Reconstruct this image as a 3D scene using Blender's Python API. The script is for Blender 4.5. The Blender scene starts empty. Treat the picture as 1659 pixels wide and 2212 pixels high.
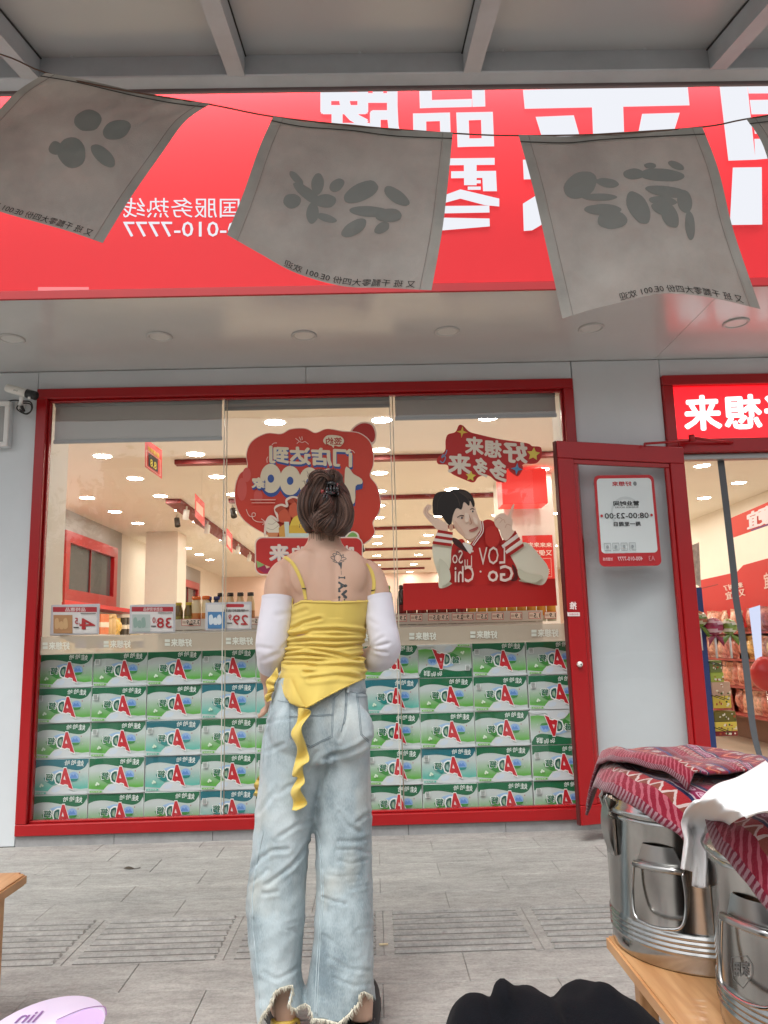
import bpy, bmesh, math, random
from mathutils import Vector, Matrix, noise
from mathutils.geometry import tessellate_polygon
from mathutils.bvhtree import BVHTree
random.seed(7)
R = math.radians
scene = bpy.context.scene
COL = scene.collection

# ------------------------------------------------------------------ camera
# pixel coordinates used below are those of the photograph scaled to 1659 x 2212
FPX, CAMH = 1662.0, 1.15
PITCH, YAW, ROLL = R(9.6), R(1.0), R(1.5)
_f = Vector((math.sin(YAW)*math.cos(PITCH), math.cos(YAW)*math.cos(PITCH), math.sin(PITCH)))
_r0 = Vector((math.cos(YAW), -math.sin(YAW), 0)); _u0 = _r0.cross(_f)
_r = _r0*math.cos(ROLL) - _u0*math.sin(ROLL); _u = _r0*math.sin(ROLL) + _u0*math.cos(ROLL)
EYE = Vector((0, 0, CAMH))
cam = bpy.data.cameras.new('camera'); camo = bpy.data.objects.new('camera', cam); COL.objects.link(camo)
M = Matrix((_r, _u, -_f)).transposed().to_4x4(); M.translation = EYE
camo.matrix_world = M
cam.sensor_fit = 'VERTICAL'; cam.angle_y = 2*math.atan(1106/FPX); cam.clip_start = .02; cam.clip_end = 500
scene.camera = camo
# ------------------------------------------------------------------ sky, sun, exposure
SUN_EL, SUN_AZ = R(58), R(205)     # azimuth clockwise from +Y: behind the camera, a little left
w = bpy.data.worlds.new('World'); scene.world = w; w.use_nodes = True
nt = w.node_tree; bg = nt.nodes['Background']
sky = nt.nodes.new('ShaderNodeTexSky'); sky.sky_type = 'NISHITA'; sky.sun_disc = False
sky.sun_elevation = SUN_EL; sky.sun_rotation = SUN_AZ; sky.dust_density = 5; sky.air_density = 1.2; sky.ozone_density = 1
hs = nt.nodes.new('ShaderNodeHueSaturation'); hs.inputs['Saturation'].default_value = .22   # overcast: almost no blue left
nt.links.new(sky.outputs[0], hs.inputs['Color']); nt.links.new(hs.outputs[0], bg.inputs[0])
bg.inputs[1].default_value = .15
sl = bpy.data.lights.new('sun', 'SUN'); sl.energy = 1.0; sl.angle = R(25); sl.color = (1, .985, .96)
so = bpy.data.objects.new('sun', sl); COL.objects.link(so)
sd = Vector((math.sin(SUN_AZ)*math.cos(SUN_EL), math.cos(SUN_AZ)*math.cos(SUN_EL), math.sin(SUN_EL)))
so.rotation_euler = sd.to_track_quat('Z', 'Y').to_euler(); so.location = (0, -6, 12)
vs = scene.view_settings; vs.view_transform = 'Standard'; vs.look = 'None'; vs.gamma = 1; vs.use_curve_mapping = False
vs.exposure = .62
cy = scene.cycles; cy.use_denoising = True; cy.max_bounces = 10; cy.diffuse_bounces = 5; cy.glossy_bounces = 4
cy.transmission_bounces = 6; cy.transparent_max_bounces = 24; cy.sample_clamp_indirect = 6; cy.caustics_reflective = False; cy.caustics_refractive = False
cy.use_light_tree = True

# ------------------------------------------------------------------ helpers
def ray(u, v):
    return _f + _r*((u-829.5)/FPX) + _u*(-(v-1106)/FPX)
def PY(u, v, y):
    d = ray(u, v); return EYE + d*(y/d.y)
def PZ(u, v, z):
    d = ray(u, v); return EYE + d*((z-CAMH)/d.z)
def PROJ(p):
    d = Vector(p)-EYE; a = d.dot(_f); return 829.5+FPX*d.dot(_r)/a, 1106-FPX*d.dot(_u)/a
def CV(u0, v0, k):                     # coordinates measured in an enlarged crop -> photo pixels
    return lambda *pts: [(u0+k*x, v0+k*y) for x, y in pts]
Z1 = CV(0, 0, .5); Z2 = CV(829.5, 0, .5); Z3 = CV(0, 777.7, .3333); Z4 = CV(466.6, 864.1, .2604); Z5 = CV(829.5, 829.5, .2657)
Z6 = CV(1157.9, 777.7, .4142); ZB = CV(1175.2, 1607.3, .2917); ZT = CV(501.2, 985.1, .25); ZJ = CV(501.2, 1417.2, .2292); ZL = CV(501.2, 1780, .2292)
ZE = CV(1365.3, 795, .2265); ZF = CV(1399.9, 1278.9, .1876); ZS = CV(103.7, 1192.5, .3021); ZC = CV(0, 795, .1563)

MATS = {}
def srgb(h):
    h = h.lstrip('#'); c = [int(h[i:i+2], 16)/255 for i in (0, 2, 4)]
    return tuple(x/12.92 if x <= .04045 else ((x+.055)/1.055)**2.4 for x in c)
def mat(name, col, rough=.6, metal=0, var=0, vscale=8, bump=0, bscale=60, spec=.5, coat=0, emit=None, estr=0, sheen=0, trans=0):
    if name in MATS: return MATS[name]
    m = bpy.data.materials.new(name); m.use_nodes = True; MATS[name] = m
    n, l = m.node_tree.nodes, m.node_tree.links; b = n['Principled BSDF']
    if isinstance(col, str): col = srgb(col)
    b.inputs['Base Color'].default_value = (*col, 1); b.inputs['Roughness'].default_value = rough
    b.inputs['Metallic'].default_value = metal; b.inputs['Specular IOR Level'].default_value = spec
    b.inputs['Coat Weight'].default_value = coat; b.inputs['Sheen Weight'].default_value = sheen
    if emit is not None:
        b.inputs['Emission Color'].default_value = (*(srgb(emit) if isinstance(emit, str) else emit), 1); b.inputs['Emission Strength'].default_value = estr
    tc = n.new('ShaderNodeTexCoord')
    if var:
        nz = n.new('ShaderNodeTexNoise'); nz.inputs['Scale'].default_value = vscale; nz.inputs['Detail'].default_value = 6; nz.inputs['Roughness'].default_value = .62
        l.new(tc.outputs['Object'], nz.inputs['Vector'])
        mr = n.new('ShaderNodeMapRange'); mr.inputs[1].default_value = .3; mr.inputs[2].default_value = .7; mr.inputs[3].default_value = 1-var; mr.inputs[4].default_value = 1+var
        l.new(nz.outputs[0], mr.inputs[0])
        mx = n.new('ShaderNodeMix'); mx.data_type = 'RGBA'; mx.blend_type = 'MULTIPLY'; mx.inputs[0].default_value = 1
        mx.inputs[6].default_value = (*col, 1); l.new(mr.outputs[0], mx.inputs[7]); l.new(mx.outputs[2], b.inputs['Base Color'])
        rr = n.new('ShaderNodeMapRange'); rr.inputs[3].default_value = max(.02, rough*(1-var)); rr.inputs[4].default_value = min(1, rough*(1+var)); l.new(nz.outputs[0], rr.inputs[0]); l.new(rr.outputs[0], b.inputs['Roughness'])
    if bump:
        n2 = n.new('ShaderNodeTexNoise'); n2.inputs['Scale'].default_value = bscale; n2.inputs['Detail'].default_value = 4
        l.new(tc.outputs['Object'], n2.inputs['Vector'])
        bp = n.new('ShaderNodeBump'); bp.inputs['Strength'].default_value = bump; bp.inputs['Distance'].default_value = .004
        l.new(n2.outputs[0], bp.inputs['Height']); l.new(bp.outputs[0], b.inputs['Normal'])
    if trans:
        out = n['Material Output']; tr = n.new('ShaderNodeBsdfTranslucent'); tr.inputs[0].default_value = (*col, 1)
        ms = n.new('ShaderNodeMixShader'); ms.inputs[0].default_value = trans
        l.new(b.outputs[0], ms.inputs[1]); l.new(tr.outputs[0], ms.inputs[2]); l.new(ms.outputs[0], out.inputs[0])
    return m
def ink(h, rough=.45):
    return mat('print_'+h.lstrip('#').lower(), h, rough)
def glow(name, col, s):
    if name in MATS: return MATS[name]
    m = bpy.data.materials.new(name); m.use_nodes = True; MATS[name] = m
    n = m.node_tree.nodes; n.remove(n['Principled BSDF']); e = n.new('ShaderNodeEmission')
    e.inputs[0].default_value = (*(srgb(col) if isinstance(col, str) else col), 1); e.inputs[1].default_value = s
    m.node_tree.links.new(e.outputs[0], n['Material Output'].inputs[0]); return m
def glass(name, tint=(1, 1, 1), spec=1.0, film=0, filmcol=(1, 1, 1)):
    """thin pane: fresnel mix of a clear pass-through and a mirror-like reflection, optional diffuse film"""
    if name in MATS: return MATS[name]
    m = bpy.data.materials.new(name); m.use_nodes = True; MATS[name] = m
    n, l = m.node_tree.nodes, m.node_tree.links; n.remove(n['Principled BSDF'])
    t = n.new('ShaderNodeBsdfTransparent'); t.inputs[0].default_value = (*tint, 1)
    g = n.new('ShaderNodeBsdfGlossy'); g.inputs['Roughness'].default_value = .012; g.inputs[0].default_value = (spec, spec, spec, 1)
    fr = n.new('ShaderNodeFresnel'); ge = n.new('ShaderNodeNewGeometry'); ir = n.new('ShaderNodeMapRange'); ir.inputs[3].default_value = 1.5; ir.inputs[4].default_value = 1/1.5; l.new(ge.outputs['Backfacing'], ir.inputs[0]); l.new(ir.outputs[0], fr.inputs[0])
    tc = n.new('ShaderNodeTexCoord'); nz = n.new('ShaderNodeTexNoise'); nz.inputs['Scale'].default_value = 1.7
    bp = n.new('ShaderNodeBump'); bp.inputs['Strength'].default_value = .06; bp.inputs['Distance'].default_value = .05
    l.new(tc.outputs['Object'], nz.inputs[0]); l.new(nz.outputs[0], bp.inputs['Height']); l.new(bp.outputs[0], g.inputs['Normal'])
    x = n.new('ShaderNodeMixShader'); m2_ = n.new('ShaderNodeMath'); m2_.operation = 'MULTIPLY'; m2_.use_clamp = True; m2_.inputs[1].default_value = 1.3; l.new(fr.outputs[0], m2_.inputs[0]); l.new(m2_.outputs[0], x.inputs[0]); l.new(t.outputs[0], x.inputs[1]); l.new(g.outputs[0], x.inputs[2])
    last = x
    if film:
        d = n.new('ShaderNodeBsdfDiffuse'); d.inputs[0].default_value = (*filmcol, 1)
        y = n.new('ShaderNodeMixShader'); y.inputs[0].default_value = film; l.new(x.outputs[0], y.inputs[1]); l.new(d.outputs[0], y.inputs[2]); last = y
    l.new(last.outputs[0], n['Material Output'].inputs[0]); return m

def link(o, parent=None):
    COL.objects.link(o)
    if parent is not None: o.parent = parent
    return o
def tag(o, label=None, cat=None, group=None, kind=None):
    if label: o['label'] = label
    if cat: o['category'] = cat
    if group: o['group'] = group
    if kind: o['kind'] = kind
    return o
def empty(name, loc=(0, 0, 0), label=None, cat=None, group=None, rz=0):
    o = bpy.data.objects.new(name, None); o.empty_display_size = .1; o.location = loc; o.rotation_euler.z = rz
    COL.objects.link(o); return tag(o, label, cat, group)
class MB:
    """collects verts, faces and materials of ONE mesh object"""
    def __init__(s): s.v, s.f, s.m, s.ms, s.sm = [], [], [], [], []
    def mi(s, m):
        if m not in s.ms: s.ms.append(m)
        return s.ms.index(m)
    def add(s, vs, fs, m, smooth=False):
        b = len(s.v); s.v += [tuple(x) for x in vs]; k = s.mi(m)
        for f in fs: s.f.append([b+i for i in f]); s.m.append(k); s.sm.append(smooth)
        return s
    def box(s, x0, x1, y0, y1, z0, z1, m):
        vs = [(x, y, z) for x in (x0, x1) for y in (y0, y1) for z in (z0, z1)]
        return s.add(vs, [(0, 1, 3, 2), (4, 6, 7, 5), (0, 4, 5, 1), (2, 3, 7, 6), (0, 2, 6, 4), (1, 5, 7, 3)], m)
    def bbox(s, x0, x1, y0, y1, z0, z1, m, b=.004):
        """box with chamfered edges"""
        bm = bmesh.new(); bmesh.ops.create_cube(bm, size=1)
        for q in bm.verts: q.co = Vector(((x0+x1)/2+q.co.x*(x1-x0), (y0+y1)/2+q.co.y*(y1-y0), (z0+z1)/2+q.co.z*(z1-z0)))
        bmesh.ops.bevel(bm, geom=bm.edges[:], offset=b, segments=1, affect='EDGES', clamp_overlap=True)
        s.bm(bm, m); bm.free(); return s
    def bm(s, bm, m, smooth=False):
        bm.verts.index_update(); return s.add([q.co[:] for q in bm.verts], [[q.index for q in f.verts] for f in bm.faces], m, smooth)
    def lathe(s, prof, m, c=(0, 0, 0), n=24, ax=None, smooth=True, cap=True):
        """prof: (r, z) pairs; ax: optional matrix"""
        vs = []
        for r, z in prof:
            for i in range(n):
                a = 2*math.pi*i/n; vs.append(Vector((r*math.cos(a), r*math.sin(a), z)))
        fs = [(j*n+i, j*n+(i+1) % n, (j+1)*n+(i+1) % n, (j+1)*n+i) for j in range(len(prof)-1) for i in range(n)]
        if cap: fs += [tuple(range(n-1, -1, -1)), tuple(range((len(prof)-1)*n, len(prof)*n))]
        c = Vector(c); vs = [(ax @ q if ax else q)+c for q in vs]
        return s.add(vs, fs, m, smooth)
    def tube(s, pts, r, m, n=8, closed=False, cap=True):
        pts = [Vector(p) for p in pts]; N = len(pts); rs = r if isinstance(r, (list, tuple)) else [r]*N
        vs = []; up = None
        for i, p in enumerate(pts):
            a = pts[(i-1) % N] if (i or closed) else p; b = pts[(i+1) % N] if (i < N-1 or closed) else p
            t = (b-a).normalized()
            if up is None: up = t.orthogonal().normalized()
            up = (up - t*up.dot(t)); up = up.normalized() if up.length > 1e-6 else t.orthogonal().normalized()
            w_ = t.cross(up)
            for k in range(n):
                an = 2*math.pi*k/n; vs.append(p+(up*math.cos(an)+w_*math.sin(an))*rs[i])
        fs = [(j*n+k, j*n+(k+1) % n, ((j+1) % N)*n+(k+1) % n, ((j+1) % N)*n+k) for j in range(N if closed else N-1) for k in range(n)]
        if cap and not closed: fs += [tuple(range(n-1, -1, -1)), tuple(range((N-1)*n, N*n))]
        return s.add(vs, fs, m, True)
    def grid(s, fn, nu, nv, m, closeu=False, smooth=True):
        vs = [fn(i/(nu if closeu else nu-1), j/(nv-1)) for j in range(nv) for i in range(nu)]
        fs = [(j*nu+i, j*nu+(i+1) % nu, (j+1)*nu+(i+1) % nu, (j+1)*nu+i) for j in range(nv-1) for i in range(nu if closeu else nu-1)]
        return s.add(vs, fs, m, smooth)
    def mesh(s, name):
        me = bpy.data.meshes.new(name); me.from_pydata(s.v, [], s.f)
        for m in s.ms: me.materials.append(m)
        me.polygons.foreach_set('material_index', s.m); me.polygons.foreach_set('use_smooth', s.sm); me.update(); return me
    def build(s, name, parent=None, loc=None, label=None, cat=None, group=None, kind=None):
        o = bpy.data.objects.new(name, s.mesh(name)); link(o, parent)
        if loc is not None: o.location = loc
        return tag(o, label, cat, group, kind)
def rel(o, parent):
    """parent o while keeping its world place"""
    bpy.context.view_layer.update(); o.parent = parent; o.matrix_parent_inverse = parent.matrix_world.inverted(); return o
def cat_rom(pts, n=8, closed=True):
    N = len(pts); out = []
    for i in range(N if closed else N-1):
        g = (lambda k: pts[k % N]) if closed else (lambda k: pts[min(max(k, 0), N-1)])
        p0, p1, p2, p3 = g(i-1), g(i), g(i+1), g(i+2)
        for j in range(n):
            t = j/n
            out.append(tuple(.5*((2*b)+(-a+c)*t+(2*a-5*b+4*c-d)*t*t+(-a+3*b-3*c+d)*t**3) for a, b, c, d in zip(p0, p1, p2, p3)))
    if not closed: out.append(tuple(pts[-1]))
    return out
_TX = {}
def text2d(s, bold=0.0):
    """triangulated lettering scaled to the unit square, mirrored as in the photograph"""
    k = (s, bold)
    if k in _TX: return _TX[k]
    c = bpy.data.curves.new('lettering', 'FONT'); c.body = s; c.offset = bold; c.resolution_u = 2; c.fill_mode = 'FRONT'
    o = bpy.data.objects.new('lettering', c); COL.objects.link(o); bpy.context.view_layer.update()
    me = o.to_mesh(); vs = [q.co[:2] for q in me.vertices]; me.calc_loop_triangles(); fs = [tuple(t.vertices) for t in me.loop_triangles]
    o.to_mesh_clear(); bpy.data.objects.remove(o); bpy.data.curves.remove(c)
    if not vs: vs, fs = [(0, 0), (1, 0), (0, 1)], [(0, 1, 2)]
    x0 = min(a for a, b in vs); x1 = max(a for a, b in vs); y0 = min(b for a, b in vs); y1 = max(b for a, b in vs)
    vs = [(1-(a-x0)/max(x1-x0, 1e-6), 1-(b-y0)/max(y1-y0, 1e-6)) for a, b in vs]
    _TX[k] = (vs, fs); return _TX[k]
def bolds(b):
    return [(0, 0)] if b <= .008 else [(b*math.cos(i*math.pi/4), b*math.sin(i*math.pi/4)) for i in range(8)]+[(0, 0)]
class Draw:
    """flat print built from layered shapes; mp(u, v, layer) puts a drawing point into space"""
    def __init__(s, mp): s.mp, s.k, s.b = mp, 0, MB()
    def poly(s, pts, col, up=True):
        if up: s.k += 1
        m = ink(col) if isinstance(col, str) else col
        tr = tessellate_polygon([[Vector((p[0], p[1], 0)) for p in pts]])
        s.b.add([s.mp(p[0], p[1], s.k) for p in pts], tr, m); return s
    def blob(s, pts, col, n=6): return s.poly(cat_rom(pts, n), col)
    def rect(s, u0, v0, u1, v1, col): return s.poly([(u0, v0), (u1, v0), (u1, v1), (u0, v1)], col)
    def ell(s, cu, cv, ru, rv, col, n=28, rot=0):
        c, q = math.cos(rot), math.sin(rot)
        return s.poly([(cu+ru*math.cos(a)*c-rv*math.sin(a)*q, cv+ru*math.cos(a)*q+rv*math.sin(a)*c) for a in (2*math.pi*i/n for i in range(n))], col)
    def rrect(s, u0, v0, u1, v1, r, col):
        P = []
        for cu, cv, a0 in ((u1-r, v0+r, -90), (u1-r, v1-r, 0), (u0+r, v1-r, 90), (u0+r, v0+r, 180)):
            P += [(cu+r*math.cos(R(a0+t)), cv+r*math.sin(R(a0+t))) for t in range(0, 91, 18)]
        return s.poly(P, col)
    def line(s, pts, wd, col, closed=False, up=True):
        if up: s.k += 1
        m = ink(col) if isinstance(col, str) else col
        N = len(pts); L = []
        for i, p in enumerate(pts):
            a = pts[(i-1) % N] if (i or closed) else p; b = pts[(i+1) % N] if (i < N-1 or closed) else p
            dx, dy = b[0]-a[0], b[1]-a[1]; q = math.hypot(dx, dy) or 1; L.append((-dy/q*wd/2, dx/q*wd/2))
        vs = [s.mp(p[0]+o[0]*sg, p[1]+o[1]*sg, s.k) for p, o in zip(pts, L) for sg in (1, -1)]
        fs = [(2*i, 2*i+1, 2*((i+1) % N)+1, 2*((i+1) % N)) for i in range(N if closed else N-1)]
        s.b.add(vs, fs, m); return s
    def text(s, t, u0, v0, u1, v1, col, bold=.0, shear=0, slope=0, up=True, flip=False):
        if up: s.k += 1
        m = ink(col) if isinstance(col, str) else col
        for i, (ox, oy) in enumerate(bolds(bold)):
            vs, fs = text2d(t)
            q = [(u0+(a+ox/max(1, len(t)))*(u1-u0)+shear*(.5-b), v0+(b+oy)*(v1-v0)+slope*a) for a, b in vs]
            s.b.add([s.mp(a, b, s.k+i*.09) for a, b in q], fs, m)
        return s
    def quadtext(s, t, q, col, bold=.0, up=True):
        """q: four corners, top-left, top-right, bottom-right, bottom-left"""
        if up: s.k += 1
        m = ink(col) if isinstance(col, str) else col
        vs, fs = text2d(t); a_, b_, c_, d_ = q
        for j, (ox, oy) in enumerate(bolds(bold)):
            P = [tuple((a_[i]*(1-x-ox)+b_[i]*(x+ox))*(1-y-oy)+(d_[i]*(1-x-ox)+c_[i]*(x+ox))*(y+oy) for i in (0, 1)) for x, y in vs]
            s.b.add([s.mp(a, b, s.k+j*.09) for a, b in P], fs, m)
        return s
    def star(s, cu, cv, r, col, n=5, inner=.45, rot=0):
        return s.poly([(cu+(r if i % 2 == 0 else r*inner)*math.sin(rot+math.pi*i/n), cv-(r if i % 2 == 0 else r*inner)*math.cos(rot+math.pi*i/n)) for i in range(2*n)], col)
def on_y(y, step=.0006):
    return lambda u, v, k: PY(u, v, y-k*step)
def flat(step=.0005, sx=1, sz=1):
    return lambda x, z, k: Vector((x*sx, -k*step, z*sz))
def copy_tree(o, parent=None, loc=None):
    c = o.copy(); COL.objects.link(c); c.parent = parent
    if loc is not None: c.location = loc
    for ch in o.children:
        if ch.name.startswith('lettering'): continue
        copy_tree(ch, c)
    return c
def PX(u, v, x):
    d = ray(u, v); return EYE + d*(x/d.x)
def put(mb, name, parent, kind=None, label=None):
    """part given in world coordinates"""
    o = mb.build(name, None, kind=kind, label=label); o.parent = parent
    if parent.parent is None and parent.type == 'EMPTY': o.matrix_parent_inverse = Matrix.Translation(-parent.location)
    return o
RED = mat('red_powder_coat', (.36, .004, .007), .3, var=.06, vscale=3)
WALLW = mat('white_composite_panel', (.62, .66, .68), .33, var=.05, vscale=1.6)
SOFF = mat('soffit_panel_paint', (.55, .555, .55), .2, var=.06, vscale=.9, bump=.05, bscale=3)
GREYP = mat('plinth_granite', (.30, .30, .30), .6, var=.15, vscale=14)
SEAL = mat('dark_sealant', (.03, .03, .03), .7)
CHROME = mat('brushed_steel', (.62, .62, .61), .25, 1)
WHITE = mat('white_plastic', (.78, .78, .76), .4)
BLACK = mat('black_plastic', (.015, .015, .015), .35)
W = 4.9
# ------------------------------------------------------------------ pavement
def stone_mat():
    m = mat('granite_paving', (.37, .36, .338), .75)
    n, l = m.node_tree.nodes, m.node_tree.links; b = n['Principled BSDF']
    ge = n.new('ShaderNodeNewGeometry'); oi = n.new('ShaderNodeObjectInfo')
    def nz(sc, det, stretch=None):
        t = n.new('ShaderNodeTexNoise'); t.inputs['Scale'].default_value = sc; t.inputs['Detail'].default_value = det; t.inputs['Roughness'].default_value = .65
        if stretch:
            mp = n.new('ShaderNodeMapping'); mp.inputs['Scale'].default_value = stretch; l.new(ge.outputs['Position'], mp.inputs[0]); l.new(mp.outputs[0], t.inputs[0])
        else: l.new(ge.outputs['Position'], t.inputs[0])
        return t
    def ramp(src, a, b_, lo, hi):
        r = n.new('ShaderNodeMapRange'); r.inputs[1].default_value = a; r.inputs[2].default_value = b_; r.inputs[3].default_value = lo; r.inputs[4].default_value = hi; l.new(src, r.inputs[0]); return r.outputs[0]
    def mul(a, b_):
        q = n.new('ShaderNodeMath'); q.operation = 'MULTIPLY'; l.new(a, q.inputs[0]); l.new(b_, q.inputs[1]); return q.outputs[0]
    f = mul(ramp(nz(3, 6, (1, 3.5, 1)).outputs[0], .3, .7, .80, 1.14), ramp(nz(90, 3).outputs[0], .3, .7, .84, 1.14))
    f = mul(f, ramp(nz(17, 5, (1, 2.2, 1)).outputs[0], .32, .62, .80, 1.08))
    f = mul(f, ramp(oi.outputs['Random'], 0, 1, .95, 1.04))
    f = mul(f, ramp(nz(26, 2, (.35, 1.3, 1)).outputs[0], .24, .33, .55, 1))          # sparse dirt scuffs
    mx = n.new('ShaderNodeMix'); mx.data_type = 'RGBA'; mx.blend_type = 'MULTIPLY'; mx.inputs[0].default_value = 1; mx.inputs[6].default_value = (.37, .360, .335, 1)
    l.new(f, mx.inputs[7]); l.new(mx.outputs[2], b.inputs['Base Color'])
    bp = n.new('ShaderNodeBump'); bp.inputs['Strength'].default_value = .35; bp.inputs['Distance'].default_value = .002; l.new(nz(160, 3).outputs[0], bp.inputs['Height']); l.new(bp.outputs[0], b.inputs['Normal'])
    return m
STONE = stone_mat()
GRIME_SHADE = mat('groove_grime_shade', (.15, .145, .132), .95, var=.4, vscale=30)
JOINT = mat('pavement_joint', (.27, .265, .25), .9, var=.2, vscale=20)
gb = MB(); gb.box(-60, 60, -60, W, -.25, -.006, JOINT); pav = gb.build('pavement', kind='structure')
YR = [4.9, 4.76, 4.525, 4.285, 4.055, 3.82, 3.585]
YN = [3.105, 2.862, 2.622, 2.382, 2.142, 1.902, 1.662, 1.422, 1.182]
_sm = {}
def stone(x0, x1, y0, y1, tact=False):
    k = (round(x1-x0, 3), round(y1-y0, 3), tact)
    if k not in _sm:
        b = MB(); a, c = (x1-x0)/2-.0009, (y1-y0)/2-.0009; e = .0016
        b.add([(-a, -c, -.02), (a, -c, -.02), (a, c, -.02), (-a, c, -.02), (-a, -c, -e), (a, -c, -e), (a, c, -e), (-a, c, -e),
               (-a+e, -c+e, 0), (a-e, -c+e, 0), (a-e, c-e, 0), (-a+e, c-e, 0)],
              [(0, 1, 5, 4), (1, 2, 6, 5), (2, 3, 7, 6), (3, 0, 4, 7), (4, 5, 9, 8), (5, 6, 10, 9), (6, 7, 11, 10), (7, 4, 8, 11), (8, 9, 10, 11)], STONE)
        if tact:
            nr = 8
            for i in range(nr):
                yc = -c+.028+(2*c-.056)*i/(nr-1); hw = .0165
                xa, xb = -a+.038, a-.03
                b.add([(xa, yc-hw, 0), (xb, yc-hw, 0), (xb, yc+hw, 0), (xa, yc+hw, 0), (xa+.006, yc-hw+.006, .009), (xb-.006, yc-hw+.006, .009), (xb-.006, yc+hw-.006, .009), (xa+.006, yc+hw-.006, .009)],
                      [(0, 1, 5, 4), (1, 2, 6, 5), (2, 3, 7, 6), (3, 0, 4, 7), (4, 5, 6, 7)], STONE)
                b.add([(xa, yc-hw-.009, .0006), (xb, yc-hw-.009, .0006), (xb, yc-hw+.0005, .0006), (xa, yc-hw+.0005, .0006)], [(0, 1, 2, 3)], GRIME_SHADE)  # groove dirt, with the shade beside each rib painted into its dark tone
        _sm[k] = b.mesh('tactile_slab' if tact else 'paving_slab')
    o = bpy.data.objects.new('tactile_slab' if tact else 'paving_slab', _sm[k]); link(o, pav)
    o.location = ((x0+x1)/2, (y0+y1)/2, random.uniform(-.0012, .0006)); o.rotation_euler = (random.uniform(-.0012, .0012), random.uniform(-.0012, .0012), random.uniform(-.001, .001))
for rows, par in ((YR, 0), (YN, 1)):
    for i in range(len(rows)-1):
        off = .0 if (i+par) % 2 == 0 else .3
        if rows is YR and i == 0: off = .15
        for k in range(-6, 6):
            x0 = .6*k+off+.004
            if -3.0 < x0 < 3.2: stone(x0, x0+.6, rows[i+1], rows[i])
for k in range(-5, 6):
    stone(.6*k+.012, .6*k+.605+.007, 3.105, 3.585, True)
sp = MB(); sp.add([(-60, 1.18, -.002), (60, 1.18, -.002), (60, -7, -.002), (-60, -7, -.002)], [(3, 2, 1, 0)], STONE)
sp.add([(-60, W, -.002), (-3.0, W, -.002), (-3.0, 1.18, -.002), (-60, 1.18, -.002)], [(3, 2, 1, 0)], STONE)
sp.add([(3.5, W, -.002), (60, W, -.002), (60, 1.18, -.002), (3.5, 1.18, -.002)], [(3, 2, 1, 0)], STONE); put(sp, 'paving_beyond', pav)
rd = MB(); rd.add([(-60, -7, .001), (60, -7, .001), (60, -20, .001), (-60, -20, .001)], [(3, 2, 1, 0)], mat('asphalt', (.055, .055, .057), .85, var=.2, vscale=5)); rd.build('road', kind='structure')
# little leaf / butt litter on the slabs
lt = MB(); q = PZ(829, 2040, .008); lt.tube([(q.x-.017, q.y, .008), (q.x+.017, q.y+.002, .008)], .004, mat('cigarette_paper', (.72, .60, .38), .8), 8)
lt.build('cigarette_butt', label='pale yellow cigarette butt lying beside the ribbed paving by the jeans', cat='litter')
lf = MB(); q = PZ(285, 1876, .002)
lf.grid(lambda a, b: (q.x-.045+.09*a, q.y+(b-.5)*.035*math.sin(math.pi*min(max(a, .05), .95)), .004+.006*math.sin(7*a)*b), 9, 4, mat('dry_leaf', (.07, .055, .04), .9))
lf.build('dry_leaf', label='small dark dry leaf lying on the slabs left of the jeans', cat='leaf')

# ------------------------------------------------------------------ shop building
bld = empty('shop_building', (-.4, W, 0), 'white panelled snack shop front with red framed window and doorway', 'building')
def panel(x0, x1, z0, z1, y0=W, y1=W+.2, m=WALLW, name='wall_panel'):
    b = MB(); b.bbox(x0+.0015, x1-.0015, y0, y1, z0+.0015, z1-.0015, m, .003); return put(b, name, bld)
WX0, WX1, WZ0, WZ1 = -2.172, 1.362, .062, 2.848
panel(-3.4, -2.176, 0, 2.974); panel(-4.65, -3.4, 0, 2.974); panel(-6, -4.65, 0, 2.974)
panel(-2.176, -.41, WZ1+.002, 2.974); panel(-.41, WX1, WZ1+.002, 2.974); panel(WX1+.003, 1.957, .0, 2.974); panel(1.957, 3.9, 2.855, 2.974); panel(3.9, 6, 0, 2.974)
b = MB()
for a in range(6): b.bbox(-2.172+a*.589, -2.172+(a+1)*.589-.002, W-.004, W+.2, -.003, WZ0-.002, GREYP, .002)
put(b, 'plinth', bld)
bk = MB(); BRICKB = mat('rear_wall_render', (.5, .48, .45), .9)
bk.box(-6, -4.3, W+.21, 22.2, 0, 5.6, BRICKB); bk.box(5.6, 6, W+.21, 22.2, 0, 5.6, BRICKB); bk.box(-6, 6, 22.2, 22.4, 0, 5.6, BRICKB); bk.box(-6, 6, 4.25, 22.4, 5.6, 5.7, BRICKB); bk.box(-6, 6, W, W+.2, 2.99, 5.6, BRICKB)
put(bk, 'outer_wall', bld)
sf = MB()
SY = 3.83
xs = [-6, 1.93, 6]
for a, c in zip(xs, xs[1:]): sf.bbox(a+.001, c-.001, SY+.006, W+.2, 2.976, 2.988, SOFF, .001)
put(sf, 'soffit', bld)
for u in (25, 345, 657, 966, 1277, 1590):
    c = PZ(u, {25: 731, 345: 726, 657: 724, 966: 715, 1277: 708, 1590: 697}[u], 2.976)
    d = MB(); d.lathe([(.074, 0), (.076, -.005), (.070, -.009), (.062, -.009), (.058, -.002)], mat('downlight_trim', (.5, .5, .49), .4), (c.x, c.y, 2.9755), 32, cap=False)
    d.lathe([(.0, -.003), (.058, -.003)], mat('downlight_lens_off', (.62, .62, .60), .3), (c.x, c.y, 2.9755), 32, cap=False)
    o = d.build('soffit_downlight', label='round recessed downlight switched off in the white soffit', cat='downlight', group='unlit downlights in the soffit')
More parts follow.
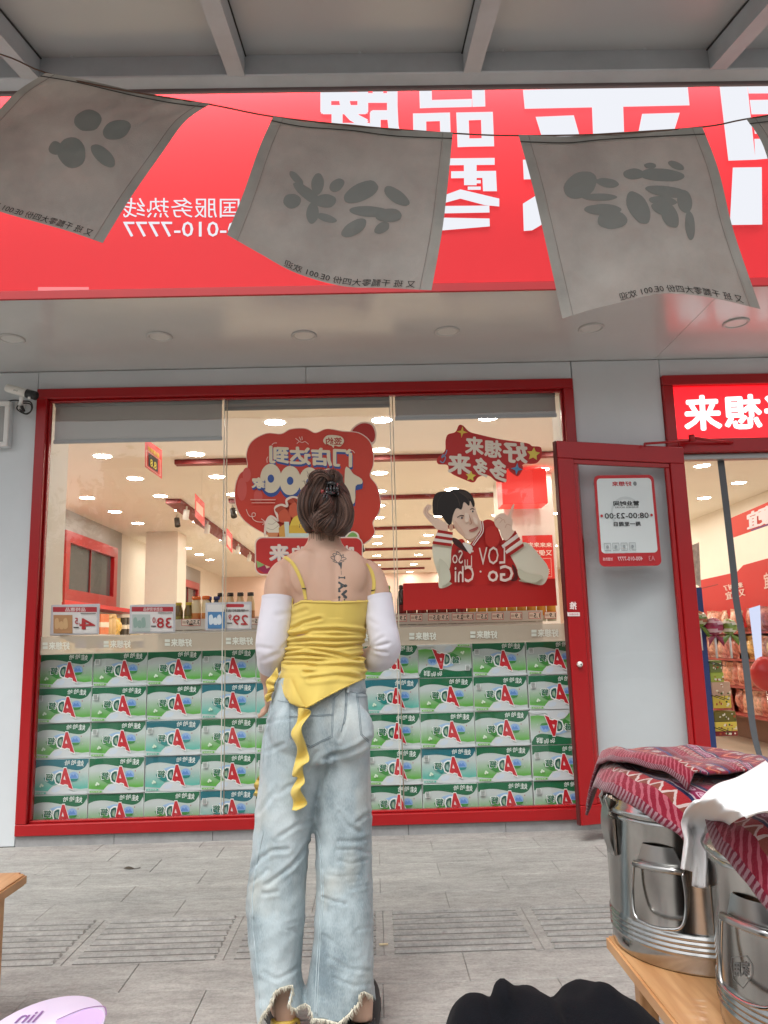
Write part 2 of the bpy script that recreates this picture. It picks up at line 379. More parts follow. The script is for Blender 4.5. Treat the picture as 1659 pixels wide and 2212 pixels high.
# ---- window
win = MB(); fy0, fy1 = W-.025, W+.055
def frame(mb, x0, x1, z0, z1, t, y0, y1, m, sides='LRTB'):
    if 'T' in sides: mb.bbox(x0, x1, y0, y1, z1-t, z1, m, .004)
    if 'B' in sides: mb.bbox(x0, x1, y0, y1, z0, z0+t, m, .004)
    if 'L' in sides: mb.bbox(x0, x0+t, y0+.0008, y1, z0+t+.0005, z1-t-.0005, m, .004)
    if 'R' in sides: mb.bbox(x1-t, x1, y0+.0008, y1, z0+t+.0005, z1-t-.0005, m, .004)
    return mb
wroot = MB(); frame(wroot, WX0, WX1, WZ0, WZ1, .066, fy0, fy1, RED)
winp = put(wroot, 'window', bld)
b = MB(); frame(b, WX0+.066, WX1-.066, WZ0+.066, WZ1-.066, .014, W+.012, W+.05, mat('red_bead', (.36, .01, .012), .25)); put(b, 'glazing_bead', winp)
GY = W+.032
PANE = glass('window_glass', (.985, .99, .985))
jx = [PY(483, 1100, GY).x, PY(848, 1100, GY).x]
e = .068; pxs = [WX0+e, jx[0], jx[1], WX1-e]
for a, c in zip(pxs, pxs[1:]):
    b = MB(); b.add([(a+.003, GY, WZ0+e), (c-.003, GY, WZ0+e), (c-.003, GY, WZ1-e), (a+.003, GY, WZ1-e)], [(0, 1, 2, 3)], PANE); put(b, 'glass_pane', winp)
SIL = mat('clear_silicone', (.62, .60, .52), .25, spec=.8)
for x in jx:
    b = MB(); b.box(x-.0028, x+.0028, GY-.004, GY+.004, WZ0+e, WZ1-e, SIL); put(b, 'glass_joint', winp)
# cable-like steel rods right behind the joints
rdw = MB()
for x in (jx[0]+.012, jx[1]+.02): rdw.tube([(x, GY+.03, WZ0+.03), (x, GY+.03, WZ1-.03)], .0035, mat('pale_cord', (.75, .70, .55), .4), 6)
put(rdw, 'blind_cord', winp)
# ---- inner reveals
CREAM = mat('cream_wall_paint', (.80, .76, .69), .55, var=.03, vscale=2)
b = MB(); b.box(WX0-.4, WX0+.045, W+.06, W+.42, .05, 3.09, CREAM); b.box(WX1-.045, WX1+.63, W+.205, W+.42, .05, 3.09, CREAM); b.box(WX1-.045, WX1-.003, W+.06, W+.203, .05, 3.09, CREAM); b.box(WX0+.05, WX1-.05, W+.06, W+.2, WZ1-.05, 3.09, CREAM)
put(b, 'window_reveal', bld)
# ---- entrance frame
EX0, EX1 = 1.958, 3.86
b = MB(); frame(b, EX0, EX1, .0, 2.853, .068, W-.03, W+.1, RED, 'LRT'); b.bbox(EX0+.07, EX1-.07, W-.028, W+.098, 2.325, 2.415, RED, .004); ent = put(b, 'entrance_frame', bld)
b = MB(); b.bbox(EX0+.07, EX1-.07, W+.02, W+.08, 2.285, 2.322, mat('track_aluminium', (.35, .34, .33), .35, .8), .003); put(b, 'door_track', ent)
b = MB(); b.bbox(EX0, EX1, W-.03, W+.45, .0, .045, mat('threshold_stone', (.45, .42, .38), .4), .004); put(b, 'threshold', ent)
# ---- transom light box
LBW = glow('sign_letter_light', (1, .97, .97), 1.25)
lb = MB(); lb.box(EX0+.069, EX1-.069, W+.01, W+.09, 2.418, 2.782, mat('lit_red_acrylic', (.8, .02, .03), .3, emit=(1.0, .012, .02), estr=.95))
ts = lb.build('transom_sign', label='lit red transom sign with white characters above the doorway', cat='sign')
D = Draw(on_y(W+.009))
D.quadtext('来', ZE((500, 275), (830, 262), (852, 582), (512, 588)), LBW, .035); D.quadtext('想', ZE((878, 270), (1215, 255), (1240, 568), (898, 575)), LBW, .035); D.quadtext('好', ZE((1262, 252), (1600, 240), (1625, 560), (1285, 568)), LBW, .035)
put(D.b, 'lettering', ts)
# ------------------------------------------------------------------ main fascia sign (lit from inside by a lamp near its top)
m = mat('fascia_acrylic', (.60, .018, .026), .25); n, l = m.node_tree.nodes, m.node_tree.links; bs = n['Principled BSDF']
tr = n.new('ShaderNodeBsdfTranslucent'); tr.inputs[0].default_value = (.93, .06, .072, 1); ms = n.new('ShaderNodeMixShader'); ms.inputs[0].default_value = .6
l.new(bs.outputs[0], ms.inputs[1]); l.new(tr.outputs[0], ms.inputs[2]); l.new(ms.outputs[0], n['Material Output'].inputs[0])
SZ0, SZ1 = 2.976, 4.42
sg = empty('fascia_sign', (0, SY, SZ0), 'large backlit red fascia sign with white characters above the soffit', 'sign')
b = MB(); b.add([(-5.8, SY, SZ0+.03), (5.8, SY, SZ0+.03), (5.8, SY, SZ1), (-5.8, SY, SZ1)], [(0, 1, 2, 3)], m); fp = put(b, 'face_panel', sg)
b = MB(); BOXI = mat('light_box_inside', (.38, .38, .38), .8)
b.box(-5.8, 5.8, SY+.36, SY+.38, SZ0+.03, SZ1, BOXI); b.box(-5.8, 5.8, SY+.002, SY+.36, SZ1+.001, SZ1+.02, BOXI); b.box(-5.82, -5.8, SY, SY+.38, SZ0+.03, SZ1, BOXI); b.box(5.8, 5.82, SY, SY+.38, SZ0+.03, SZ1, BOXI); b.box(-5.8, 5.8, SY+.004, SY+.36, SZ0+.004, SZ0+.03, BOXI)
put(b, 'light_box', sg)
b = MB(); b.bbox(-5.8, 5.8, SY-.012, SY+.003, SZ0-.004, SZ0+.045, RED, .003); put(b, 'bottom_lip', sg)
ar = bpy.data.lights.new('sign_tube_lamp', 'AREA'); ar.shape = 'RECTANGLE'; ar.size = 11.4; ar.size_y = .1; ar.energy = 115; ar.color = (1, .96, .95)
ao = bpy.data.objects.new('sign_tube_lamp', ar); COL.objects.link(ao); ao.parent = sg; ao.location = (0, .12, SZ1-SZ0-.03)
LET = glow('fascia_letter_light', (.92, .94, 1.0), .62)
D = Draw(on_y(SY-.003))
def strokes(*qs):
    for q in qs: D.poly(Z2(*q), LET)
def bx_(x0, y0, x1, y1): return [(x0, y0), (x1, y0), (x1, y1), (x0, y1)]
# 'pin': one box above two
strokes([(150, 330), (205, 330), (208, 466), (155, 468)], [(378, 330), (434, 330), (438, 460), (382, 462)], [(205, 432), (380, 427), (380, 462), (205, 466)], [(205, 330), (380, 330), (380, 360), (205, 360)],
        [(125, 490), (182, 489), (184, 640), (128, 642)], [(240, 487), (285, 486), (290, 640), (245, 641)], [(180, 489), (242, 487), (242, 523), (180, 525)], [(180, 605), (244, 604), (244, 641), (180, 642)],
        [(312, 486), (365, 485), (370, 634), (318, 636)], [(418, 484), (470, 483), (476, 632), (423, 633)], [(364, 485), (420, 484), (420, 518), (364, 520)], [(366, 598), (424, 597), (424, 633), (366, 634)])
# 'ling'
strokes([(280, 684), (478, 682), (478, 712), (280, 714)], [(345, 712), (400, 712), (400, 800), (346, 800)], [(290, 740), (484, 738), (485, 768), (290, 770)], [(425, 766), (485, 766), (488, 826), (428, 826)], [(362, 778), (418, 778), (418, 792), (362, 792)], [(362, 806), (418, 806), (418, 820), (362, 820)],
        [(270, 840), (330, 818), (498, 858), (498, 892), (435, 886), (330, 858), (250, 880)], [(250, 890), (455, 888), (456, 918), (250, 922)], [(245, 940), (456, 944), (457, 978), (245, 996)])
D.text('牌', 692, 158, 866, 318, LET, .03); D.text('食', 692, 345, 870, 505, LET, .03)
# 'lai': bar, stem, two dots, second bar, two sweeping legs
strokes([(600, 388), (1312, 372), (1320, 455), (608, 470)], [(892, 300), (1028, 298), (1052, 1010), (920, 1012)], [(655, 505), (820, 498), (860, 640), (700, 650)], [(1115, 492), (1278, 487), (1230, 640), (1085, 640)],
        [(600, 690), (1340, 676), (1348, 760), (604, 775)], [(600, 880), (760, 780), (900, 775), (800, 900), (640, 995), (604, 998)], [(1060, 770), (1190, 770), (1300, 880), (1360, 900), (1362, 1000), (1300, 990), (1140, 900)])
# 'xiang' (cut by the picture edge)
strokes([(1450, 375), (1570, 372), (1605, 690), (1488, 694)], [(1570, 372), (2000, 365), (2000, 400), (1575, 404)], [(1580, 432), (2000, 426), (2000, 488), (1588, 494)], [(1595, 520), (2000, 512), (2000, 570), (1602, 578)], [(1600, 600), (2000, 592), (2000, 655), (1604, 690)], [(1507, 724), (1632, 722), (1634, 970), (1494, 972)], [(1700, 760), (1820, 756), (1830, 900), (2100, 890), (2100, 975), (1720, 985)])
put(D.b, 'lettering', sg)
D = Draw(on_y(SY-.003)); D.text('全国服务热线', 266, 427, 572, 470, LET, .006); D.text('400-010-7777', 266, 479, 572, 511, LET, .012)
put(D.b, 'hotline_number', sg)
D = Draw(on_y(SY-.004)); TAPE = mat('pale_tape', (.72, .16, .17), .3)
D.rect(82, 620, 192, 631, TAPE); put(D.b, 'tape_patch', sg); D = Draw(on_y(SY-.004)); D.rect(1008, 617, 1105, 623, TAPE); put(D.b, 'tape_patch', sg)
# ------------------------------------------------------------------ canopy, its near side cut back to let daylight in
CANM = mat('canopy_sheet', (.43, .45, .46), .3, .2, var=.04, vscale=.8)
CANB = mat('canopy_steel', (.46, .485, .51), .42, .2, var=.1, vscale=5)
cz = lambda y: 3.03+(y-2.23)*.249
can = empty('canopy', (0, 2.2, 0), 'grey metal stall canopy with box section joists overhead', 'canopy')
CX, CY0, CY1 = 2.7, 1.40, 2.26
b = MB(); b.add([(-CX, CY0, cz(CY0)), (CX, CY0, cz(CY0)), (CX, CY1, cz(CY1)), (-CX, CY1, cz(CY1)), (-CX, CY0, cz(CY0)+.02), (CX, CY0, cz(CY0)+.02), (CX, CY1, cz(CY1)+.02), (-CX, CY1, cz(CY1)+.02)],
             [(3, 2, 1, 0), (4, 5, 6, 7), (0, 1, 5, 4), (1, 2, 6, 5), (2, 3, 7, 6), (3, 0, 4, 7)], CANM); put(b, 'roof_sheet', can)
for x in (-2.62, -1.83, -1.05, -.397, .358, 1.155, 1.93, 2.62):
    b = MB(); h, q = .075, .027
    b.add([(x+sx*q, y, cz(y)-.001-hh) for y in (CY0, CY1-.062) for sx in (-1, 1) for hh in (0, h)], [(0, 1, 3, 2), (4, 6, 7, 5), (0, 4, 5, 1), (2, 3, 7, 6), (1, 5, 7, 3)], CANB); jo_ = put(b, 'joist', can)
    b = MB(); b.add([(x+sx*(q+.004), y, cz(y)-.0015-hh) for y in (CY0, CY1-.06) for sx in (-1, 1) for hh in (0, .004)], [(0, 1, 3, 2), (4, 6, 7, 5), (0, 4, 5, 1), (2, 3, 7, 6), (1, 5, 7, 3)], SEAL); put(b, 'sealant_line', jo_)
b = MB(); b.bbox(-CX, CX, CY1-.06, CY1, cz(CY1)-.088, cz(CY1)-.002, CANB, .004); b.bbox(-CX, CX, CY1+.001, CY1+.012, cz(CY1)-.097, cz(CY1)+.01, mat('flashing', (.22, .17, .17), .4), .002); put(b, 'edge_beam', can)
for x in (-2.66, 2.66):
    for y in (CY0+.05, CY1-.1):
        b = MB(); b.box(x-.03, x+.03, y-.03, y+.03, 0, cz(y)-.08, CANB); put(b, 'post', can)
b = MB(); b.box(-CX, CX, CY1-.0645, CY1-.0601, cz(CY1)-.012, cz(CY1)-.004, SEAL); put(b, 'sealant_line', can)
for i in range(11):
    x = -2.3+i*.46; b = MB(); b.lathe([(.007, 0), (.007, -.006), (.0, -.008)], CANB, (x, CY1-.07, cz(CY1)-.012), 8); put(b, 'screw', can)

# ------------------------------------------------------------------ street behind the viewer (seen in the glass)
far = empty('opposite_building', (0, -24, 0), 'plain grey block across the street', 'building')
b = MB(); b.box(-40, 40, -30, -24, 0, 5.2, mat('far_render', (.22, .21, .2), .9, var=.2, vscale=.5)); put(b, 'wall', far)
for i in range(14):
    b = MB(); b.box(-36+i*5.2, -33.4+i*5.2, -24.01, -23.97, 1.2, 3.2, mat('far_glass', (.05, .06, .07), .1)); put(b, 'window', far)
LEAF = mat('street_leaf', (.05, .075, .03), .6, trans=.3); BARK = mat('street_bark', (.09, .07, .05), .9)
def street_tree(x, y, h, rad, seed, lab):
    rn = random.Random(seed); t = empty('street_tree', (x, y, 0), lab, 'tree', 'street trees behind the viewer')
    b = MB(); b.tube([(0, 0, 0), (.05, 0, h*.3), (0, .1, h*.6)], [.16, .13, .08], BARK)
    for i in range(6):
        a = i*1.05; b.tube([(0, .05, h*.42), (math.cos(a)*rad*.4, math.sin(a)*rad*.4, h*.6), (math.cos(a)*rad*.8, math.sin(a)*rad*.8, h*.75)], [.06, .04, .015], BARK, 6)
    o = b.build('trunk', t)
    c = MB(); vs, fs = [], []
    cl = []
    while len(cl) < 60:
        p = Vector((rn.uniform(-1, 1), rn.uniform(-1, 1), rn.uniform(-.9, 1)))
        if p.length < 1: cl.append(p)
    for p in cl:
        ce = Vector((p.x*rad, p.y*rad, h*.62+p.z*h*.36))
        for _ in range(60):
            d = Vector((rn.gauss(0, .28), rn.gauss(0, .28), rn.gauss(0, .24)))+ce
            a = Vector((rn.uniform(-1, 1), rn.uniform(-1, 1), rn.uniform(-1, 1))).normalized()*.11; q = a.orthogonal().normalized()*.05
            k = len(vs); vs += [d-a, d+q, d+a, d-q]; fs.append((k, k+1, k+2, k+3))
    c.add(vs, fs, LEAF); c.build('crown', t)
for i, (x, y, h, rd_) in enumerate(((-5.2, -8.5, 5.6, 2.4), (-9.6, -9, 6.2, 2.6), (1.4, -8.2, 5.4, 2.2), (6.6, -8.8, 6, 2.5), (12.5, -9, 5.6, 2.4))):
    street_tree(x, y, h, rd_, i+3, 'leafy street tree on the kerb behind the viewer')
# ------------------------------------------------------------------ shop interior
FZ, CZ = .045, 3.1
def st(mb, name): return mb.build(name, kind='structure')
b = MB(); b.box(-4.3, 5.6, W+.2, 22.2, FZ-.04, FZ, mat('shop_floor_tile', (.62, .53, .42), .22, var=.05, vscale=2)); st(b, 'shop_floor')
CEIL = mat('shop_ceiling_paint', (.80, .765, .70), .6, var=.02, vscale=1)
b = MB(); b.box(-4.3, 5.6, W+.2, 22.2, CZ, CZ+.05, CEIL); st(b, 'shop_ceiling')
LX = -4.28
b = MB(); b.box(LX-.02, LX, W+.2, 22.2, FZ, CZ, CREAM); st(b, 'shop_wall')
b = MB(); b.box(5.56, 5.58, W+.2, 22.2, FZ, CZ, CREAM); st(b, 'shop_side_wall')
b = MB(); b.box(LX, 5.56, 22.1, 22.15, FZ, CZ, mat('shop_back_paint', (.80, .60, .52), .6)); st(b, 'shop_back_wall')
# ceiling downlights
LAMP = glow('downlight_glow', (1.0, .92, .79), 52.0)
lm = MB(); lm.lathe([(.0, -.004), (.088, -.004)], LAMP, n=20, cap=False); lm.lathe([(.089, -.002), (.102, -.009), (.107, -.0015)], WHITE, n=20, cap=False)
lmesh = lm.mesh('ceiling_downlight')
for i in range(-4, 6):
    for j in range(15):
        x, y = .117+i*.948, 6.61+j*1.085
        if x < -4 or x > 5.4 or (i == -1 and j > 7): continue
        if abs(x) > 3 and j > 10: continue
        o = bpy.data.objects.new('ceiling_downlight', lmesh); link(o); o.location = (x, y, CZ)
        tag(o, 'lit round warm downlight in the cream shop ceiling', 'downlight', 'lit ceiling downlights')
# dark red ceiling strips running across, and one running back with spotlights
STRIP = mat('red_ceiling_strip', (.20, .008, .010), .5)
for v in (992, 1077, 1144, 1189, 1212, 1232):
    p = PZ(700, v, CZ-.02); x1 = 2.2 if v < 1180 else 1.4; x0 = -2.05 if v < 1000 else (-1.9 if v < 1100 else -1.7)
    b = MB(); b.box(x0, x1, p.y-.055, p.y+.055, CZ-.05, CZ-.003, STRIP)
    b.build('ceiling_strip', label='dark red strip running across the shop ceiling', cat='ceiling strip', group='dark red strips across the ceiling')
def spot(p, ang, lab, col=None, grp=None):
    t = empty('track_spotlight', p, lab, 'spotlight', grp); b = MB(); b.lathe([(.012, 0), (.012, -.05)], WHITE, n=8); b.build('stem', t)
    ax = Matrix.Rotation(ang, 3, 'X') @ Matrix.Rotation(ang*.6, 3, 'Y')
    b = MB(); b.lathe([(.0, .01), (.04, .0), (.043, -.13), (.036, -.135), (.03, -.11)], col or WHITE, (0, 0, -.05), 14, ax); b.build('lamp_head', t)
a, c = PZ(318, 1082, CZ-.02), PZ(640, 1330, CZ-.02)
a = Vector((-2.62, a.y, 0)); c = Vector((-2.62, 21, 0))
b = MB(); b.box(-2.72, -2.52, a.y, 21, CZ-.06, CZ-.003, STRIP); b.build('ceiling_track', label='wide dark red track running to the back of the shop ceiling', cat='ceiling track')
for k in range(7): spot((-2.5, a.y+.25+k*1.35, CZ-.06), R(18), 'white track spotlight on the wide red ceiling track', None, 'spotlights on the red track')
for u, v in ((382, 1128), (503, 1107), (781, 1188)):
    p = PZ(u, v-14, CZ-.01); spot((p.x, p.y, CZ-.004), R(-20), 'small dark ceiling spotlight hanging between the downlights', mat('dark_spot', (.05, .045, .04), .5), 'dark ceiling spotlights')
# roller blinds
BLIND = mat('roller_blind_cloth', (.42, .41, .38), .85, var=.04, vscale=3, bump=.1, bscale=300); BRAIL = mat('blind_rail', (.26, .27, .26), .5)
for (u0, v0, u1, v1), lab in (((121, 868, 479, 943), 'grey roller blind pulled furthest down behind the window beside the camera'), ((486, 862, 842, 872), 'grey roller blind rolled fully up above the cloud sticker'), ((853, 858, 1201, 893), 'grey roller blind lowered a little above the man poster')):
    y = GY+.055; p, q = PY(u0, v0, y), PY(u1, v1, y); top = WZ1-.075
    t = empty('roller_blind', ((p.x+q.x)/2, y, q.z), lab, 'blind'); hw = (q.x-p.x)/2
    b = MB(); b.grid(lambda a, c: (-hw+2*hw*a, .002*math.sin(9*a), c*(top-q.z)), 14, 5, BLIND); b.build('cloth', t)
    b = MB(); b.bbox(-hw-.003, hw+.003, -.008, .008, -.026, .0, BRAIL, .003); b.build('bottom_rail', t)
    b = MB(); b.lathe([(.02, -hw), (.02, hw)], BRAIL, (0, .004, top-q.z), 12, Matrix.Rotation(R(90), 3, 'Y')); b.build('roller', t)
# left wall: red framed windows with grey recess and cream pillar
GREYR = mat('grey_recess', (.36, .35, .34), .6); DKGL = mat('dark_pane', (.07, .085, .09), .06)
def side_window(quad, rec, lab):
    pts = [PX(u, v, LX+.005) for u, v in quad]; ya, yb = pts[0].y, pts[1].y; zt = (pts[0].z+pts[1].z)/2; zb = pts[2].z
    t = empty('side_window', (LX, (ya+yb)/2, zb), lab, 'window'); hy = (yb-ya)/2; h = zt-zb
    b = MB(); b.box(.0, .02, -hy-.25, hy+.55, -.2, h+rec, GREYR); b.build('recess', t)
    b = MB(); b.box(.022, .03, -hy, hy, 0, h, DKGL); b.build('pane', t)
    b = MB(); q = .16
    b.box(.024, .09, -hy-q, hy+q, h, h+q, RED); b.box(.024, .09, -hy-q, hy+q, -q, 0, RED); b.box(.024, .0901, -hy-q, -hy, 0, h, RED); b.box(.024, .0901, hy, hy+q, 0, h, RED); b.build('frame', t)
    b = MB(); b.box(.031, .05, -.03, .0, 0, h, STRIP); b.build('mullion', t)
side_window([(140, 1165), (236, 1210), (236, 1290), (140, 1290)], .6, 'red framed dark window in the left shop wall beside the pillar')
side_window([(384, 1262), (420, 1276), (420, 1315), (384, 1315)], .5, 'smaller red framed window in the left shop wall behind the pillar')
p, q = PY(313, 1250, 13), PY(383, 1250, 13); b = MB(); b.bbox(p.x, q.x, 13, 13.6, FZ, CZ-.001, CREAM, .005); b.build('pillar', label='cream pillar standing between the two red framed side windows', cat='pillar')
# white pillar with red boxes at right, behind the man poster
PIL = mat('white_pillar_paint', (.80, .78, .74), .5)
p, q = PY(1088, 1100, 9), PY(1196, 1100, 9); b = MB(); b.bbox(p.x, q.x, 9, 9.7, FZ, CZ-.001, PIL, .005); b.build('pillar', label='white pillar standing behind the pointing man poster', cat='pillar')
REDL = mat('red_board', (.62, .02, .022), .4); REDE = mat('lit_red_board', (.62, .03, .03), .4, emit=(1, .05, .04), estr=.35)
p, q = PY(1082, 1013, 8.6), PY(1184, 1087, 8.6)
b = MB(); b.bbox(p.x, q.x, 8.6, 8.95, q.z, p.z, REDE, .006); b.build('hanging_red_box', label='plain red box sign hanging in front of the white pillar', cat='sign')
def paper(name, y, u0, v0, u1, v1, col, lab, cat, fn=None, t=.004, group=None):
    p, q = PY(u0, v0, y), PY(u1, v1, y); b = MB(); b.box(p.x, q.x, y, y+t, q.z, p.z, ink(col) if isinstance(col, str) else col); o = b.build(name, label=lab, cat=cat, group=group)
    if fn: D = Draw(on_y(y-.001, .001)); fn(D); put(D.b, 'print', o)
    return o
def f_(D):
    D.text('来来来来', 1140, 1172, 1192, 1182, '#f6e7df', .02); D.text('又便宜', 1150, 1188, 1192, 1200, '#f6e7df', .02); D.line([(1140, 1208), (1190, 1206), (1192, 1246), (1142, 1247)], 1.2, '#e9c4bc', True)
    D.text('来', 1176, 1228, 1188, 1240, '#f3d9d0', .02)
paper('poster', 8.97, 1128, 1157, 1199, 1250, '#d8302c', 'red poster with white characters on the white pillar', 'poster', f_)
# hanging red price cards
for (u0, v0, u1, v1, tilt), lab in (((313, 946, 350, 1035, 22), 'large red hanging card with yellow price in a black box'), ((421, 1065, 442, 1138, 12), 'narrow red hanging card turned nearly edge on'), ((488, 1138, 502, 1196, 8), 'small red hanging card seen behind the glass joint')):
    y = 6.35 if u0 < 400 else (8.2 if u0 < 480 else 10); 
    t = empty('hanging_price_card', PY(u0, v0, y), lab, 'price card')
    def mp(u, v, k, y=y, u0=u0, u1=u1):
        s = (u-u0)/(u1-u0); return PY(u, v+(s*(v1-v0)*.30), y+s*.25-k*.004)
    D = Draw(mp); vb = v1-(v1-v0)*.30
    D.rect(u0, v0, u1, vb, '#d8433c')
    if u0 < 400:
        D.text('超值特价', u0+6, v0+12, u1-6, v0+22, '#f2c84a', .03); D.rect(u0+8, v0+26, u1-9, vb-8, '#1c1714'); D.text('8.8', u0+12, v0+36, u1-12, vb-11, '#f5e35a', .03); D.line([(u0+3, v0+24), (u1-4, v0+24), (u1-4, vb-4), (u0+3, vb-4)], 1, '#f1d9d0', True)
    else: D.rect(u0+3, v0+14, u1-3, v0+34, '#f0b9a8')
    o = D.b.build('card', t); o.matrix_parent_inverse = Matrix.Translation(-t.location)
    b = MB(); c = PY((u0+u1)/2, v0, y); b.tube([(c.x, c.y+.1, c.z), (c.x, c.y+.1, CZ)], .0012, mat('nylon_line', (.5, .48, .44), .4), 5); put(b, 'line', t)

# ---- drinks shelf facing the window
SHM = mat('shelf_steel', (.62, .60, .57), .4, .2); SHD = mat('shelf_dark_lip', (.09, .085, .08), .6)  # the lip under the deck is plain near-black
gy = 5.85; x0, x1 = PY(340, 1330, gy).x, 1.28
zr = PY(1100, 1320, gy).z; zb_ = PY(1100, 1342, gy).z
shf = empty('drinks_shelf', ((x0+x1)/2, gy, FZ), 'long white steel shelf of drinks standing behind the carton wall', 'shelf')
b = MB(); b.bbox(x0, x1, gy, gy+.42, zb_-.03, zb_-.006, SHM, .003); put(b, 'deck', shf)
b = MB(); b.bbox(x0, x1, gy-.012, gy-.001, zb_-.004, zr, SHM, .002); put(b, 'price_rail', shf)
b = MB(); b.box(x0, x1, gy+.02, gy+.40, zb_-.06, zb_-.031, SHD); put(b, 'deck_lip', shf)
zlow = .93
b = MB(); b.bbox(x0, x1, gy, gy+.42, zlow-.025, zlow, SHM, .003); put(b, 'deck', shf)
b = MB(); b.box(x0, x1, gy+.42, gy+.44, FZ, zb_+.1, SHM); put(b, 'back_panel', shf)
for xx in (x0, (x0+x1)/2, x1-.03):
    b = MB(); b.box(xx, xx+.03, gy+.03, gy+.42, FZ, zb_-.06, SHM); put(b, 'upright', shf)
def card(u0, u1, vt, vb, txt, y=None):
    y = y or gy-.014; D = Draw(on_y(y, .0008)); s = .026
    D.rect(u0, vt, u1, vb, '#c9564c'); D.rect(u0+1, vt+1, u1-1, vb-1, '#efe3da'); D.text(txt, u0+(u1-u0)*.42, vt+3, u1-2, vb-3, '#1d1a18', .03); D.rect(u0+2, vt+5, u0+(u1-u0)*.36, vb-5, '#cdb9ae')
    D.b.build('shelf_price_tag', label='small red bordered price tag reading '+txt+' on the drinks shelf rail', cat='price tag', group='price tags on the drinks shelf')
zt = [(866, '2.9'), (899, '2.9'), (938, '3.5'), (957, '2.9'), (989, '2.9'), (1010, '1.9'), (1041, '2.5'), (1075, '1.9'), (1115, '1.9'), (1155, '1.5'), (1189, '1.9'), (405, '2.9'), (420, '3.5'), (553, '3.5')]
for uc, tx in zt:
    sl_ = -.02*(uc-1100); card(uc-13, uc+13, 1323+sl_, 1338+sl_, tx)
# bottles and cans
def bottle_mesh(name, h, r, body, cap, label_c, neck=.35, nr=.4):
    b = MB(); b.lathe([(r*.9, 0), (r, .006), (r, h*(1-neck)), (r*.8, h*(1-neck*.65)), (r*nr, h*(1-neck*.3)), (r*nr, h*.93)], body, n=16)
    lab = MB(); lab.lathe([(r*1.012, h*.18), (r*1.012, h*.5)], label_c, n=16, cap=False)
    cp = MB(); cp.lathe([(r*nr*1.25, h*.9), (r*nr*1.25, h), (r*nr*1.1, h*1.005)], cap, n=14)
    return b.mesh(name), lab.mesh('label_wrap'), cp.mesh('cap')
def bottle(meshes, loc, lab, grp, name='drink_bottle'):
    t = bpy.data.objects.new(name, meshes[0]); link(t); t.location = loc; tag(t, lab, 'bottle', grp)
    for m_ in meshes[1:]: link(bpy.data.objects.new(m_.name.split('.')[0], m_), t)
P = lambda h, r=.25: mat('bottle_'+h, '#'+h, r, coat=.3)
BK = {
 'juice': (bottle_mesh('juice_bottle', .255, .036, P('e9d9b4'), P('e8702a'), P('d98a4a'), .22, .75), 'cream juice bottle with orange cap on the drinks shelf'),
 'tea': (bottle_mesh('tea_bottle', .21, .034, P('6f5a26'), P('c9b23c'), P('8f8a3c'), .3, .55), 'dark amber tea bottle on the drinks shelf'),
 'milk': (bottle_mesh('milk_bottle', .25, .034, P('2c3350'), P('26306e'), P('30406e'), .22, .75), 'navy bottle with blue cap on the drinks shelf'),
 'coffee': (bottle_mesh('coffee_bottle', .275, .033, P('d8b98e'), P('2a201c'), P('a8784a'), .3, .6), 'tan coffee bottle with dark cap on the drinks shelf'),
 'soda': (bottle_mesh('soda_bottle', .30, .036, P('2f9a3c', .12), P('6fae2e'), P('1f6e30'), .36, .38), 'green soda bottle on the drinks shelf beside the poster'),
 'cola': (bottle_mesh('cola_bottle', .30, .036, P('26130e', .12), P('2a1512'), P('7a1c1a'), .36, .38), 'dark cola bottle on the drinks shelf'),
 'red': (bottle_mesh('red_bottle', .27, .036, P('5a1612', .2), P('2a0e0c'), P('8a2018'), .36, .38), 'dark red drink bottle behind the red poster panel'),
 'pale': (bottle_mesh('pale_bottle', .25, .035, P('c9cdb8', .2), P('d8d8d0'), P('d89a2e'), .34, .4), 'pale bottle with yellow label behind the red poster panel')}
def shelf_row(u0, u1, kinds, y=gy+.06, z=None):
    z = z if z is not None else zb_-.0055
    x = PY(u0, 1330, y).x; xe = PY(u1, 1330, y).x; i = 0
    while x < xe:
        k = kinds[min(i*len(kinds)//max(1, int((xe-PY(u0, 1330, y).x)/.076)), len(kinds)-1)]
        bottle(BK[k][0], (x, y+random.uniform(-.006, .006), z), BK[k][1], 'bottles: '+k); x += .076; i += 1
shelf_row(386, 410, ['tea']); shelf_row(424, 446, ['juice']); shelf_row(448, 470, ['milk']); shelf_row(476, 556, ['coffee']); shelf_row(840, 858, ['soda']); shelf_row(868, 905, ['cola']); shelf_row(912, 1010, ['red']); shelf_row(1020, 1192, ['pale'])
def can_mesh(name, c, lid):
    b = MB(); b.lathe([(.027, 0), (.033, .006), (.033, .105), (.027, .118)], c, n=16); l_ = MB(); l_.lathe([(.0, .1165), (.025, .1165), (.0275, .1195), (.0275, .117)], lid, n=16, cap=False); return b.mesh(name), l_.mesh('lid')
cc = ['c9a02c', 'b9803a', 'd9d2c4', '6ea83c', 'd8cfc4', 'd08a4a', '4f8a4a', '3f7a44', 'd07860', 'c86a58', '2c3a80', '2c3c86', 'a8984a', 'b09070', 'b8a878', '4e8a48', 'b06050', 'c08a5a']
nm = {'c9a02c': 'yellow', 'b9803a': 'brown', 'd9d2c4': 'cream', '6ea83c': 'lime green', 'd8cfc4': 'off white', 'd08a4a': 'orange', '4f8a4a': 'mid green', '3f7a44': 'dark green', 'd07860': 'salmon', 'c86a58': 'dusty red', '2c3a80': 'navy', '2c3c86': 'blue', 'a8984a': 'olive', 'b09070': 'beige', 'b8a878': 'straw', '4e8a48': 'leaf green', 'b06050': 'brick red', 'c08a5a': 'tan'}
cm = {h: can_mesh('drink_can', P(h, .35), P('d8d2c0', .4)) for h in cc}
x = x0+.05; i = 4
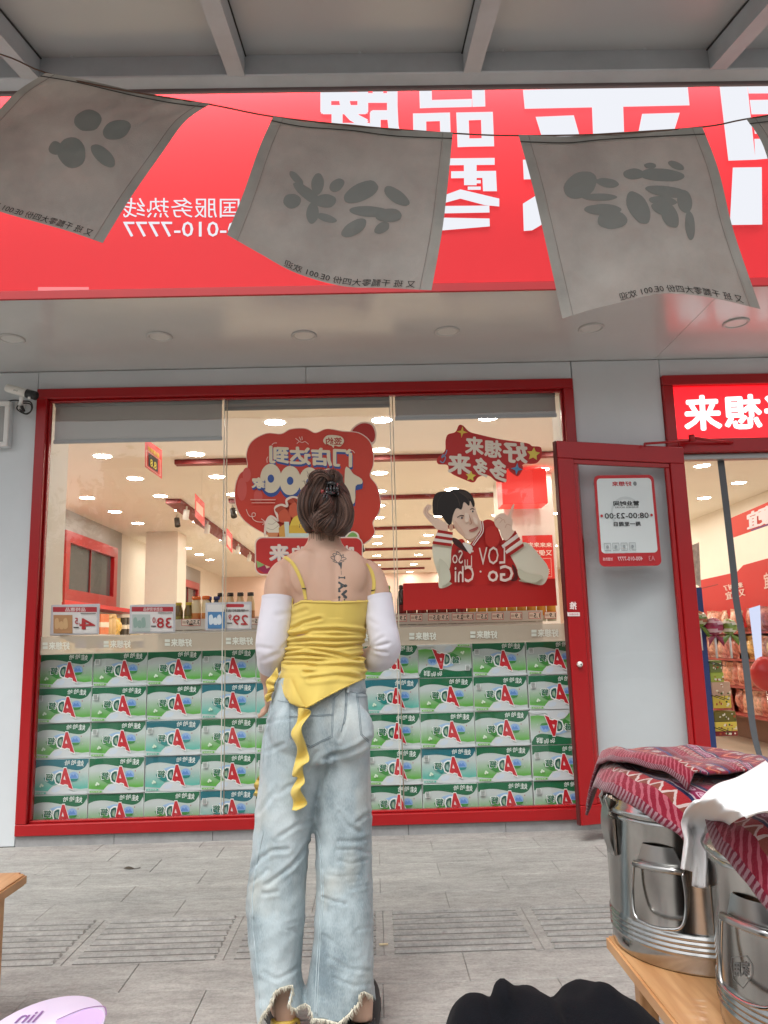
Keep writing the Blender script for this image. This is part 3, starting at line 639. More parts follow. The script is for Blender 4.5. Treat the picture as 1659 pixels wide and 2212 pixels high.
while x < x1-.05:
    h = cc[(i//2) % len(cc)] if x < 0 else cc[i % len(cc)]
    t = bpy.data.objects.new('drink_can', cm[h][0]); link(t); t.location = (x, gy+.06, zlow+.0005); tag(t, nm[h]+' drink can in the row just above the carton wall', 'can', nm[h]+' cans above the cartons'); link(bpy.data.objects.new('lid', cm[h][1]), t); x += .0715; i += 1
# under-deck boxes on the low shelf seen at left
# ---- left wall snack shelves
sh = empty('wall_snack_shelf', (LX+.3, 8.4, FZ), 'red topped snack shelf along the left shop wall', 'shelf')
for z, m_ in ((1.36, SHM), (1.0, SHM), (.62, SHM)):
    b = MB(); b.bbox(LX+.02, LX+.5, 6.2, 13.2, z-.03, z, m_, .003); put(b, 'deck', sh)
b = MB(); b.bbox(LX+.02, LX+.34, 6.2, 13.2, 1.73, 1.79, REDL, .003); put(b, 'top_board', sh)
b = MB(); b.box(LX+.02, LX+.03, 6.2, 13.2, FZ, 1.73, SHM); put(b, 'back_panel', sh)
pk = ['#2f3f8c', '#3a4a9a', '#e6c88a', '#efc97a', '#d9a85a', '#e9b14a', '#d8794a', '#cfae7a', '#e0b860', '#3a3426', '#f0dcae', '#e58a6a']
def snack_mesh(w_, d_, h_, c, kind):
    b = MB()
    if kind == 0: b.bbox(-w_/2, w_/2, -d_/2, d_/2, 0, h_, ink(c), .004); b.box(-w_/2-.001, w_/2+.001, -d_/2-.001, d_/2+.001, h_*.35, h_*.6, ink('#e9e0cf'))
    elif kind == 1: b.lathe([(w_*.42, 0), (w_*.5, .01), (w_*.5, h_*.78), (w_*.42, h_*.82), (w_*.46, h_*.83), (w_*.46, h_)], ink(c), n=16)
    else:
        fo = mat('foil_bag_'+c.strip('#'), c, .3, var=.45, vscale=28, coat=.3)
        for sg_ in (1, -1): b.grid(lambda a, q: ((a-.5)*w_*(1-.06*math.sin(q*math.pi)), sg_*(math.sin(a*math.pi)**.7*d_*.45*max(0, math.sin(min(1, max(0, (q-.1)/.8))*math.pi))**.7+.007*noise.noise(Vector((a*6, q*7, sg_+w_*9)))), q*h_), 11, 13, fo)
    return b.mesh('snack_pack')
sm_ = [snack_mesh(.15, .12, .24, c, i % 3) for i, c in enumerate(pk)]
cn = ['navy', 'blue', 'pale tan', 'light yellow', 'tan', 'golden', 'orange', 'khaki', 'mustard', 'near black', 'cream', 'coral']
for z in (1.3605, 1.0005):
    y = 7.4; i = 0
    while y < 13:
        k = min(max(0, int((y-8.6)/.37)), 11) if z > 1.1 else random.randrange(12)
        o = bpy.data.objects.new('snack_pack', sm_[k]); link(o); o.location = (LX+.42, y, z); o.rotation_euler.z = R(90)+random.uniform(-.1, .1); o.scale = (1, 1, random.uniform(1.0, 1.25))
        tag(o, cn[k]+' snack pack on the red topped wall shelf', 'snack pack', cn[k]+' packs on the wall shelf'); y += .17
# vertical red banner beside the left reveal
paper('banner', 5.6, 126, 1196, 138, 1330, '#d44038', 'thin vertical red banner beside the cream window reveal', 'banner', lambda D: D.rect(128, 1235, 135, 1300, '#efe0c8'))
# ---- hanging shelf signs with prices (pale boards behind the glass)
BRD = mat('sign_board_frame', (.60, .60, .64), .35)
def price_board(Q, txt, sup, head, pic, y, lab):
    q0, q1 = Q; fr = PY(q0[0], q0[1], y); to = PY(q1[0], q1[1], y); t = empty('price_board', ((fr.x+to.x)/2, y, to.z), lab, 'price sign')
    b = MB(); b.bbox(fr.x, to.x, y, y+.012, to.z, fr.z, BRD, .004); put(b, 'frame', t)
    D = Draw(on_y(y-.001, .0007)); (a, c), (d, e_) = Q; wd, hh = d-a, e_-c
    D.rect(a+4, c+4, d-4, e_-3, '#e3e0de'); head(D, a, c, wd, hh); pic(D, a, c, wd, hh)
    D.text(txt, a+wd*.60+0, c+hh*.46, a+wd*.92, c+hh*.82, '#b3262a', .02); D.text(sup, a+wd*.50, c+hh*.44, a+wd*.60, c+hh*.64, '#b3262a', .015); D.rect(a+wd*.47, c+hh*.74, a+wd*.58, c+hh*.78, '#55504c')
    D.rect(a+wd*.62, c+hh*.27, a+wd*.94, c+hh*.30, '#7a7470')
    put(D.b, 'print', t)
def hd(txt): return lambda D, a, c, wd, hh: (D.rect(a+4, c+hh*.07, a+wd-4, c+hh*.24, '#b5303a'), D.text(txt, a+wd*.3, c+hh*.09, a+wd*.72, c+hh*.22, '#f0d8d6', .02))
def pc(col, c2): return lambda D, a, c, wd, hh: (D.rect(a+5, c+hh*.34, a+wd*.45, c+hh*.96, col), [D.blob([(a+wd*(.08+.09*i), c+hh*(.5+.1*(i % 2))), (a+wd*(.15+.09*i), c+hh*(.46+.1*(i % 2))), (a+wd*(.17+.09*i), c+hh*(.75+.05*(i % 2))), (a+wd*(.09+.09*i), c+hh*(.8))], c2) for i in range(3)])
price_board(ZS((22, 378), (362, 590)), '4', '.5', hd('品特惠品'), pc('#b98a5e', '#d3ac7c'), GY+.045, 'framed price board reading 4.5 with a tan snack picture')
price_board(ZS((585, 378), (908, 578)), '38', '.0', hd('自助年货特品'), pc('#b9c4c0', '#93aca2'), GY+.045, 'framed price board reading 38.0 with a pale picture')
price_board(ZS((1125, 362), (1455, 555)), '29', '.9', lambda D, a, c, wd, hh: (D.rrect(a+wd*.45, c+hh*.05, a+wd*.84, c+hh*.17, 3, '#c02f38'), D.text('家庭超值装', a+wd*.4, c+hh*.24, a+wd*.85, c+hh*.34, '#55504e', .01)), pc('#4f86b8', '#dfe8ee'), GY+.045, 'price board reading 29.9 with a blue and white picture')

# ------------------------------------------------------------------ cartons stacked against the glass
CW, CH_, CD = .3435, .2155, .27
def carton_proto(teal, bar):
    g1 = '#0d6c78' if teal else '#0a6842'; g1b = '#2a9aa4' if teal else '#2f9a62'; low = '#4fb6a4' if teal else '#6fbf45'; dk = '#1c8a84' if teal else '#3a8f3f'
    pap = ink('#eef2f0', .38)
    b = MB(); b.bbox(-CW/2, CW/2, 0, CD, 0, CH_, ink('#dfe5e2', .5), .002); body = b.mesh('milk_carton')
    x = lambda a: -CW/2+.002+a*(CW-.004); z = lambda a: .002+(1-a)*(CH_-.004)
    D = Draw(lambda a, c, k: Vector((x(a), -.0005-k*.0004, z(c))))
    D.rect(0, 0, 1, 1, '#c4d0cd')
    # soft printed green fade towards the bottom
    fm = mat('carton_fade_'+('teal' if teal else 'green'), '#ffffff', .4); n, l = fm.node_tree.nodes, fm.node_tree.links
    if not n.get('fade'):
        tc = n.new('ShaderNodeTexCoord'); sx = n.new('ShaderNodeSeparateXYZ'); l.new(tc.outputs['Object'], sx.inputs[0]); cr = n.new('ShaderNodeValToRGB'); cr.name = 'fade'
        mr = n.new('ShaderNodeMapRange'); mr.inputs[1].default_value = CH_; mr.inputs[2].default_value = 0; l.new(sx.outputs[2], mr.inputs[0]); l.new(mr.outputs[0], cr.inputs[0]); l.new(cr.outputs[0], n['Principled BSDF'].inputs['Base Color'])
        cr.color_ramp.elements[0].position = .36; cr.color_ramp.elements[0].color = (*srgb('#c4d0cd'), 1); cr.color_ramp.elements[1].position = .80; cr.color_ramp.elements[1].color = (*srgb('#5fb8a8' if teal else '#5fae48'), 1)
    D.poly([(0, .30), (1, .30), (1, .84), (.86, .86), (.75, .83), (.5, .80), (.36, .74), (.34, .86), (.28, .90), (.0, .86)], fm)
    D.poly([(0, .0), (1, 0), (1, .2)] + cat_rom([(1, .07), (.93, .25), (.83, .32), (.70, .305), (.50, .235), (.30, .18), (.12, .19), (.0, .26)], 5, False)[1:], g1)
    D.line(cat_rom([(.93, .265), (.83, .337), (.70, .322), (.50, .255), (.36, .205)], 5, False), .012, '#cfe3d8')
    D.text('哈', .56, .045, .65, .18, '#eaf3ee', .012, slope=-.012); D.text('哈', .675, .035, .765, .175, '#eaf3ee', .012, slope=-.012); D.text('娃', .785, .035, .91, .20, '#eaf3ee', .014, slope=.02)
    D.ell(.735, .50, .092, .135, '#8fb4e0'); D.poly([(.66, .54), (.70, .43), (.735, .47), (.76, .42), (.81, .54)], '#5f8fd0'); D.poly([(.645, .56), (.825, .56), (.80, .62), (.735, .64), (.67, .62)], dk)
    D.poly([(.33, .36), (.45, .30), (.62, .29), (.60, .40), (.40, .42)], '#9cc0e2')
    D.poly(cat_rom([(.20, .50), (.32, .56), (.42, .62), (.36, .72), (.28, .66), (.22, .60)], 4), dk)
    D.poly(cat_rom([(.28, .98), (.33, .80), (.42, .73), (.55, .72), (.63, .78), (.72, .92), (.86, .90), (1, .93), (1, .99), (.6, .995)], 4), '#d3dbdd')
    D.blob([(.34, .86), (.42, .78), (.50, .80), (.47, .90), (.38, .93)], '#cddbe6')
    D.text('D', .395, .37, .525, .70, '#f2f7f4', .09); D.text('D', .412, .395, .508, .675, '#0a5f52', .045)
    D.text('钙', .225, .395, .375, .60, '#f2f7f4', .06); D.text('钙', .235, .405, .362, .59, '#0d6a4a', .04)
    A = [(.555, .25), (.60, .25), (.735, .86), (.655, .80), (.645, .73), (.59, .70), (.555, .725), (.50, .69)]
    D.poly([(.55, .225), (.605, .225), (.755, .90), (.65, .83), (.635, .76), (.59, .735), (.56, .76), (.485, .71)], '#f4f4f2'); D.poly(A, '#c4202c')
    D.poly([(.575, .46), (.60, .585), (.555, .57)], '#f0dede')
    D.ell(.16, .70, .018, .03, '#dcefd8'); D.ell(.185, .73, .018, .03, '#dcefd8'); D.ell(.145, .745, .018, .03, '#dcefd8')
    D.rect(.03, .915, .25, .965, low); D.text('营养饮品', .05, .925, .22, .957, '#e8f2e6', .01)
    for i in range(4): D.rect(.845+(i % 2)*.03, .36+i*.07, .858+(i % 2)*.03, .40+i*.07, '#b9c4bd' if i else '#b0525a')
    if bar:
        D.rect(.035, .19, .125, .355, '#eef2f0')
        for i in range(5): D.rect(.045, .205+i*.028, .115, .222+i*.028, '#6a7a72' if i < 3 else '#94a29c')
    pr = D.b.mesh('front_print')
    tb = MB(); tb.box(-CW/2+.01, CW/2-.01, CD*.44, CD*.56, CH_, CH_+.0008, ink('#cfc7b4')); tape = tb.mesh('tape')
    return body, pr, tape
CP = {(t, b_): carton_proto(t, b_) for t in (0, 1) for b_ in (0, 1)}
teal = {(1, 3), (1, 4), (2, 2), (3, 0), (3, 2), (1, 6), (3, 7), (4, 3), (2, 5)}; upd = {(0, 7), (2, 9)}
for r_ in range(5):
    for c_ in range(10):
        rr = random.Random(r_*31+c_); t_, b_ = int((r_, c_) in teal), int(rr.random() < .52)
        me = CP[(t_, b_)]; z0 = FZ+.006+(4-r_)*(CH_+.0008)
        o = bpy.data.objects.new('milk_carton', me[0]); link(o)
        x = -2.14+c_*.3462+CW/2+rr.uniform(-.001, .001)+(.004 if c_ == 9 else 0)
        o.location = (x, 5.022+rr.uniform(0, .012), z0); o.rotation_euler.z = R(rr.uniform(-.5, .5))
        for m_ in me[1:]: link(bpy.data.objects.new(m_.name.split('.')[0], m_), o)
        if (r_, c_) in upd:
            o.rotation_euler = (0, R(180), 0); o.location.z += CH_
            tag(o, 'green milk drink carton standing upside down in the '+('top row' if r_ == 0 else 'middle row')+' of the carton wall', 'carton')
        elif t_: tag(o, 'teal banded milk drink carton in the carton wall'+(' with a barcode patch' if b_ else ' without a barcode patch'), 'carton', 'teal cartons'+(' with barcode' if b_ else ''))
        else: tag(o, 'green banded milk drink carton in the carton wall'+(' with a barcode patch' if b_ else ' without a barcode patch'), 'carton', 'green cartons'+(' with barcode' if b_ else ''))
# ------------------------------------------------------------------ stickers on the glass
FILM = lambda n_, h, a=.9: glass('film_'+n_, film=a, filmcol=srgb(h))
# frosted band
z0, z1 = PY(700, 1399, GY).z, PY(700, 1360, GY).z
b = MB(); b.add([(pxs[0]+.004, GY-.0015, z0), (pxs[-1]-.004, GY-.0015, z0), (pxs[-1]-.004, GY-.0015, z1), (pxs[0]+.004, GY-.0015, z1)], [(0, 1, 2, 3)], FILM('frost', '#b9ad9a', .78))
fb = b.build('frosted_band', label='frosted strip with pale characters running across the window glass', cat='window film')
D = Draw(on_y(GY-.0018, .0003))
for i in range(9):
    u = 106+132*i; zc = PY(u, 1378-.0235*(u-500), GY); c0 = PROJ((zc.x, GY, (z0+z1)/2))
    D.text('好想来', u, c0[1]-8, u+44, c0[1]+8, '#cfd2c6', .03); D.rect(u-14, c0[1]-7, u-3, c0[1]-1, '#c4c8bc'); D.rect(u-14, c0[1]+1, u-3, c0[1]+7, '#c4c8bc')
put(D.b, 'lettering', fb)
# cloud sticker
D = Draw(on_y(GY-.002, .0005)); P4 = lambda *p: Z4(*p)
def blob4(col, *p, n=6): D.poly(cat_rom(P4(*p), n), col)
def e4(x, y, rx, ry, col, rot=0): c = P4((x, y))[0]; D.ell(c[0], c[1], rx*.2604, ry*.2604, col, rot=rot)
def t4(t, x0, y0, x1, y1, col, bold=0, slope=0): (a, c), (d, e_) = P4((x0, y0), (x1, y1)); D.text(t, a, c, d, e_, col, bold, slope=slope*.2604)
RD, RD2, CRM, BLU = '#cf3f2b', '#b5281f', '#e6d9bd', '#35569c'
cl = [(262, 560), (255, 450), (300, 345), (420, 280), (540, 284), (620, 245), (740, 240), (825, 275), (920, 242), (1050, 262), (1180, 275), (1270, 340), (1302, 440), (1300, 545), (1275, 630), (1335, 720), (1362, 850), (1345, 940), (1298, 1015), (1310, 1110), (1200, 1205), (1000, 1250), (700, 1250), (480, 1140), (335, 1070), (225, 985), (168, 870), (160, 740), (195, 620)]
blob4('#e3c9b8', (1115, 260), (1200, 185), (1300, 200), (1332, 290), (1300, 370), (1200, 340)); blob4(RD2, (1130, 260), (1205, 196), (1290, 210), (1320, 290), (1295, 350), (1200, 330))
D.poly(cat_rom(P4(*[(x+(x-760)*.012, y+(y-720)*.014) for x, y in cl]), 5), '#e6cfc0'); D.poly(cat_rom(P4(*cl), 5), RD)
for sx, sy, rx, ry in ((215, 740, 40, 95), (350, 800, 36, 60), (255, 620, 34, 60)): e4(sx, sy, rx, ry, '#d65a50')
t4('门店达到', 452, 400, 1128, 540, BLU, .045, 30); t4('门店达到', 448, 382, 1122, 522, CRM, .045, 30)
for x, y in ((455, 650), (615, 668), (775, 680), (930, 690)): e4(x+4, y+26, 92, 128, BLU)
D.poly(P4((1075, 600), (1115, 600), (1220, 680), (1215, 735), (1160, 750), (1152, 880), (1080, 885)), BLU)
for x, y in ((455, 650), (615, 668), (775, 680), (930, 690)): e4(x, y, 88, 122, CRM); e4(x, y+2, 27, 34, BLU)
D.poly(cat_rom(P4((1070, 575), (1110, 572), (1140, 612), (1208, 655), (1210, 695), (1158, 715), (1150, 850), (1075, 858)), 3), CRM)
t4('家', 305, 660, 405, 745, BLU, .06); t4('家', 300, 645, 400, 730, CRM, .05)
blob4(CRM, (890, 330), (930, 292), (1030, 300), (1062, 340), (1030, 385), (985, 378), (975, 398), (955, 378), (905, 365)); t4('签约', 912, 312, 1042, 372, '#b5402c', .03)
for p in (((660, 318), (690, 340)), ((690, 305), (705, 335)), ((712, 302), (716, 330)), ((462, 375), (480, 358), (505, 356)), ((425, 520), (422, 490), (432, 470)), ((670, 362), (690, 345), (715, 352), (740, 345), (768, 368)), ((1110, 415), (1135, 422), (1150, 440)), ((250, 905), (275, 960), (320, 965), (325, 940), (300, 940), (305, 985), (345, 1010), (405, 1012)), ((375, 985), (407, 1012), (385, 1035))):
    D.line(cat_rom(P4(*p), 4, False), 1.3, '#f0d6c6')
D.rect(*P4((285, 822))[0], *P4((495, 832))[0], '#e2a090'); D.rect(*P4((295, 848))[0], *P4((490, 856))[0], '#e2a090')
# treats on the banner
D.line(cat_rom(P4((405, 1130), (415, 1020), (455, 965), (520, 1000), (490, 900), (540, 870), (590, 880), (585, 830), (640, 805), (700, 830), (760, 900)), 5, False), 5, '#f1dccb')
blob4('#b5482c', (490, 905), (540, 878), (580, 900), (550, 930), (510, 935)); blob4('#cf5a3a', (520, 940), (575, 905), (615, 960), (610, 1020), (530, 1010)); blob4('#b5482c', (590, 840), (640, 812), (680, 830), (650, 860)); blob4('#d2603f', (610, 880), (660, 850), (720, 880), (720, 980), (620, 970))
blob4('#eee3cc', (412, 1075), (425, 1020), (450, 975), (490, 1000), (525, 1040), (520, 1100), (470, 1120)); D.line(cat_rom(P4((420, 1060), (470, 1075), (520, 1040)), 4, False), 1, '#b9a88e'); D.line(cat_rom(P4((430, 1025), (470, 1030), (500, 1005)), 4, False), 1, '#b9a88e'); D.poly(P4((420, 1100), (520, 1100), (505, 1145), (440, 1145)), '#d98b5c')
D.poly(P4((520, 1060), (590, 1010), (600, 1145), (525, 1145)), '#dda24a'); D.poly(P4((565, 1010), (605, 1010), (615, 1140), (575, 1145)), '#cfdcd2')
blob4('#e9c84e', (620, 1060), (640, 980), (700, 955), (740, 1000), (740, 1080)); D.poly(P4((605, 1040), (745, 1040), (745, 1105), (605, 1105)), '#e0b63c'); D.poly(P4((600, 1105), (770, 1105), (770, 1150), (600, 1150)), '#d3e3d8')
blob4('#3c2f6e', (1030, 1150), (1050, 1080), (1100, 1055), (1118, 1090), (1090, 1150)); blob4('#eadfcc', (1050, 1190), (1080, 1120), (1130, 1088), (1180, 1110), (1190, 1170), (1160, 1212), (1090, 1215)); blob4('#7fb05c', (1062, 1186), (1090, 1130), (1130, 1098), (1168, 1118), (1172, 1165), (1150, 1200))
def rr4(x0, y0, x1, y1, r, col): (a, c), (d, e_) = P4((x0, y0), (x1, y1)); D.rrect(a, c, d, e_, r, col)
rr4(322, 1135, 1218, 1452, 16, '#e5d3c4'); rr4(332, 1146, 1210, 1442, 14, '#c22d28'); D.poly(P4((334, 1340), (470, 1400), (600, 1436), (400, 1436), (345, 1400)), '#9c1f4a'); D.poly(P4((334, 1330), (405, 1368), (345, 1392)), '#8fae68'); D.poly(P4((405, 1368), (450, 1385), (420, 1398)), '#e0b9a0')
t4('来', 450, 1205, 602, 1335, '#b8c0c4', .05); t4('来', 446, 1200, 598, 1330, '#ead8cc', .04); t4('购', 635, 1212, 760, 1330, '#ead8cc', .04); t4('啦', 1010, 1210, 1140, 1335, '#ead8cc', .04)
D.b.build('cloud_sticker', label='large red cloud shaped sticker announcing ten thousand shops on the glass', cat='sticker')
# slogan sticker
D = Draw(on_y(GY-.002, .0005))
def t5(t, x0, y0, x1, y1, col, bold=0, sl=0): (a, c), (d, e_) = Z5((x0, y0), (x1, y1)); D.text(t, a, c, d, e_, col, bold, slope=sl)
RDD = '#bd231e'
for p in ([(500, 460), (520, 410), (580, 390), (610, 335), (645, 340), (690, 385), (770, 410), (960, 452), (1160, 480), (1205, 505), (1275, 515), (1280, 590), (1245, 640), (1190, 650), (1140, 650), (1060, 700), (1000, 690), (990, 790), (920, 795), (850, 745), (770, 755), (730, 800), (660, 780), (540, 722), (515, 660), (440, 650), (436, 600), (495, 545)],): D.poly(cat_rom(Z5(*p), 4), RDD)
D.poly(cat_rom(Z5((1010, 690), (1060, 640), (1130, 670), (1100, 740), (1070, 745)), 3), RDD)
t5('来', 665, 428, 805, 565, '#eadfce', .045, 3); t5('想', 820, 455, 952, 588, '#eadfce', .045, 3); t5('好', 975, 470, 1160, 630, '#eadfce', .045, 3)
t5('来', 525, 568, 702, 722, '#eadfce', .045, 3); t5('多', 728, 600, 838, 745, '#eadfce', .045, 3); t5('多', 862, 615, 992, 782, '#eadfce', .045, 3)
for (x, y), r_, c, n_, inn in (((635, 390), 48, '#e3c24a', 4, .3), ((1215, 570), 56, '#e8d35a', 5, .5), ((705, 750), 44, '#e8d35a', 5, .5), ((1080, 690), 50, '#5f95bd', 4, .35)):
    q = Z5((x, y))[0]; D.star(q[0], q[1], r_*.2657, c, n_, inn, .1)
D.line(cat_rom(Z5((455, 625), (480, 640), (500, 600), (480, 575), (470, 600), (500, 570), (512, 535)), 4, False), 2.2, '#7f9fc0')
D.b.build('slogan_sticker', label='red sticker with white characters and stars above the man poster', cat='sticker')
# poster of a man leaning on a red panel (flat print)
D = Draw(on_y(GY-.002, .0005))
def b5(col, *p, n=5): D.poly(cat_rom(Z5(*p), n), col)
def l5(col, wd, *p): D.line(cat_rom(Z5(*p), 4, False), wd, col)
SK, SK2, HR, JR, CR2 = '#ecd0ba', '#d3a78c', '#1d1613', '#b81a13', '#e0dec8'
D.poly(Z5((155, 1622), (1392, 1582), (1408, 1802), (157, 1842)), '#b01712')
b5(CR2, (395, 1300), (430, 1270), (560, 1310), (570, 1480), (565, 1610), (455, 1660), (440, 1560), (400, 1420))
b5(CR2, (1010, 1380), (1120, 1290), (1190, 1310), (1270, 1400), (1330, 1480), (1335, 1560), (1290, 1632), (1190, 1620), (1080, 1590), (1040, 1500))
b5(JR, (560, 1300), (640, 1260), (690, 1320), (800, 1120), (900, 1125), (960, 1260), (1030, 1400), (1080, 1500), (1090, 1600), (560, 1625), (545, 1450)); b5('#5a0d0a', (1040, 1470), (1075, 1500), (1085, 1590), (1030, 1600), (1060, 1560)); b5('#3a1512', (555, 1250), (610, 1270), (680, 1360), (640, 1350), (570, 1300))
b5(SK2, (560, 1120), (620, 1210), (690, 1285), (740, 1260), (770, 1180), (700, 1150))
b5('#e9e2d8', (640, 1290), (690, 1300), (720, 1330), (700, 1380), (660, 1330))
b5(SK, (545, 1050), (560, 950), (640, 920), (720, 960), (760, 1060), (785, 1130), (780, 1190), (740, 1240), (690, 1262), (630, 1230), (570, 1160))
b5(SK, (318, 1040), (345, 985), (380, 985), (385, 1015), (360, 1040), (400, 1070), (470, 1110), (515, 1140), (512, 1205), (440, 1190), (390, 1140), (345, 1090)); l5(SK2, 1, (345, 1000), (335, 1045), (370, 1090)); l5(SK2, 1, (365, 1000), (350, 1040), (385, 1075))
b5(HR, (395, 1020), (400, 930), (440, 880), (530, 870), (560, 855), (650, 860), (710, 900), (738, 970), (725, 1000), (700, 950), (690, 990), (650, 960), (630, 1020), (590, 1010), (560, 1070), (545, 1150), (510, 1130), (470, 1080), (410, 1070)); b5('#3a2c25', (600, 870), (670, 880), (715, 930), (690, 930), (640, 900)); l5('#4a3a32', 1.2, (560, 880), (600, 930), (620, 1000)); l5('#4a3a32', 1, (620, 880), (680, 930), (690, 980)); l5('#3a2e28', 1, (480, 890), (440, 950), (430, 1040))
l5('#3b2a22', 1.6, (595, 1085), (625, 1068), (650, 1072)); l5('#3b2a22', 1.6, (700, 1020), (720, 1012), (735, 1022)); D.ell(*Z5((632, 1088))[0], 3.6, 2.2, '#f0e3da'); D.ell(*Z5((634, 1088))[0], 2, 2.1, '#241812'); D.ell(*Z5((720, 1036))[0], 3, 2, '#f0e3da'); D.ell(*Z5((722, 1036))[0], 1.8, 1.9, '#241812')
l5('#b5866e', 1.4, (690, 1060), (712, 1130), (695, 1140)); b5('#b8695e', (690, 1190), (730, 1172), (765, 1160), (755, 1185), (715, 1202)); l5('#8a4a44', .8, (695, 1188), (730, 1180), (762, 1165))
b5(SK2, (530, 1150), (555, 1140), (560, 1185), (535, 1190))
for i, c in enumerate(('#a8160f', '#eadfd6', '#a8160f', '#eadfd6', '#a8160f')):
    D.poly(Z5((440-i*10, 1185+i*23), (560-i*2, 1205+i*23), (558-i*2, 1229+i*23), (432-i*10, 1208+i*23)), c)
    D.poly(Z5((940+i*15, 1290+i*23), (1068+i*16, 1190+i*26), (1082+i*14, 1218+i*25), (952+i*15, 1313+i*23)), c)
for i, c in enumerate(('#eadfd6', '#a8160f', '#eadfd6')): l5(c, 2.2, (785+i*8, 1110+i*4), (790+i*8, 1190+i*4), (755+i*6, 1250+i*4), (715+i*6, 1310+i*2))
b5(SK, (895, 1100), (930, 1060), (975, 1050), (1005, 1070), (1045, 985), (1058, 985), (1035, 1085), (1050, 1110), (1040, 1180), (1060, 1200), (1000, 1270), (960, 1250), (940, 1190), (905, 1150)); l5(SK2, 1.2, (905, 1110), (935, 1085), (960, 1100)); l5(SK2, 1.2, (940, 1130), (970, 1100), (985, 1130)); l5(SK2, 1.2, (985, 1170), (1000, 1140), (1030, 1150))
b5('#c22a20', (830, 1180), (900, 1160), (940, 1260), (900, 1330), (830, 1300)); b5('#8f120d', (600, 1330), (650, 1400), (640, 1560), (590, 1600), (570, 1450)); b5('#98130e', (930, 1420), (990, 1500), (1000, 1590), (960, 1590), (935, 1500)); b5('#c9c8b0', (1090, 1500), (1170, 1540), (1290, 1560), (1230, 1615), (1110, 1585)); b5('#cbcab4', (450, 1420), (520, 1480), (540, 1590), (470, 1640), (455, 1540)); b5('#e4bda4', (575, 1110), (610, 1150), (660, 1230), (630, 1225), (590, 1170)); b5('#f2dcc8', (660, 1050), (690, 1060), (690, 1110), (660, 1120)); b5('#f2dcc8', (725, 1080), (755, 1100), (760, 1140), (735, 1130))
JW = '#e6d0c4'
t5('LOV', 770, 1330, 985, 1475, JW, 0, -4); t5('So', 555, 1350, 640, 1460, JW); t5('Lu', 655, 1395, 715, 1490, JW); t5('Chi', 575, 1480, 730, 1610, JW, .02); t5('Go', 845, 1475, 1050, 1605, JW, .02)
for x, y in ((720, 1360), (712, 1510), (785, 1525)): D.ell(*Z5((x, y))[0], 2.2, 2.2, JW)
D.b.build('man_poster', label='printed poster of a pointing man in a red varsity jacket on the glass', cat='poster')

# ------------------------------------------------------------------ open door leaf
dh, df = Vector((2.03, W-.055, 0)), Vector((1.148, 4.60, 0)); dv = (dh-df); DW = dv.length; dang = math.atan2(dv.y, dv.x); DZ0, DZ1 = .095, 2.345
door = MB(); frame(door, 0, DW, DZ0, DZ1, .108, -.025, .025, RED); 
do = door.build('door'); do.location = df; do.rotation_euler.z = dang; do.parent = bld; do.matrix_parent_inverse = Matrix.Translation(-bld.location)
door_n = Vector((-dv.y, dv.x, 0)).normalized()*-1
b = MB(); frame(b, .108, DW-.108, DZ0+.108, DZ1-.108, .03, -.012, .014, mat('red_bead', (.36, .01, .012), .25)); b.build('glazing_bead', do)
b = MB(); b.add([(.13, 0, DZ0+.13), (DW-.13, 0, DZ0+.13), (DW-.13, 0, DZ1-.13), (.13, 0, DZ1-.13)], [(0, 1, 2, 3)], glass('door_glass', (.97, .985, .985))); b.build('glass_pane', do)
b = MB(); b.box(-.007, -.0005, -.014, .02, DZ0, DZ1, mat('door_edge_strip', (.10, .012, .012), .5)); b.build('edge_strip', do)
kn = PY(*Z6((203, 1587))[0], 4.60); kx = .05
b = MB(); b.lathe([(.017, 0), (.017, .012), (.012, .02), (.0, .022)], mat('white_knob', (.75, .73, .68), .3), (kx, -.025, kn.z), 20, Matrix.Rotation(R(90), 3, 'X')); b.lathe([(.005, .022), (.004, .0235), (0, .0236)], BLACK, (kx, -.025, kn.z), 10, Matrix.Rotation(R(90), 3, 'X')); b.build('knob', do)
def PD(off):
    n_ = Vector((dv.y, -dv.x, 0)).normalized()
    def mp(u, v, k):
        d = ray(u, v); p0 = df+n_*(off+k*.0006); return EYE+d*((p0-EYE).dot(n_)/d.dot(n_))
    return mp
D = Draw(PD(.026)); D.quadtext('推', Z6((175, 1262), (210, 1262), (212, 1300), (177, 1300)), '#ecdcd8', .03); D.poly(Z6((163, 1316), (228, 1316), (229, 1336), (165, 1336)), '#e6dcda'); D.quadtext('自动感应', Z6((172, 1321), (220, 1321), (221, 1331), (173, 1331)), '#c0392f')
o = D.b.build('push_label'); o.parent = do; o.matrix_parent_inverse = (Matrix.Translation(df) @ Matrix.Rotation(dang, 4, 'Z')).inverted()
D = Draw(PD(.004)); A4 = Z6((300, 602), (612, 598), (656, 1072), (332, 1078))
def q6(a, c): (x0, y0), (x1, y1), (x2, y2), (x3, y3) = A4; return ((x0*(1-a)+x1*a)*(1-c)+(x3*(1-a)+x2*a)*c, (y0*(1-a)+y1*a)*(1-c)+(y3*(1-a)+y2*a)*c)
mp0 = D.mp; D.mp = lambda a, c, k: mp0(*q6(a, c), k)
rx, rz = .06, .04
def rr(x0, y0, x1, y1, r_, col):
    P_ = []
    for cx_, cy_, a0 in ((x1-r_, y0+r_*.66, -90), (x1-r_, y1-r_*.66, 0), (x0+r_, y1-r_*.66, 90), (x0+r_, y0+r_*.66, 180)): P_ += [(cx_+r_*math.cos(R(a0+t)), cy_+r_*.66*math.sin(R(a0+t))) for t in range(0, 91, 18)]
    D.poly(P_, col)
rr(0, 0, 1, 1, .09, '#b5242a'); rr(.045, .035, .955, .855, .06, '#d3dbdb')
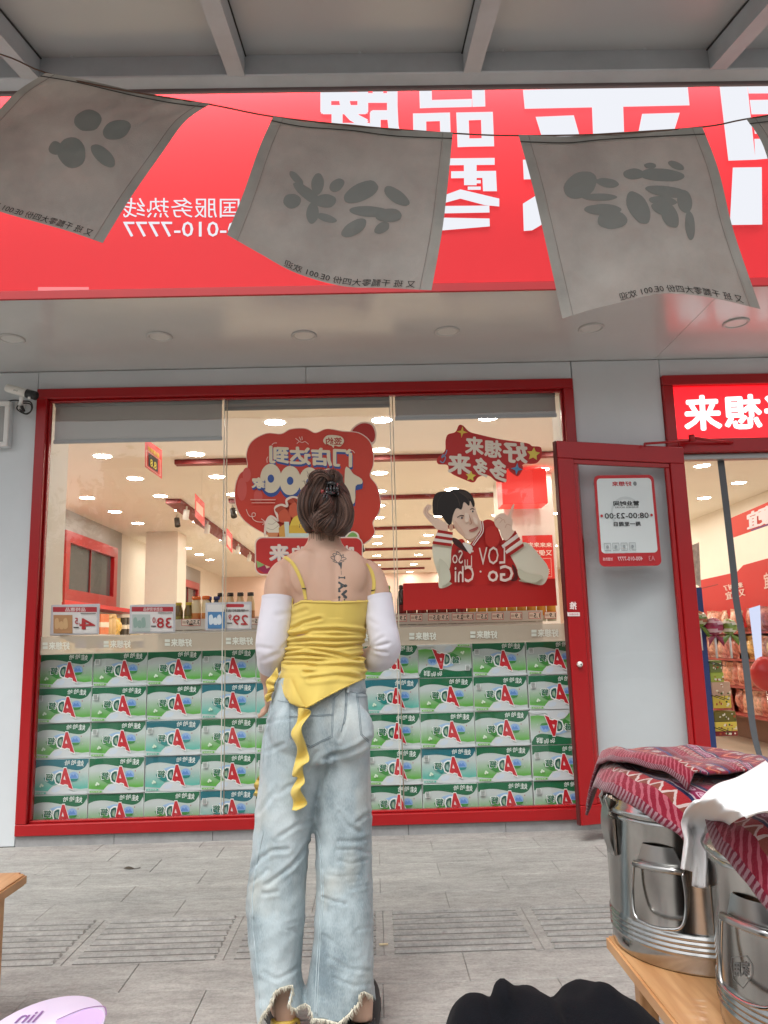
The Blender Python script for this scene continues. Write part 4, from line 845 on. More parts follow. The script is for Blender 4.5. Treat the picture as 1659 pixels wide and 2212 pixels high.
D.text('好想来', .30, .07, .62, .12, '#b5242a', .03); D.ell(.68, .095, .03, .024, '#7a7f80')
D.line([(.5+.24*math.cos(t/10), .42+.17*math.sin(t/10)) for t in range(24, 55)], .03, '#c3cccc')
D.text('营业时间', .30, .285, .72, .335, '#26282a', .03); D.text('BUSINESS HOURS', .32, .345, .70, .362, '#3a3c3e'); D.text('08:00-23:00', .14, .415, .86, .475, '#202224', .012); D.text('周一至周日', .28, .515, .72, .56, '#202224', .025)
for x in (.09, .91): D.ell(x, .443, .022, .015, '#b5242a')
for i in range(4): D.line([(.10+.135*i, .745), (.20+.135*i, .745), (.20+.135*i, .825), (.10+.135*i, .825)], .008, '#8f989a', True); D.ell(.15+.135*i, .785, .022, .018, '#98a1a3')
D.text('400-010-7777', .30, .895, .70, .94, '#e6cfd0', .01); D.text('加盟热线', .06, .90, .22, .935, '#e6cfd0'); D.text('A3', .80, .89, .90, .945, '#c98a8e')
o = D.b.build('opening_hours_sign', label='red bordered opening hours sign stuck on the open glass door', cat='sign')
b = MB(); p = [PY(*ZE(q)[0], y_) for q, y_ in (((118, 722), 4.72), ((330, 708), 4.78), ((570, 692), 4.84))]; b.tube(p, .008, RED, 6); b.tube([PY(*ZE((120, 722))[0], 4.72), PY(*ZE((122, 745))[0], 4.71)], .007, RED, 6); b.tube([PY(*ZE((560, 660))[0], 4.80), PY(*ZE((760, 690))[0], 4.83), PY(*ZE((960, 712))[0], 4.86)], .009, RED, 6)
b.lathe([(.02, -.02), (.02, .02)], RED, PY(*ZE((570, 668))[0], 4.8), 10); put(b, 'door_closer_arm', bld)

# ------------------------------------------------------------------ behind the doorway
RX = 3.95
def qx(x, off=0.0): return lambda u, v, k: PX(u, v, x-off-k*.002)
D = Draw(qx(RX)); D.poly(ZE((640, 2025), (1000, 1945), (1060, 1880), (1420, 1780), (1420, 2420), (800, 2520), (640, 2500)), '#cf2a2c')
D.poly(ZE((640, 2102), (820, 2060), (820, 2068), (640, 2112)), '#8f1a1c')
D.quadtext('来就对了', ZE((870, 2075), (1050, 2040), (1060, 2090), (880, 2125)), '#f0d9d4', .02); D.quadtext('又便宜', ZE((890, 2140), (1070, 2100), (1080, 2170), (900, 2212)), '#f0d9d4', .02); D.quadtext('便宜', ZE((1255, 1960), (1360, 1930), (1365, 2080), (1262, 2110)), '#f0d9d4', .02)
D.b.build('shelf_header', label='red shelf header board with white characters inside the doorway', cat='sign')
D = Draw(qx(RX-.3)); D.poly(ZE((940, 1432), (1420, 1225), (1420, 1460), (966, 1618)), '#d0382e'); D.poly(ZE((1130, 1545), (1420, 1442), (1420, 1460), (1140, 1556)), '#6a3a7a'); D.quadtext('又便宜', ZE((1100, 1385), (1420, 1265), (1425, 1440), (1108, 1540)), '#e9e6f0', .035)
D.b.build('ceiling_banner', label='red banner with large white characters hung under the shop ceiling', cat='sign')
# bag shelf below the header
bs = empty('bag_shelf', (RX, 9, FZ), 'wall shelf full of pink and brown snack bags inside the doorway', 'shelf')
b = MB(); b.box(RX, RX+.4, 7.0, 11.2, FZ, 1.55, mat('shelf_brown_back', (.24, .13, .09), .7)); put(b, 'back', bs)  # shelf back in plain brown
for z in (.35, .62, .89, 1.16):
    b = MB(); b.box(RX-.3, RX-.001, 7.0, 11.2, z-.02, z, mat('shelf_red_edge', (.30, .04, .03), .5)); put(b, 'deck', bs)
bc = ['#c9826a', '#b96a58', '#d79a7c', '#c07a72', '#a85c4c', '#d8a890', '#d9b06a']; bm_ = []
for c in bc: bm_.append(snack_mesh(.20, .10, .23, c, 2))
bn = ['salmon', 'brick', 'peach', 'rose', 'rust', 'pale pink', 'gold']
for z in (.351, .621, .891, 1.161):
    y = 7.1
    while y < 11:
        k = random.randrange(7); o = bpy.data.objects.new('snack_bag', bm_[k]); link(o); o.location = (RX-.2+random.uniform(-.03, .03), y, z); o.rotation_euler = (random.uniform(-.1, .1), random.uniform(-.15, .05), R(90)+random.uniform(-.3, .3)); tag(o, bn[k]+' snack bag on the wall shelf inside the doorway', 'snack bag', bn[k]+' bags inside the doorway'); y += .19
b = MB(); pq = [PX(u, v, RX-.32) for u, v in ZF((1160, 190), (1290, 150), (1320, 900), (1260, 990))]; b.add(pq, [(0, 1, 2, 3)], glow('fridge_light', (.72, .78, 1.0), .62)); b.build('fridge_panel', label='pale blue lit fridge panel inside the doorway', cat='fridge')
# blue rack with lollipops and snack boxes
BLUE = mat('blue_board', (.03, .06, .22), .5); ry = 5.55
p = [PY(u, v, ry) for u, v in ZF((533, -20), (582, -20), (772, 2110), (720, 2110))]; t = empty('snack_rack', (p[0].x, ry, FZ), 'blue display rack with hooks standing inside the doorway', 'rack')
b = MB(); b.box(p[0].x-.06, p[0].x+.055, ry, ry+.03, FZ, p[0].z+.02, BLUE); put(b, 'side_board', t)
b = MB()
for zz in (.5, .72, .95):
    x_ = p[0].x+.05; b.tube([(x_, ry, zz), (x_+.07, ry-.05, zz-.03), (x_+.075, ry-.05, zz)], .003, BLACK, 5); b.tube([(x_+.03, ry, zz), (x_+.1, ry-.05, zz-.03), (x_+.105, ry-.05, zz)], .003, BLACK, 5)
put(b, 'hook', t, kind='stuff')
xb = p[0].x+.062
def rack_box(q0, q1, col, name, lab, cat, dep=.16):
    a, c = PY(*ZF(q0)[0], ry+.01), PY(*ZF(q1)[0], ry+.01); bb = MB(); x_l = max(a.x, xb); bb.bbox(x_l, c.x, ry+.01, ry+dep, c.z, a.z, ink(col), .004)
    o = bb.build(name, label=lab, cat=cat); D = Draw(lambda u, v, k: PY(u, v, ry+.009-k*.0008)); r2 = random.Random(len(lab))
    for i in range(9):
        u, v = PROJ((r2.uniform(x_l+.02, c.x-.01), ry, r2.uniform(c.z+.015, a.z-.015))); D.ell(u, v, r2.uniform(1, 3), r2.uniform(1, 3), r2.choice(['#e9e2c8', '#b5522c', '#4a5a20', '#f0e8d8']))
    put(D.b, 'print', o)
rack_box((675, 930), (880, 1035), '#a9bb4e', 'snack_box', 'lime green snack box on the blue rack inside the doorway', 'box'); rack_box((705, 1200), (965, 1335), '#dcc44e', 'snack_box', 'yellow snack box on the upper tier of the blue rack', 'box'); rack_box((725, 1380), (1020, 1495), '#6e6420', 'snack_box', 'dark olive snack packet row between two yellow boxes', 'box', .12); rack_box((722, 1500), (1034, 1602), '#ddc552', 'snack_box', 'yellow snack box above the red base strip of the rack', 'box'); rack_box((735, 1604), (1040, 1655), '#8a2422', 'rack_base', 'dark red base strip under the yellow snack box', 'base'); rack_box((690, 1040), (960, 1195), '#c9a48a', 'snack_box', 'beige snack box under the lime green box', 'box'); rack_box((680, 790), (860, 925), '#7d8a4a', 'snack_box', 'olive packet row above the lime green box', 'box', .1)
def lolly(q, r_, cols, lab):
    c = PY(*ZF(q)[0], ry-.06); t = empty('lollipop', c-Vector((0, 0, .22)), lab, 'lollipop'); ms_ = [mat('foil_'+x.strip('#'), x, .25, coat=.4) for x in cols]
    b = MB(); k = 0
    bm2 = bmesh.new(); bmesh.ops.create_uvsphere(bm2, u_segments=22, v_segments=14, radius=r_)
    for v_ in bm2.verts: v_.co += v_.normal*.006*noise.noise(v_.co*40)
    bm2.verts.index_update(); bm2.faces.ensure_lookup_table()
    vs_ = [v_.co[:] for v_ in bm2.verts]
    for i, m_ in enumerate(ms_): b.add(vs_, [[v_.index for v_ in f.verts] for f in bm2.faces if int((f.calc_center_median().z/r_+1)*3+.5*f.calc_center_median().x/r_) % len(ms_) == i], m_, True)
    bm2.free(); o = b.build('candy', t); o.location = (0, 0, .22)
    b = MB(); b.tube([(0, 0, .22-r_*.9), (0, 0, 0)], .008, WHITE, 8); b.build('stick', t)
    b = MB(); 
    for s_ in (-1, 1): b.grid(lambda a, c_, s_=s_: (s_*a*.055, -.01-.01*math.sin(3*c_), .22-r_*.95-.05*a+(c_-.5)*.05*(.3+a)), 5, 5, ms_[0])
    b.build('wrapper_bow', t)
lolly((760, 400), .064, ['#8e2548', '#d9b8c4', '#a83058'], 'large magenta foil lollipop on the blue rack'); lolly((930, 400), .056, ['#6f8a34', '#dfe0c8', '#88a040'], 'green foil lollipop right beside the grey door strip'); lolly((590, 310), .056, ['#64802e', '#d0cfae', '#a8603a'], 'green foil lollipop half hidden by the red door stile')
p = [PY(u, v, ry-.02) for u, v in ZE((545, 1700), (640, 1660), (660, 2100), (575, 2060))]
b = MB(); b.grid(lambda a, c: (p[0].lerp(p[1], a)).lerp(p[3].lerp(p[2], a), c)+Vector((0, -.02*math.sin(math.pi*a), .008*math.sin(9*c))), 6, 12, mat('clear_bag', (.62, .58, .48), .25, var=.35, vscale=22)); b.build('hanging_snack_bag', label='crinkled pale snack bag hanging on top of the blue rack', cat='snack bag')
# grey strip hanging in the doorway
SG = mat('grey_rubber_strip', (.10, .108, .118), .4); cl_ = ZE((840, 835), (860, 1000), (890, 1250), (930, 1600), (975, 2000))+ZF((1010, 60), (1080, 480), (1140, 960), (1200, 1500), (1260, 1800), (1318, 1965))
cl_ = cat_rom(cl_, 5, False); b = MB(); wd = [7.5-3.5*max(0, i/len(cl_)-.75)*4*.6 for i in range(len(cl_))]
vs_ = []
for (u, v), w_ in zip(cl_, wd):
    for s_, dy_ in ((-1, 0), (1, 0), (1, .012), (-1, .012)): vs_.append(PY(u+s_*w_, v, W+.09+dy_))
N = len(cl_); b.add(vs_, [(4*i+k, 4*i+(k+1) % 4, 4*i+4+(k+1) % 4, 4*i+4+k) for i in range(N-1) for k in range(4)], SG); b.build('hanging_strip', label='grey rubber strip hanging down inside the doorway', cat='strip')
# red round thing at the right edge inside
q = PY(*ZF((1360, 940))[0], 6.6); b = MB(); bm2 = bmesh.new(); bmesh.ops.create_icosphere(bm2, subdivisions=3, radius=.13)
for v_ in bm2.verts: v_.co = Vector((v_.co.x, v_.co.y*.6, v_.co.z*1.1))*(1+.12*noise.noise(v_.co*9))
b.bm(bm2, mat('red_wrap', (.45, .03, .03), .3), True); bm2.free(); t = empty('gift_bag', (q.x, q.y, FZ), 'bulging red gift bag on a stand inside the doorway', 'bag'); o = b.build('bag', t); o.location = (0, 0, q.z-FZ)
b = MB(); b.lathe([(.12, 0), (.12, .012), (.012, .02), (.012, q.z-FZ-.12)], CHROME, n=16); b.build('stand', t)
# ------------------------------------------------------------------ wall camera and edge of the notice case
cy_ = W-.14
def C(x, y, yy=cy_): return PY(*ZC((x, y))[0], yy)
t = empty('security_camera', C(300, 520, W), 'white bullet security camera with black hood above the window corner', 'camera')
a, c = C(100, 275), C(370, 350); ax = (c-a); L = ax.length; rot = ax.to_track_quat('Z', 'Y').to_matrix(); rr_ = .5*(C(150, 225)-C(100, 340)).length*.92
b = MB(); b.lathe([(rr_*.86, -.004), (rr_, .004), (rr_, L*.85), (rr_*1.02, L)], mat('camera_shell', (.74, .73, .68), .35), a, 24, rot); put(b, 'shell', t)
b = MB(); b.lathe([(rr_*1.05, 0), (rr_*1.05, .065), (rr_*.8, .07), (rr_*.72, .045), (0, .045)], BLACK, c, 24, rot); put(b, 'hood', t)
b = MB(); d_ = C(408, 418, cy_-.025); b.bbox(d_.x-.008, d_.x+.008, d_.y-.01, d_.y-.002, d_.z-.008, d_.z+.008, WHITE, .002); put(b, 'infrared_lens', t)
b = MB(); b.tube([C(300, 400), C(290, 460, W-.08), C(280, 520, W-.01)], [.014, .012, .02], WHITE, 10); b.lathe([(.035, 0), (.035, .012)], WHITE, C(285, 520, W-.001), 18, Matrix.Rotation(R(90), 3, 'X')); put(b, 'bracket', t)
b = MB(); b.tube(cat_rom([tuple(C(x, y, yy)) for x, y, yy in ((100, 465, W-.02), (190, 445, W-.05), (300, 455, W-.08), (420, 470, W-.08), (445, 560, W-.06), (380, 635, W-.05), (290, 610, W-.05), (230, 550, W-.04), (300, 490, W-.04), (420, 500, W-.05), (430, 590, W-.05), (350, 630, W-.04), (270, 570, W-.03))], 5, False), .0045, BLACK, 6); b.tube([C(300, 530, W-.05), C(330, 600, W-.05)], .011, BLACK, 8); put(b, 'cable', t)
D = Draw(lambda u, v, k: PY(u, v, cy_-rr_-.004)); D.quadtext('SAIL', ZC((180, 290), (250, 305), (240, 325), (178, 312)), '#6a6a66'); put(D.b, 'maker_mark', t)
p, q = C(-150, 470, W-.05), C(112, 1085, W-.05); t = empty('wall_case', (p.x, W, q.z), 'white framed wall case at the left of the window', 'case')
b = MB(); b.bbox(p.x-.3, q.x, W-.05, W-.002, q.z, p.z, WALLW, .004); put(b, 'box', t); b = MB(); fr_ = MB(); frame(fr_, p.x-.3, q.x+.0, q.z, p.z, .03, W-.066, W-.051, WHITE); put(fr_, 'frame', t); b.bbox(p.x-.26, q.x-.034, W-.054, W-.0505, q.z+.034, p.z-.034, mat('case_glass', (.33, .33, .32), .2), .001); put(b, 'pane', t)
# ------------------------------------------------------------------ flags on a string under the canopy
def pl(pts, t):
    """point at parameter t on a polyline of tuples, by chord length"""
    L = [0]
    for a, c in zip(pts, pts[1:]): L.append(L[-1]+math.dist(a, c))
    s = t*L[-1]
    for i in range(len(pts)-1):
        if s <= L[i+1] or i == len(pts)-2:
            k = (s-L[i])/max(L[i+1]-L[i], 1e-9); return tuple(x+(y-x)*k for x, y in zip(pts[i], pts[i+1]))
def subdiv(vs, fs, n=2):
    for _ in range(n):
        mid = {}; nf = []; vs = list(vs)
        def m_(a, c):
            k = (min(a, c), max(a, c))
            if k not in mid: mid[k] = len(vs); vs.append(tuple((p+q)/2 for p, q in zip(vs[a], vs[c])))
            return mid[k]
        for a, c, d in fs: x, y, z = m_(a, c), m_(c, d), m_(d, a); nf += [(a, x, z), (x, c, y), (z, y, d), (x, y, z)]
        fs = nf
    return vs, fs
def cloth_mat(name, col, trans):
    m = mat(name, col, .9, var=.20, vscale=4, bump=.3, bscale=420, spec=.2, trans=trans); return m
FLAG = cloth_mat('flag_linen', (.40, .385, .355), .16); INK1 = mat('flag_show_through_ink', (.235, .24, .225), .9, trans=.14); INKB = mat('flag_black_ink', (.02, .02, .02), .8); STITCH = mat('flag_stitch', (.05, .045, .04), .9)  # far-side characters seen through backlit cloth, painted as a faint near-side tone
FLY = 1.95
def flag(top, bot, left, right, ch, lab, small, depth):
    T, B_, L_, R_ = [cat_rom(q, 6, False) for q in (top, bot, left, right)]
    def px(s, t):
        a, c, d, e_ = pl(T, s), pl(B_, s), pl(L_, t), pl(R_, t)
        p00, p10, p01, p11 = T[0], T[-1], B_[0], B_[-1]
        return tuple((1-t)*a[i]+t*c[i]+(1-s)*d[i]+s*e_[i]-((1-s)*(1-t)*p00[i]+s*(1-t)*p10[i]+(1-s)*t*p01[i]+s*t*p11[i]) for i in (0, 1))
    def mp(s, t, k=0):
        u, v = px(s, t)
        y = FLY + depth(s, t)*t + .006*math.sin(3.1*s+4*t)+.0045*math.sin(9*s+2*t)*t+.003*math.sin(5*s-11*t)+.013*noise.noise(Vector((s*3.1, t*3.1, len(lab))))+.008*noise.noise(Vector((s*8, t*6, len(lab)*2)))+.003*noise.noise(Vector((s*19, t*15, len(lab)*3)))
        return PY(u, v, y-k*.0011)
    root = empty('bunting_flag', mp(.5, 0), lab, 'flag')
    b0 = MB(); b0.grid(lambda s, t: mp(s, t), 48, 48, FLAG); put(b0, 'cloth', root)
    # hems: a doubled band along the edges, stitched
    b = MB()
    for f in (lambda a, c: mp(c*.045, a, .8), lambda a, c: mp(1-c*.045, a, .8), lambda a, c: mp(a, c*.05-.004, .8)): b.grid(f, 36, 3, FLAG)
    put(b, 'hem', root)
    b = MB(); b.tube([mp(i/40, .035, 2.2) for i in range(41)], .0013, STITCH, 5); put(b, 'stitch', root)
    b = MB(); b.tube([mp(.055, i/40, 1.6) for i in range(41)], .0007, mat('flag_seam', (.26, .25, .23), .9), 5); put(b, 'seam', root); b = MB(); b.tube([mp(.945, i/40, 1.6) for i in range(41)], .0007, mat('flag_seam', (.26, .25, .23), .9), 5)
    put(b, 'seam', root)
    fbv = BVHTree.FromPolygons([Vector(q) for q in b0.v], b0.f); D = Draw(lambda u, v, k: (lambda h: PY(u, v, FLY) if h[0] is None else h[0]-ray(u, v).normalized()*(.0012+k*.0003))(fbv.ray_cast(EYE, ray(u, v).normalized())))
    for kk, ((x, y), rx_, ry_, ro) in enumerate(ch):
        c_, q_ = math.cos(R(ro)), math.sin(R(ro)); wob_ = lambda a: 1+.10*noise.noise(Vector((math.cos(a)*1.3, math.sin(a)*1.3, kk*3.7+x)))
        D.b.grid(lambda a, r2: D.mp(x+.5*r2*wob_(a*6.2832)*(rx_*math.cos(a*6.2832)*c_-ry_*math.sin(a*6.2832)*q_), y+.5*r2*wob_(a*6.2832)*(rx_*math.cos(a*6.2832)*q_+ry_*math.sin(a*6.2832)*c_), kk*.08), 24, 6, INK1, closeu=True)
    put(D.b, 'character', root)
    b = MB(); vs_, fs_ = text2d(small); s0, s1 = .30, .92
    b.add([mp(s0+x*(s1-s0), .945+y*.045, 1.4) for x, y in vs_], fs_, INKB); put(b, 'small_print', root)
    return root
sm_t = '又 班 千瓢零大四份 0E.001 欢迎'
flag([(98, 158), (180, 172), (300, 200), (390, 217), (455, 224)], [(-150, 400), (-60, 432), (0, 457), (80, 480), (150, 500), (222, 525)], [(98, 158), (40, 195), (0, 235), (-70, 310), (-150, 400)], [(455, 224), (400, 262), (350, 330), (280, 430), (222, 525)], [(Z1((505, 560))[0], 62, 42, -20), (Z1((310, 660))[0], 62, 66, -30), (Z1((445, 672))[0], 66, 32, 42), (Z1((380, 520))[0], 60, 46, -10), (Z1((240, 640))[0], 30, 30, 0)], 'pale linen flag with a faded character hung where the string meets the joist', sm_t, lambda s, t: .06+.14*(1-s))
flag([(590, 252), (660, 264), (760, 270), (860, 282), (978, 287)], [(490, 507), (560, 547), (640, 590), (740, 618), (830, 622), (932, 627)], [(590, 252), (560, 320), (525, 420), (490, 507)], [(978, 287), (968, 390), (955, 500), (932, 627)], [(Z1((1280, 770))[0], 40, 16, 45), (Z1((1372, 795))[0], 27, 48, 5), (Z1((1455, 800))[0], 36, 25, -40), (Z1((1330, 838))[0], 78, 24, 38), (Z1((1262, 868))[0], 38, 32, 0), (Z1((1405, 868))[0], 48, 30, 0), (Z1((1350, 920))[0], 27, 46, 5), (Z1((1410, 942))[0], 46, 17, 18), (Z1((1560, 830))[0], 80, 40, -25), (Z1((1600, 915))[0], 95, 24, 4), (Z1((1530, 985))[0], 62, 30, -32), (Z1((1650, 985))[0], 36, 22, -30)]+[(Z2((55, 848))[0], 64, 28, 35), (Z2((20, 930))[0], 60, 30, 0)], 'grey linen flag whose lower edge bows below the hotline number', sm_t, lambda s, t: .06-.03*s)
flag([(1120, 292), (1220, 296), (1290, 290), (1400, 283), (1518, 276)], [(1215, 688), (1280, 668), (1355, 650), (1430, 634), (1530, 642), (1643, 668)], [(1120, 292), (1150, 400), (1180, 530), (1215, 688)], [(1518, 276), (1553, 370), (1585, 500), (1643, 668)], [(Z2((850, 800))[0], 76, 56, -30), (Z2((965, 790))[0], 50, 20, 8), (Z2((930, 852))[0], 78, 16, 0), (Z2((945, 905))[0], 80, 24, 0), (Z2((985, 950))[0], 64, 40, 0), (Z2((1080, 752))[0], 46, 24, 0), (Z2((1200, 756))[0], 96, 28, 3), (Z2((1262, 715))[0], 38, 16, 22), (Z2((1150, 716))[0], 26, 13, 0), (Z2((1100, 900))[0], 42, 78, -28), (Z2((1225, 828))[0], 95, 24, 8), (Z2((1205, 868))[0], 60, 20, 5), (Z2((1300, 870))[0], 32, 50, -8), (Z2((1235, 930))[0], 34, 60, -25), (Z2((1322, 975))[0], 22, 62, -4), (Z2((1190, 905))[0], 40, 18, 30)], 'grey linen flag hanging low in front of the largest sign character', sm_t, lambda s, t: .03+.04*s)
flag([(1612, 257), (1700, 245), (1800, 225), (1960, 190)], [(1700, 600), (1800, 590), (1900, 560), (2060, 540)], [(1612, 257), (1650, 318), (1680, 440), (1700, 600)], [(1960, 190), (2000, 300), (2040, 420), (2060, 540)], [], 'grey linen flag of which only a top corner shows beside the sign', sm_t, lambda s, t: 0)
ROPE = mat('string_brown', (.13, .075, .055), .9)
cr = [PY(u, v, FLY+.004+dy) for u, v, dy in ((-200, 70, .05), (0, 117, .04), (98, 157, .01), (250, 192, 0), (455, 226, 0), (590, 252, 0), (780, 273, 0), (980, 288, 0), (1120, 293, 0), (1320, 289, 0), (1520, 274, 0), (1612, 257, 0), (1800, 225, 0), (1960, 190, 0))]
ends = [Vector((-1.115-.9, 2.0, cz(2.0)-.07)), *cr, Vector((1.93, 2.05, cz(2.05)-.07))]
b = MB(); b.tube(cat_rom([tuple(q) for q in ends[1:-1]], 5, False), .0022, ROPE, 6); b.tube([ends[0], ends[1]], .0022, ROPE, 6); b.tube([ends[-2], ends[-1]], .0022, ROPE, 6)
b.build('flag_string', label='thin brown string carrying the linen flags under the canopy', cat='string')

# ------------------------------------------------------------------ wooden low tables, steel barrels, cloths
WOOD = mat('pine_wood', (.50, .27, .115), .45, coat=.15)
n, l = WOOD.node_tree.nodes, WOOD.node_tree.links; tc = n.new('ShaderNodeTexCoord'); mpn = n.new('ShaderNodeMapping'); mpn.inputs['Scale'].default_value = (22, 1.6, 5); nz = n.new('ShaderNodeTexNoise'); nz.inputs['Scale'].default_value = 2.2; nz.inputs['Detail'].default_value = 5; nz.inputs['Distortion'].default_value = .6
cr_ = n.new('ShaderNodeValToRGB'); cr_.color_ramp.elements[0].position = .3; cr_.color_ramp.elements[0].color = (.42, .20, .075, 1); cr_.color_ramp.elements[1].position = .7; cr_.color_ramp.elements[1].color = (.60, .34, .155, 1)
l.new(tc.outputs['Object'], mpn.inputs[0]); l.new(mpn.outputs[0], nz.inputs[0]); l.new(nz.outputs[0], cr_.inputs[0]); l.new(cr_.outputs[0], n['Principled BSDF'].inputs['Base Color'])
def low_table(x0, x1, y0, y1, z, lab):
    t = empty('low_table', ((x0+x1)/2, (y0+y1)/2, 0), lab, 'table'); bm2 = bmesh.new(); bmesh.ops.create_cube(bm2, size=1)
    for q in bm2.verts: q.co = Vector(((x0+x1)/2+q.co.x*(x1-x0), (y0+y1)/2+q.co.y*(y1-y0), z-.016+q.co.z*.032))
    ve = [e_ for e_ in bm2.edges if abs(e_.verts[0].co.z-e_.verts[1].co.z) > .02]; bmesh.ops.bevel(bm2, geom=ve, offset=.022, segments=5, affect='EDGES')
    he = [e_ for e_ in bm2.edges if abs(e_.verts[0].co.z-e_.verts[1].co.z) < .001 and len(e_.link_faces) == 2 and abs(e_.link_faces[0].normal.z-e_.link_faces[1].normal.z) > .5]; bmesh.ops.bevel(bm2, geom=he, offset=.005, segments=2, affect='EDGES')
    b = MB(); b.bm(bm2, WOOD); bm2.free(); put(b, 'table_top', t)
    for sx in (x0+.07, x1-.07):
        for sy in (y0+.07, y1-.07): b = MB(); b.bbox(sx-.02, sx+.02, sy-.02, sy+.02, 0, z-.033, WOOD, .003); put(b, 'leg', t)
    return t
TZ = .45
low_table(.535, 1.25, .55, 1.985, TZ, 'pine low table carrying the two steel barrels')
low_table(-2.1, -1.085, 1.6, 2.56, .475, 'pine low table with a pale empty top at the left edge')
STEEL = mat('polished_stainless', (.45, .445, .43), .16, 1, var=.3, vscale=4); STEELB = mat('satin_stainless', (.42, .42, .41), .28, 1)
def barrel(cx, cy, h_ang, l_ang, lab, scratch):
    t = empty('steel_barrel', (cx, cy, TZ), lab, 'barrel'); r_ = .2
    pr = [(0, .004), (r_-.012, .004), (r_-.004, .0), (r_, .006), (r_, .034)]
    for k in range(4): z = .036+k*.0105; pr += [(r_, z), (r_+.0035, z+.0035), (r_+.0035, z+.006), (r_, z+.0095)]
    pr += [(r_, .085), (r_, .285), (r_+.003, .289), (r_+.003, .293), (r_, .297)]
    b = MB(); b.lathe(pr, STEEL, n=72, cap=False); b.build('body', t)
    b = MB(); b.lathe([(r_+.001, .298), (r_+.007, .300), (r_+.009, .306), (r_+.006, .312), (r_+.002, .318), (r_-.004, .338), (r_-.02, .352), (r_-.08, .362), (0, .366)], STEEL, n=72, cap=False); b.build('lid', t)
    # carrying handle: bracket plate, rolled hinge, wire loop
    ca, sa = math.cos(h_ang), math.sin(h_ang); out = Vector((ca, sa, 0)); tan = Vector((-sa, ca, 0))
    hp = lambda s_, o_, z: out*(r_*math.cos(s_/r_)+o_)+tan*(r_*math.sin(s_/r_))+Vector((0, 0, z))
    hd_ = MB(); hd_.grid(lambda a, c: hp((a-.5)*.11*(1-.35*c), .0015+.004*math.sin(a*3.14), .205+c*.045), 9, 5, STEELB); hdl = hd_.build('handle', t)
    b = MB(); b.tube([hp(s_, .012, .207) for s_ in (-.055, -.03, 0, .03, .055)], .0075, STEELB, 10); b.build('hinge', hdl)
    b = MB(); b.tube(cat_rom([tuple(q) for q in (hp(-.055, .014, .205), hp(-.06, .02, .15), hp(-.052, .03, .105), hp(-.02, .033, .095), hp(.02, .033, .095), hp(.052, .03, .105), hp(.06, .02, .15), hp(.055, .014, .205))], 6, False), .0036, STEEL, 8); b.build('wire_loop', hdl)
    for dx, s_ in ((l_ang, 1), (l_ang+2.1, 1), (l_ang+4.2, 1)):
        ca2, sa2 = math.cos(dx), math.sin(dx); o2 = Vector((ca2, sa2, 0)); t2 = Vector((-sa2, ca2, 0)); f = lambda s2, o_, z: o2*(r_+o_)+t2*s2+Vector((0, 0, z))
        lt_ = MB(); lt_.grid(lambda a, c: f((a-.5)*.04, .004+.012*math.sin(math.pi*c)+.002, .21+c*.12), 5, 9, STEELB); la = lt_.build('latch', t)
        b = MB(); b.tube([f(-.016, .008, .30), f(-.016, .018, .33), f(-.016, .004, .348), f(.016, .004, .348), f(.016, .018, .33), f(.016, .008, .30)], .0025, STEEL, 6); b.build('latch_wire', la)
        b = MB(); b.bm_ = None
        vs_ = [f(s2, o_, z) for s2 in (-.022, .022) for o_ in (.0, .007) for z in (.205, .285)]; b.add(vs_, [(0, 1, 3, 2), (4, 6, 7, 5), (0, 4, 5, 1), (2, 3, 7, 6), (0, 2, 6, 4), (1, 5, 7, 3)], STEELB); b.build('latch_plate', la)
    return t
B1, B2 = (.742, 1.90), (.815, 1.485)
barrel(*B1, R(226), R(186), 'polished steel barrel with its folded handle facing the pavement', 1)
barrel(*B2, R(203), R(232), 'polished steel barrel nearer the table front with crest engraving', 2)
D = Draw(lambda u, v, k: Vector((0, 0, 0)))
def on_b2(u, v, k):
    d = ray(u, v); ox, oy = EYE.x-B2[0], EYE.y-B2[1]; A_ = d.x**2+d.y**2; Bq = 2*(ox*d.x+oy*d.y); C_ = ox*ox+oy*oy-.201**2; di = Bq*Bq-4*A_*C_
    return EYE+d*((-Bq-math.sqrt(max(di, 0)))/(2*A_))
D.mp = on_b2; ETCH = mat('etched_steel', (.30, .30, .30), .5, 1)
D.line(ZB((1390, 1580), (1500, 1570), (1540, 1640), (1540, 1720), (1470, 1810), (1400, 1740), (1385, 1640)), 1.4, ETCH, True); D.text('家用', *ZB((1405, 1610))[0], *ZB((1515, 1720))[0], ETCH, .02)
# embroidered cloth lying over both lids
EMB = mat('embroidered_cloth', (.4, .03, .08), .9, sheen=.3, spec=.2); n, l = EMB.node_tree.nodes, EMB.node_tree.links
uvn = n.new('ShaderNodeUVMap'); uvn.uv_map = 'weave'; sp_ = n.new('ShaderNodeSeparateXYZ'); l.new(uvn.outputs[0], sp_.inputs[0])
def mth(op, a, b_=None, c=None):
    q = n.new('ShaderNodeMath'); q.operation = op
    for i, x in enumerate((a, b_, c)):
        if x is None: continue
        if isinstance(x, (int, float)): q.inputs[i].default_value = x
        else: l.new(x, q.inputs[i])
    return q.outputs[0]
U_, V_ = sp_.outputs[0], sp_.outputs[1]
wob = n.new('ShaderNodeTexNoise'); wob.inputs['Scale'].default_value = 38; l.new(uvn.outputs[0], wob.inputs[0]); wv = mth('MULTIPLY', mth('SUBTRACT', wob.outputs[0], .5), .012)
V2 = mth('ADD', V_, wv); U2 = mth('ADD', U_, wv)
def mixc(fac, a, hexb):
    q = n.new('ShaderNodeMix'); q.data_type = 'RGBA'; l.new(fac, q.inputs[0])
    if isinstance(a, str): q.inputs[6].default_value = (*srgb(a), 1)
    else: l.new(a, q.inputs[6])
    q.inputs[7].default_value = (*srgb(hexb), 1); return q.outputs[2]
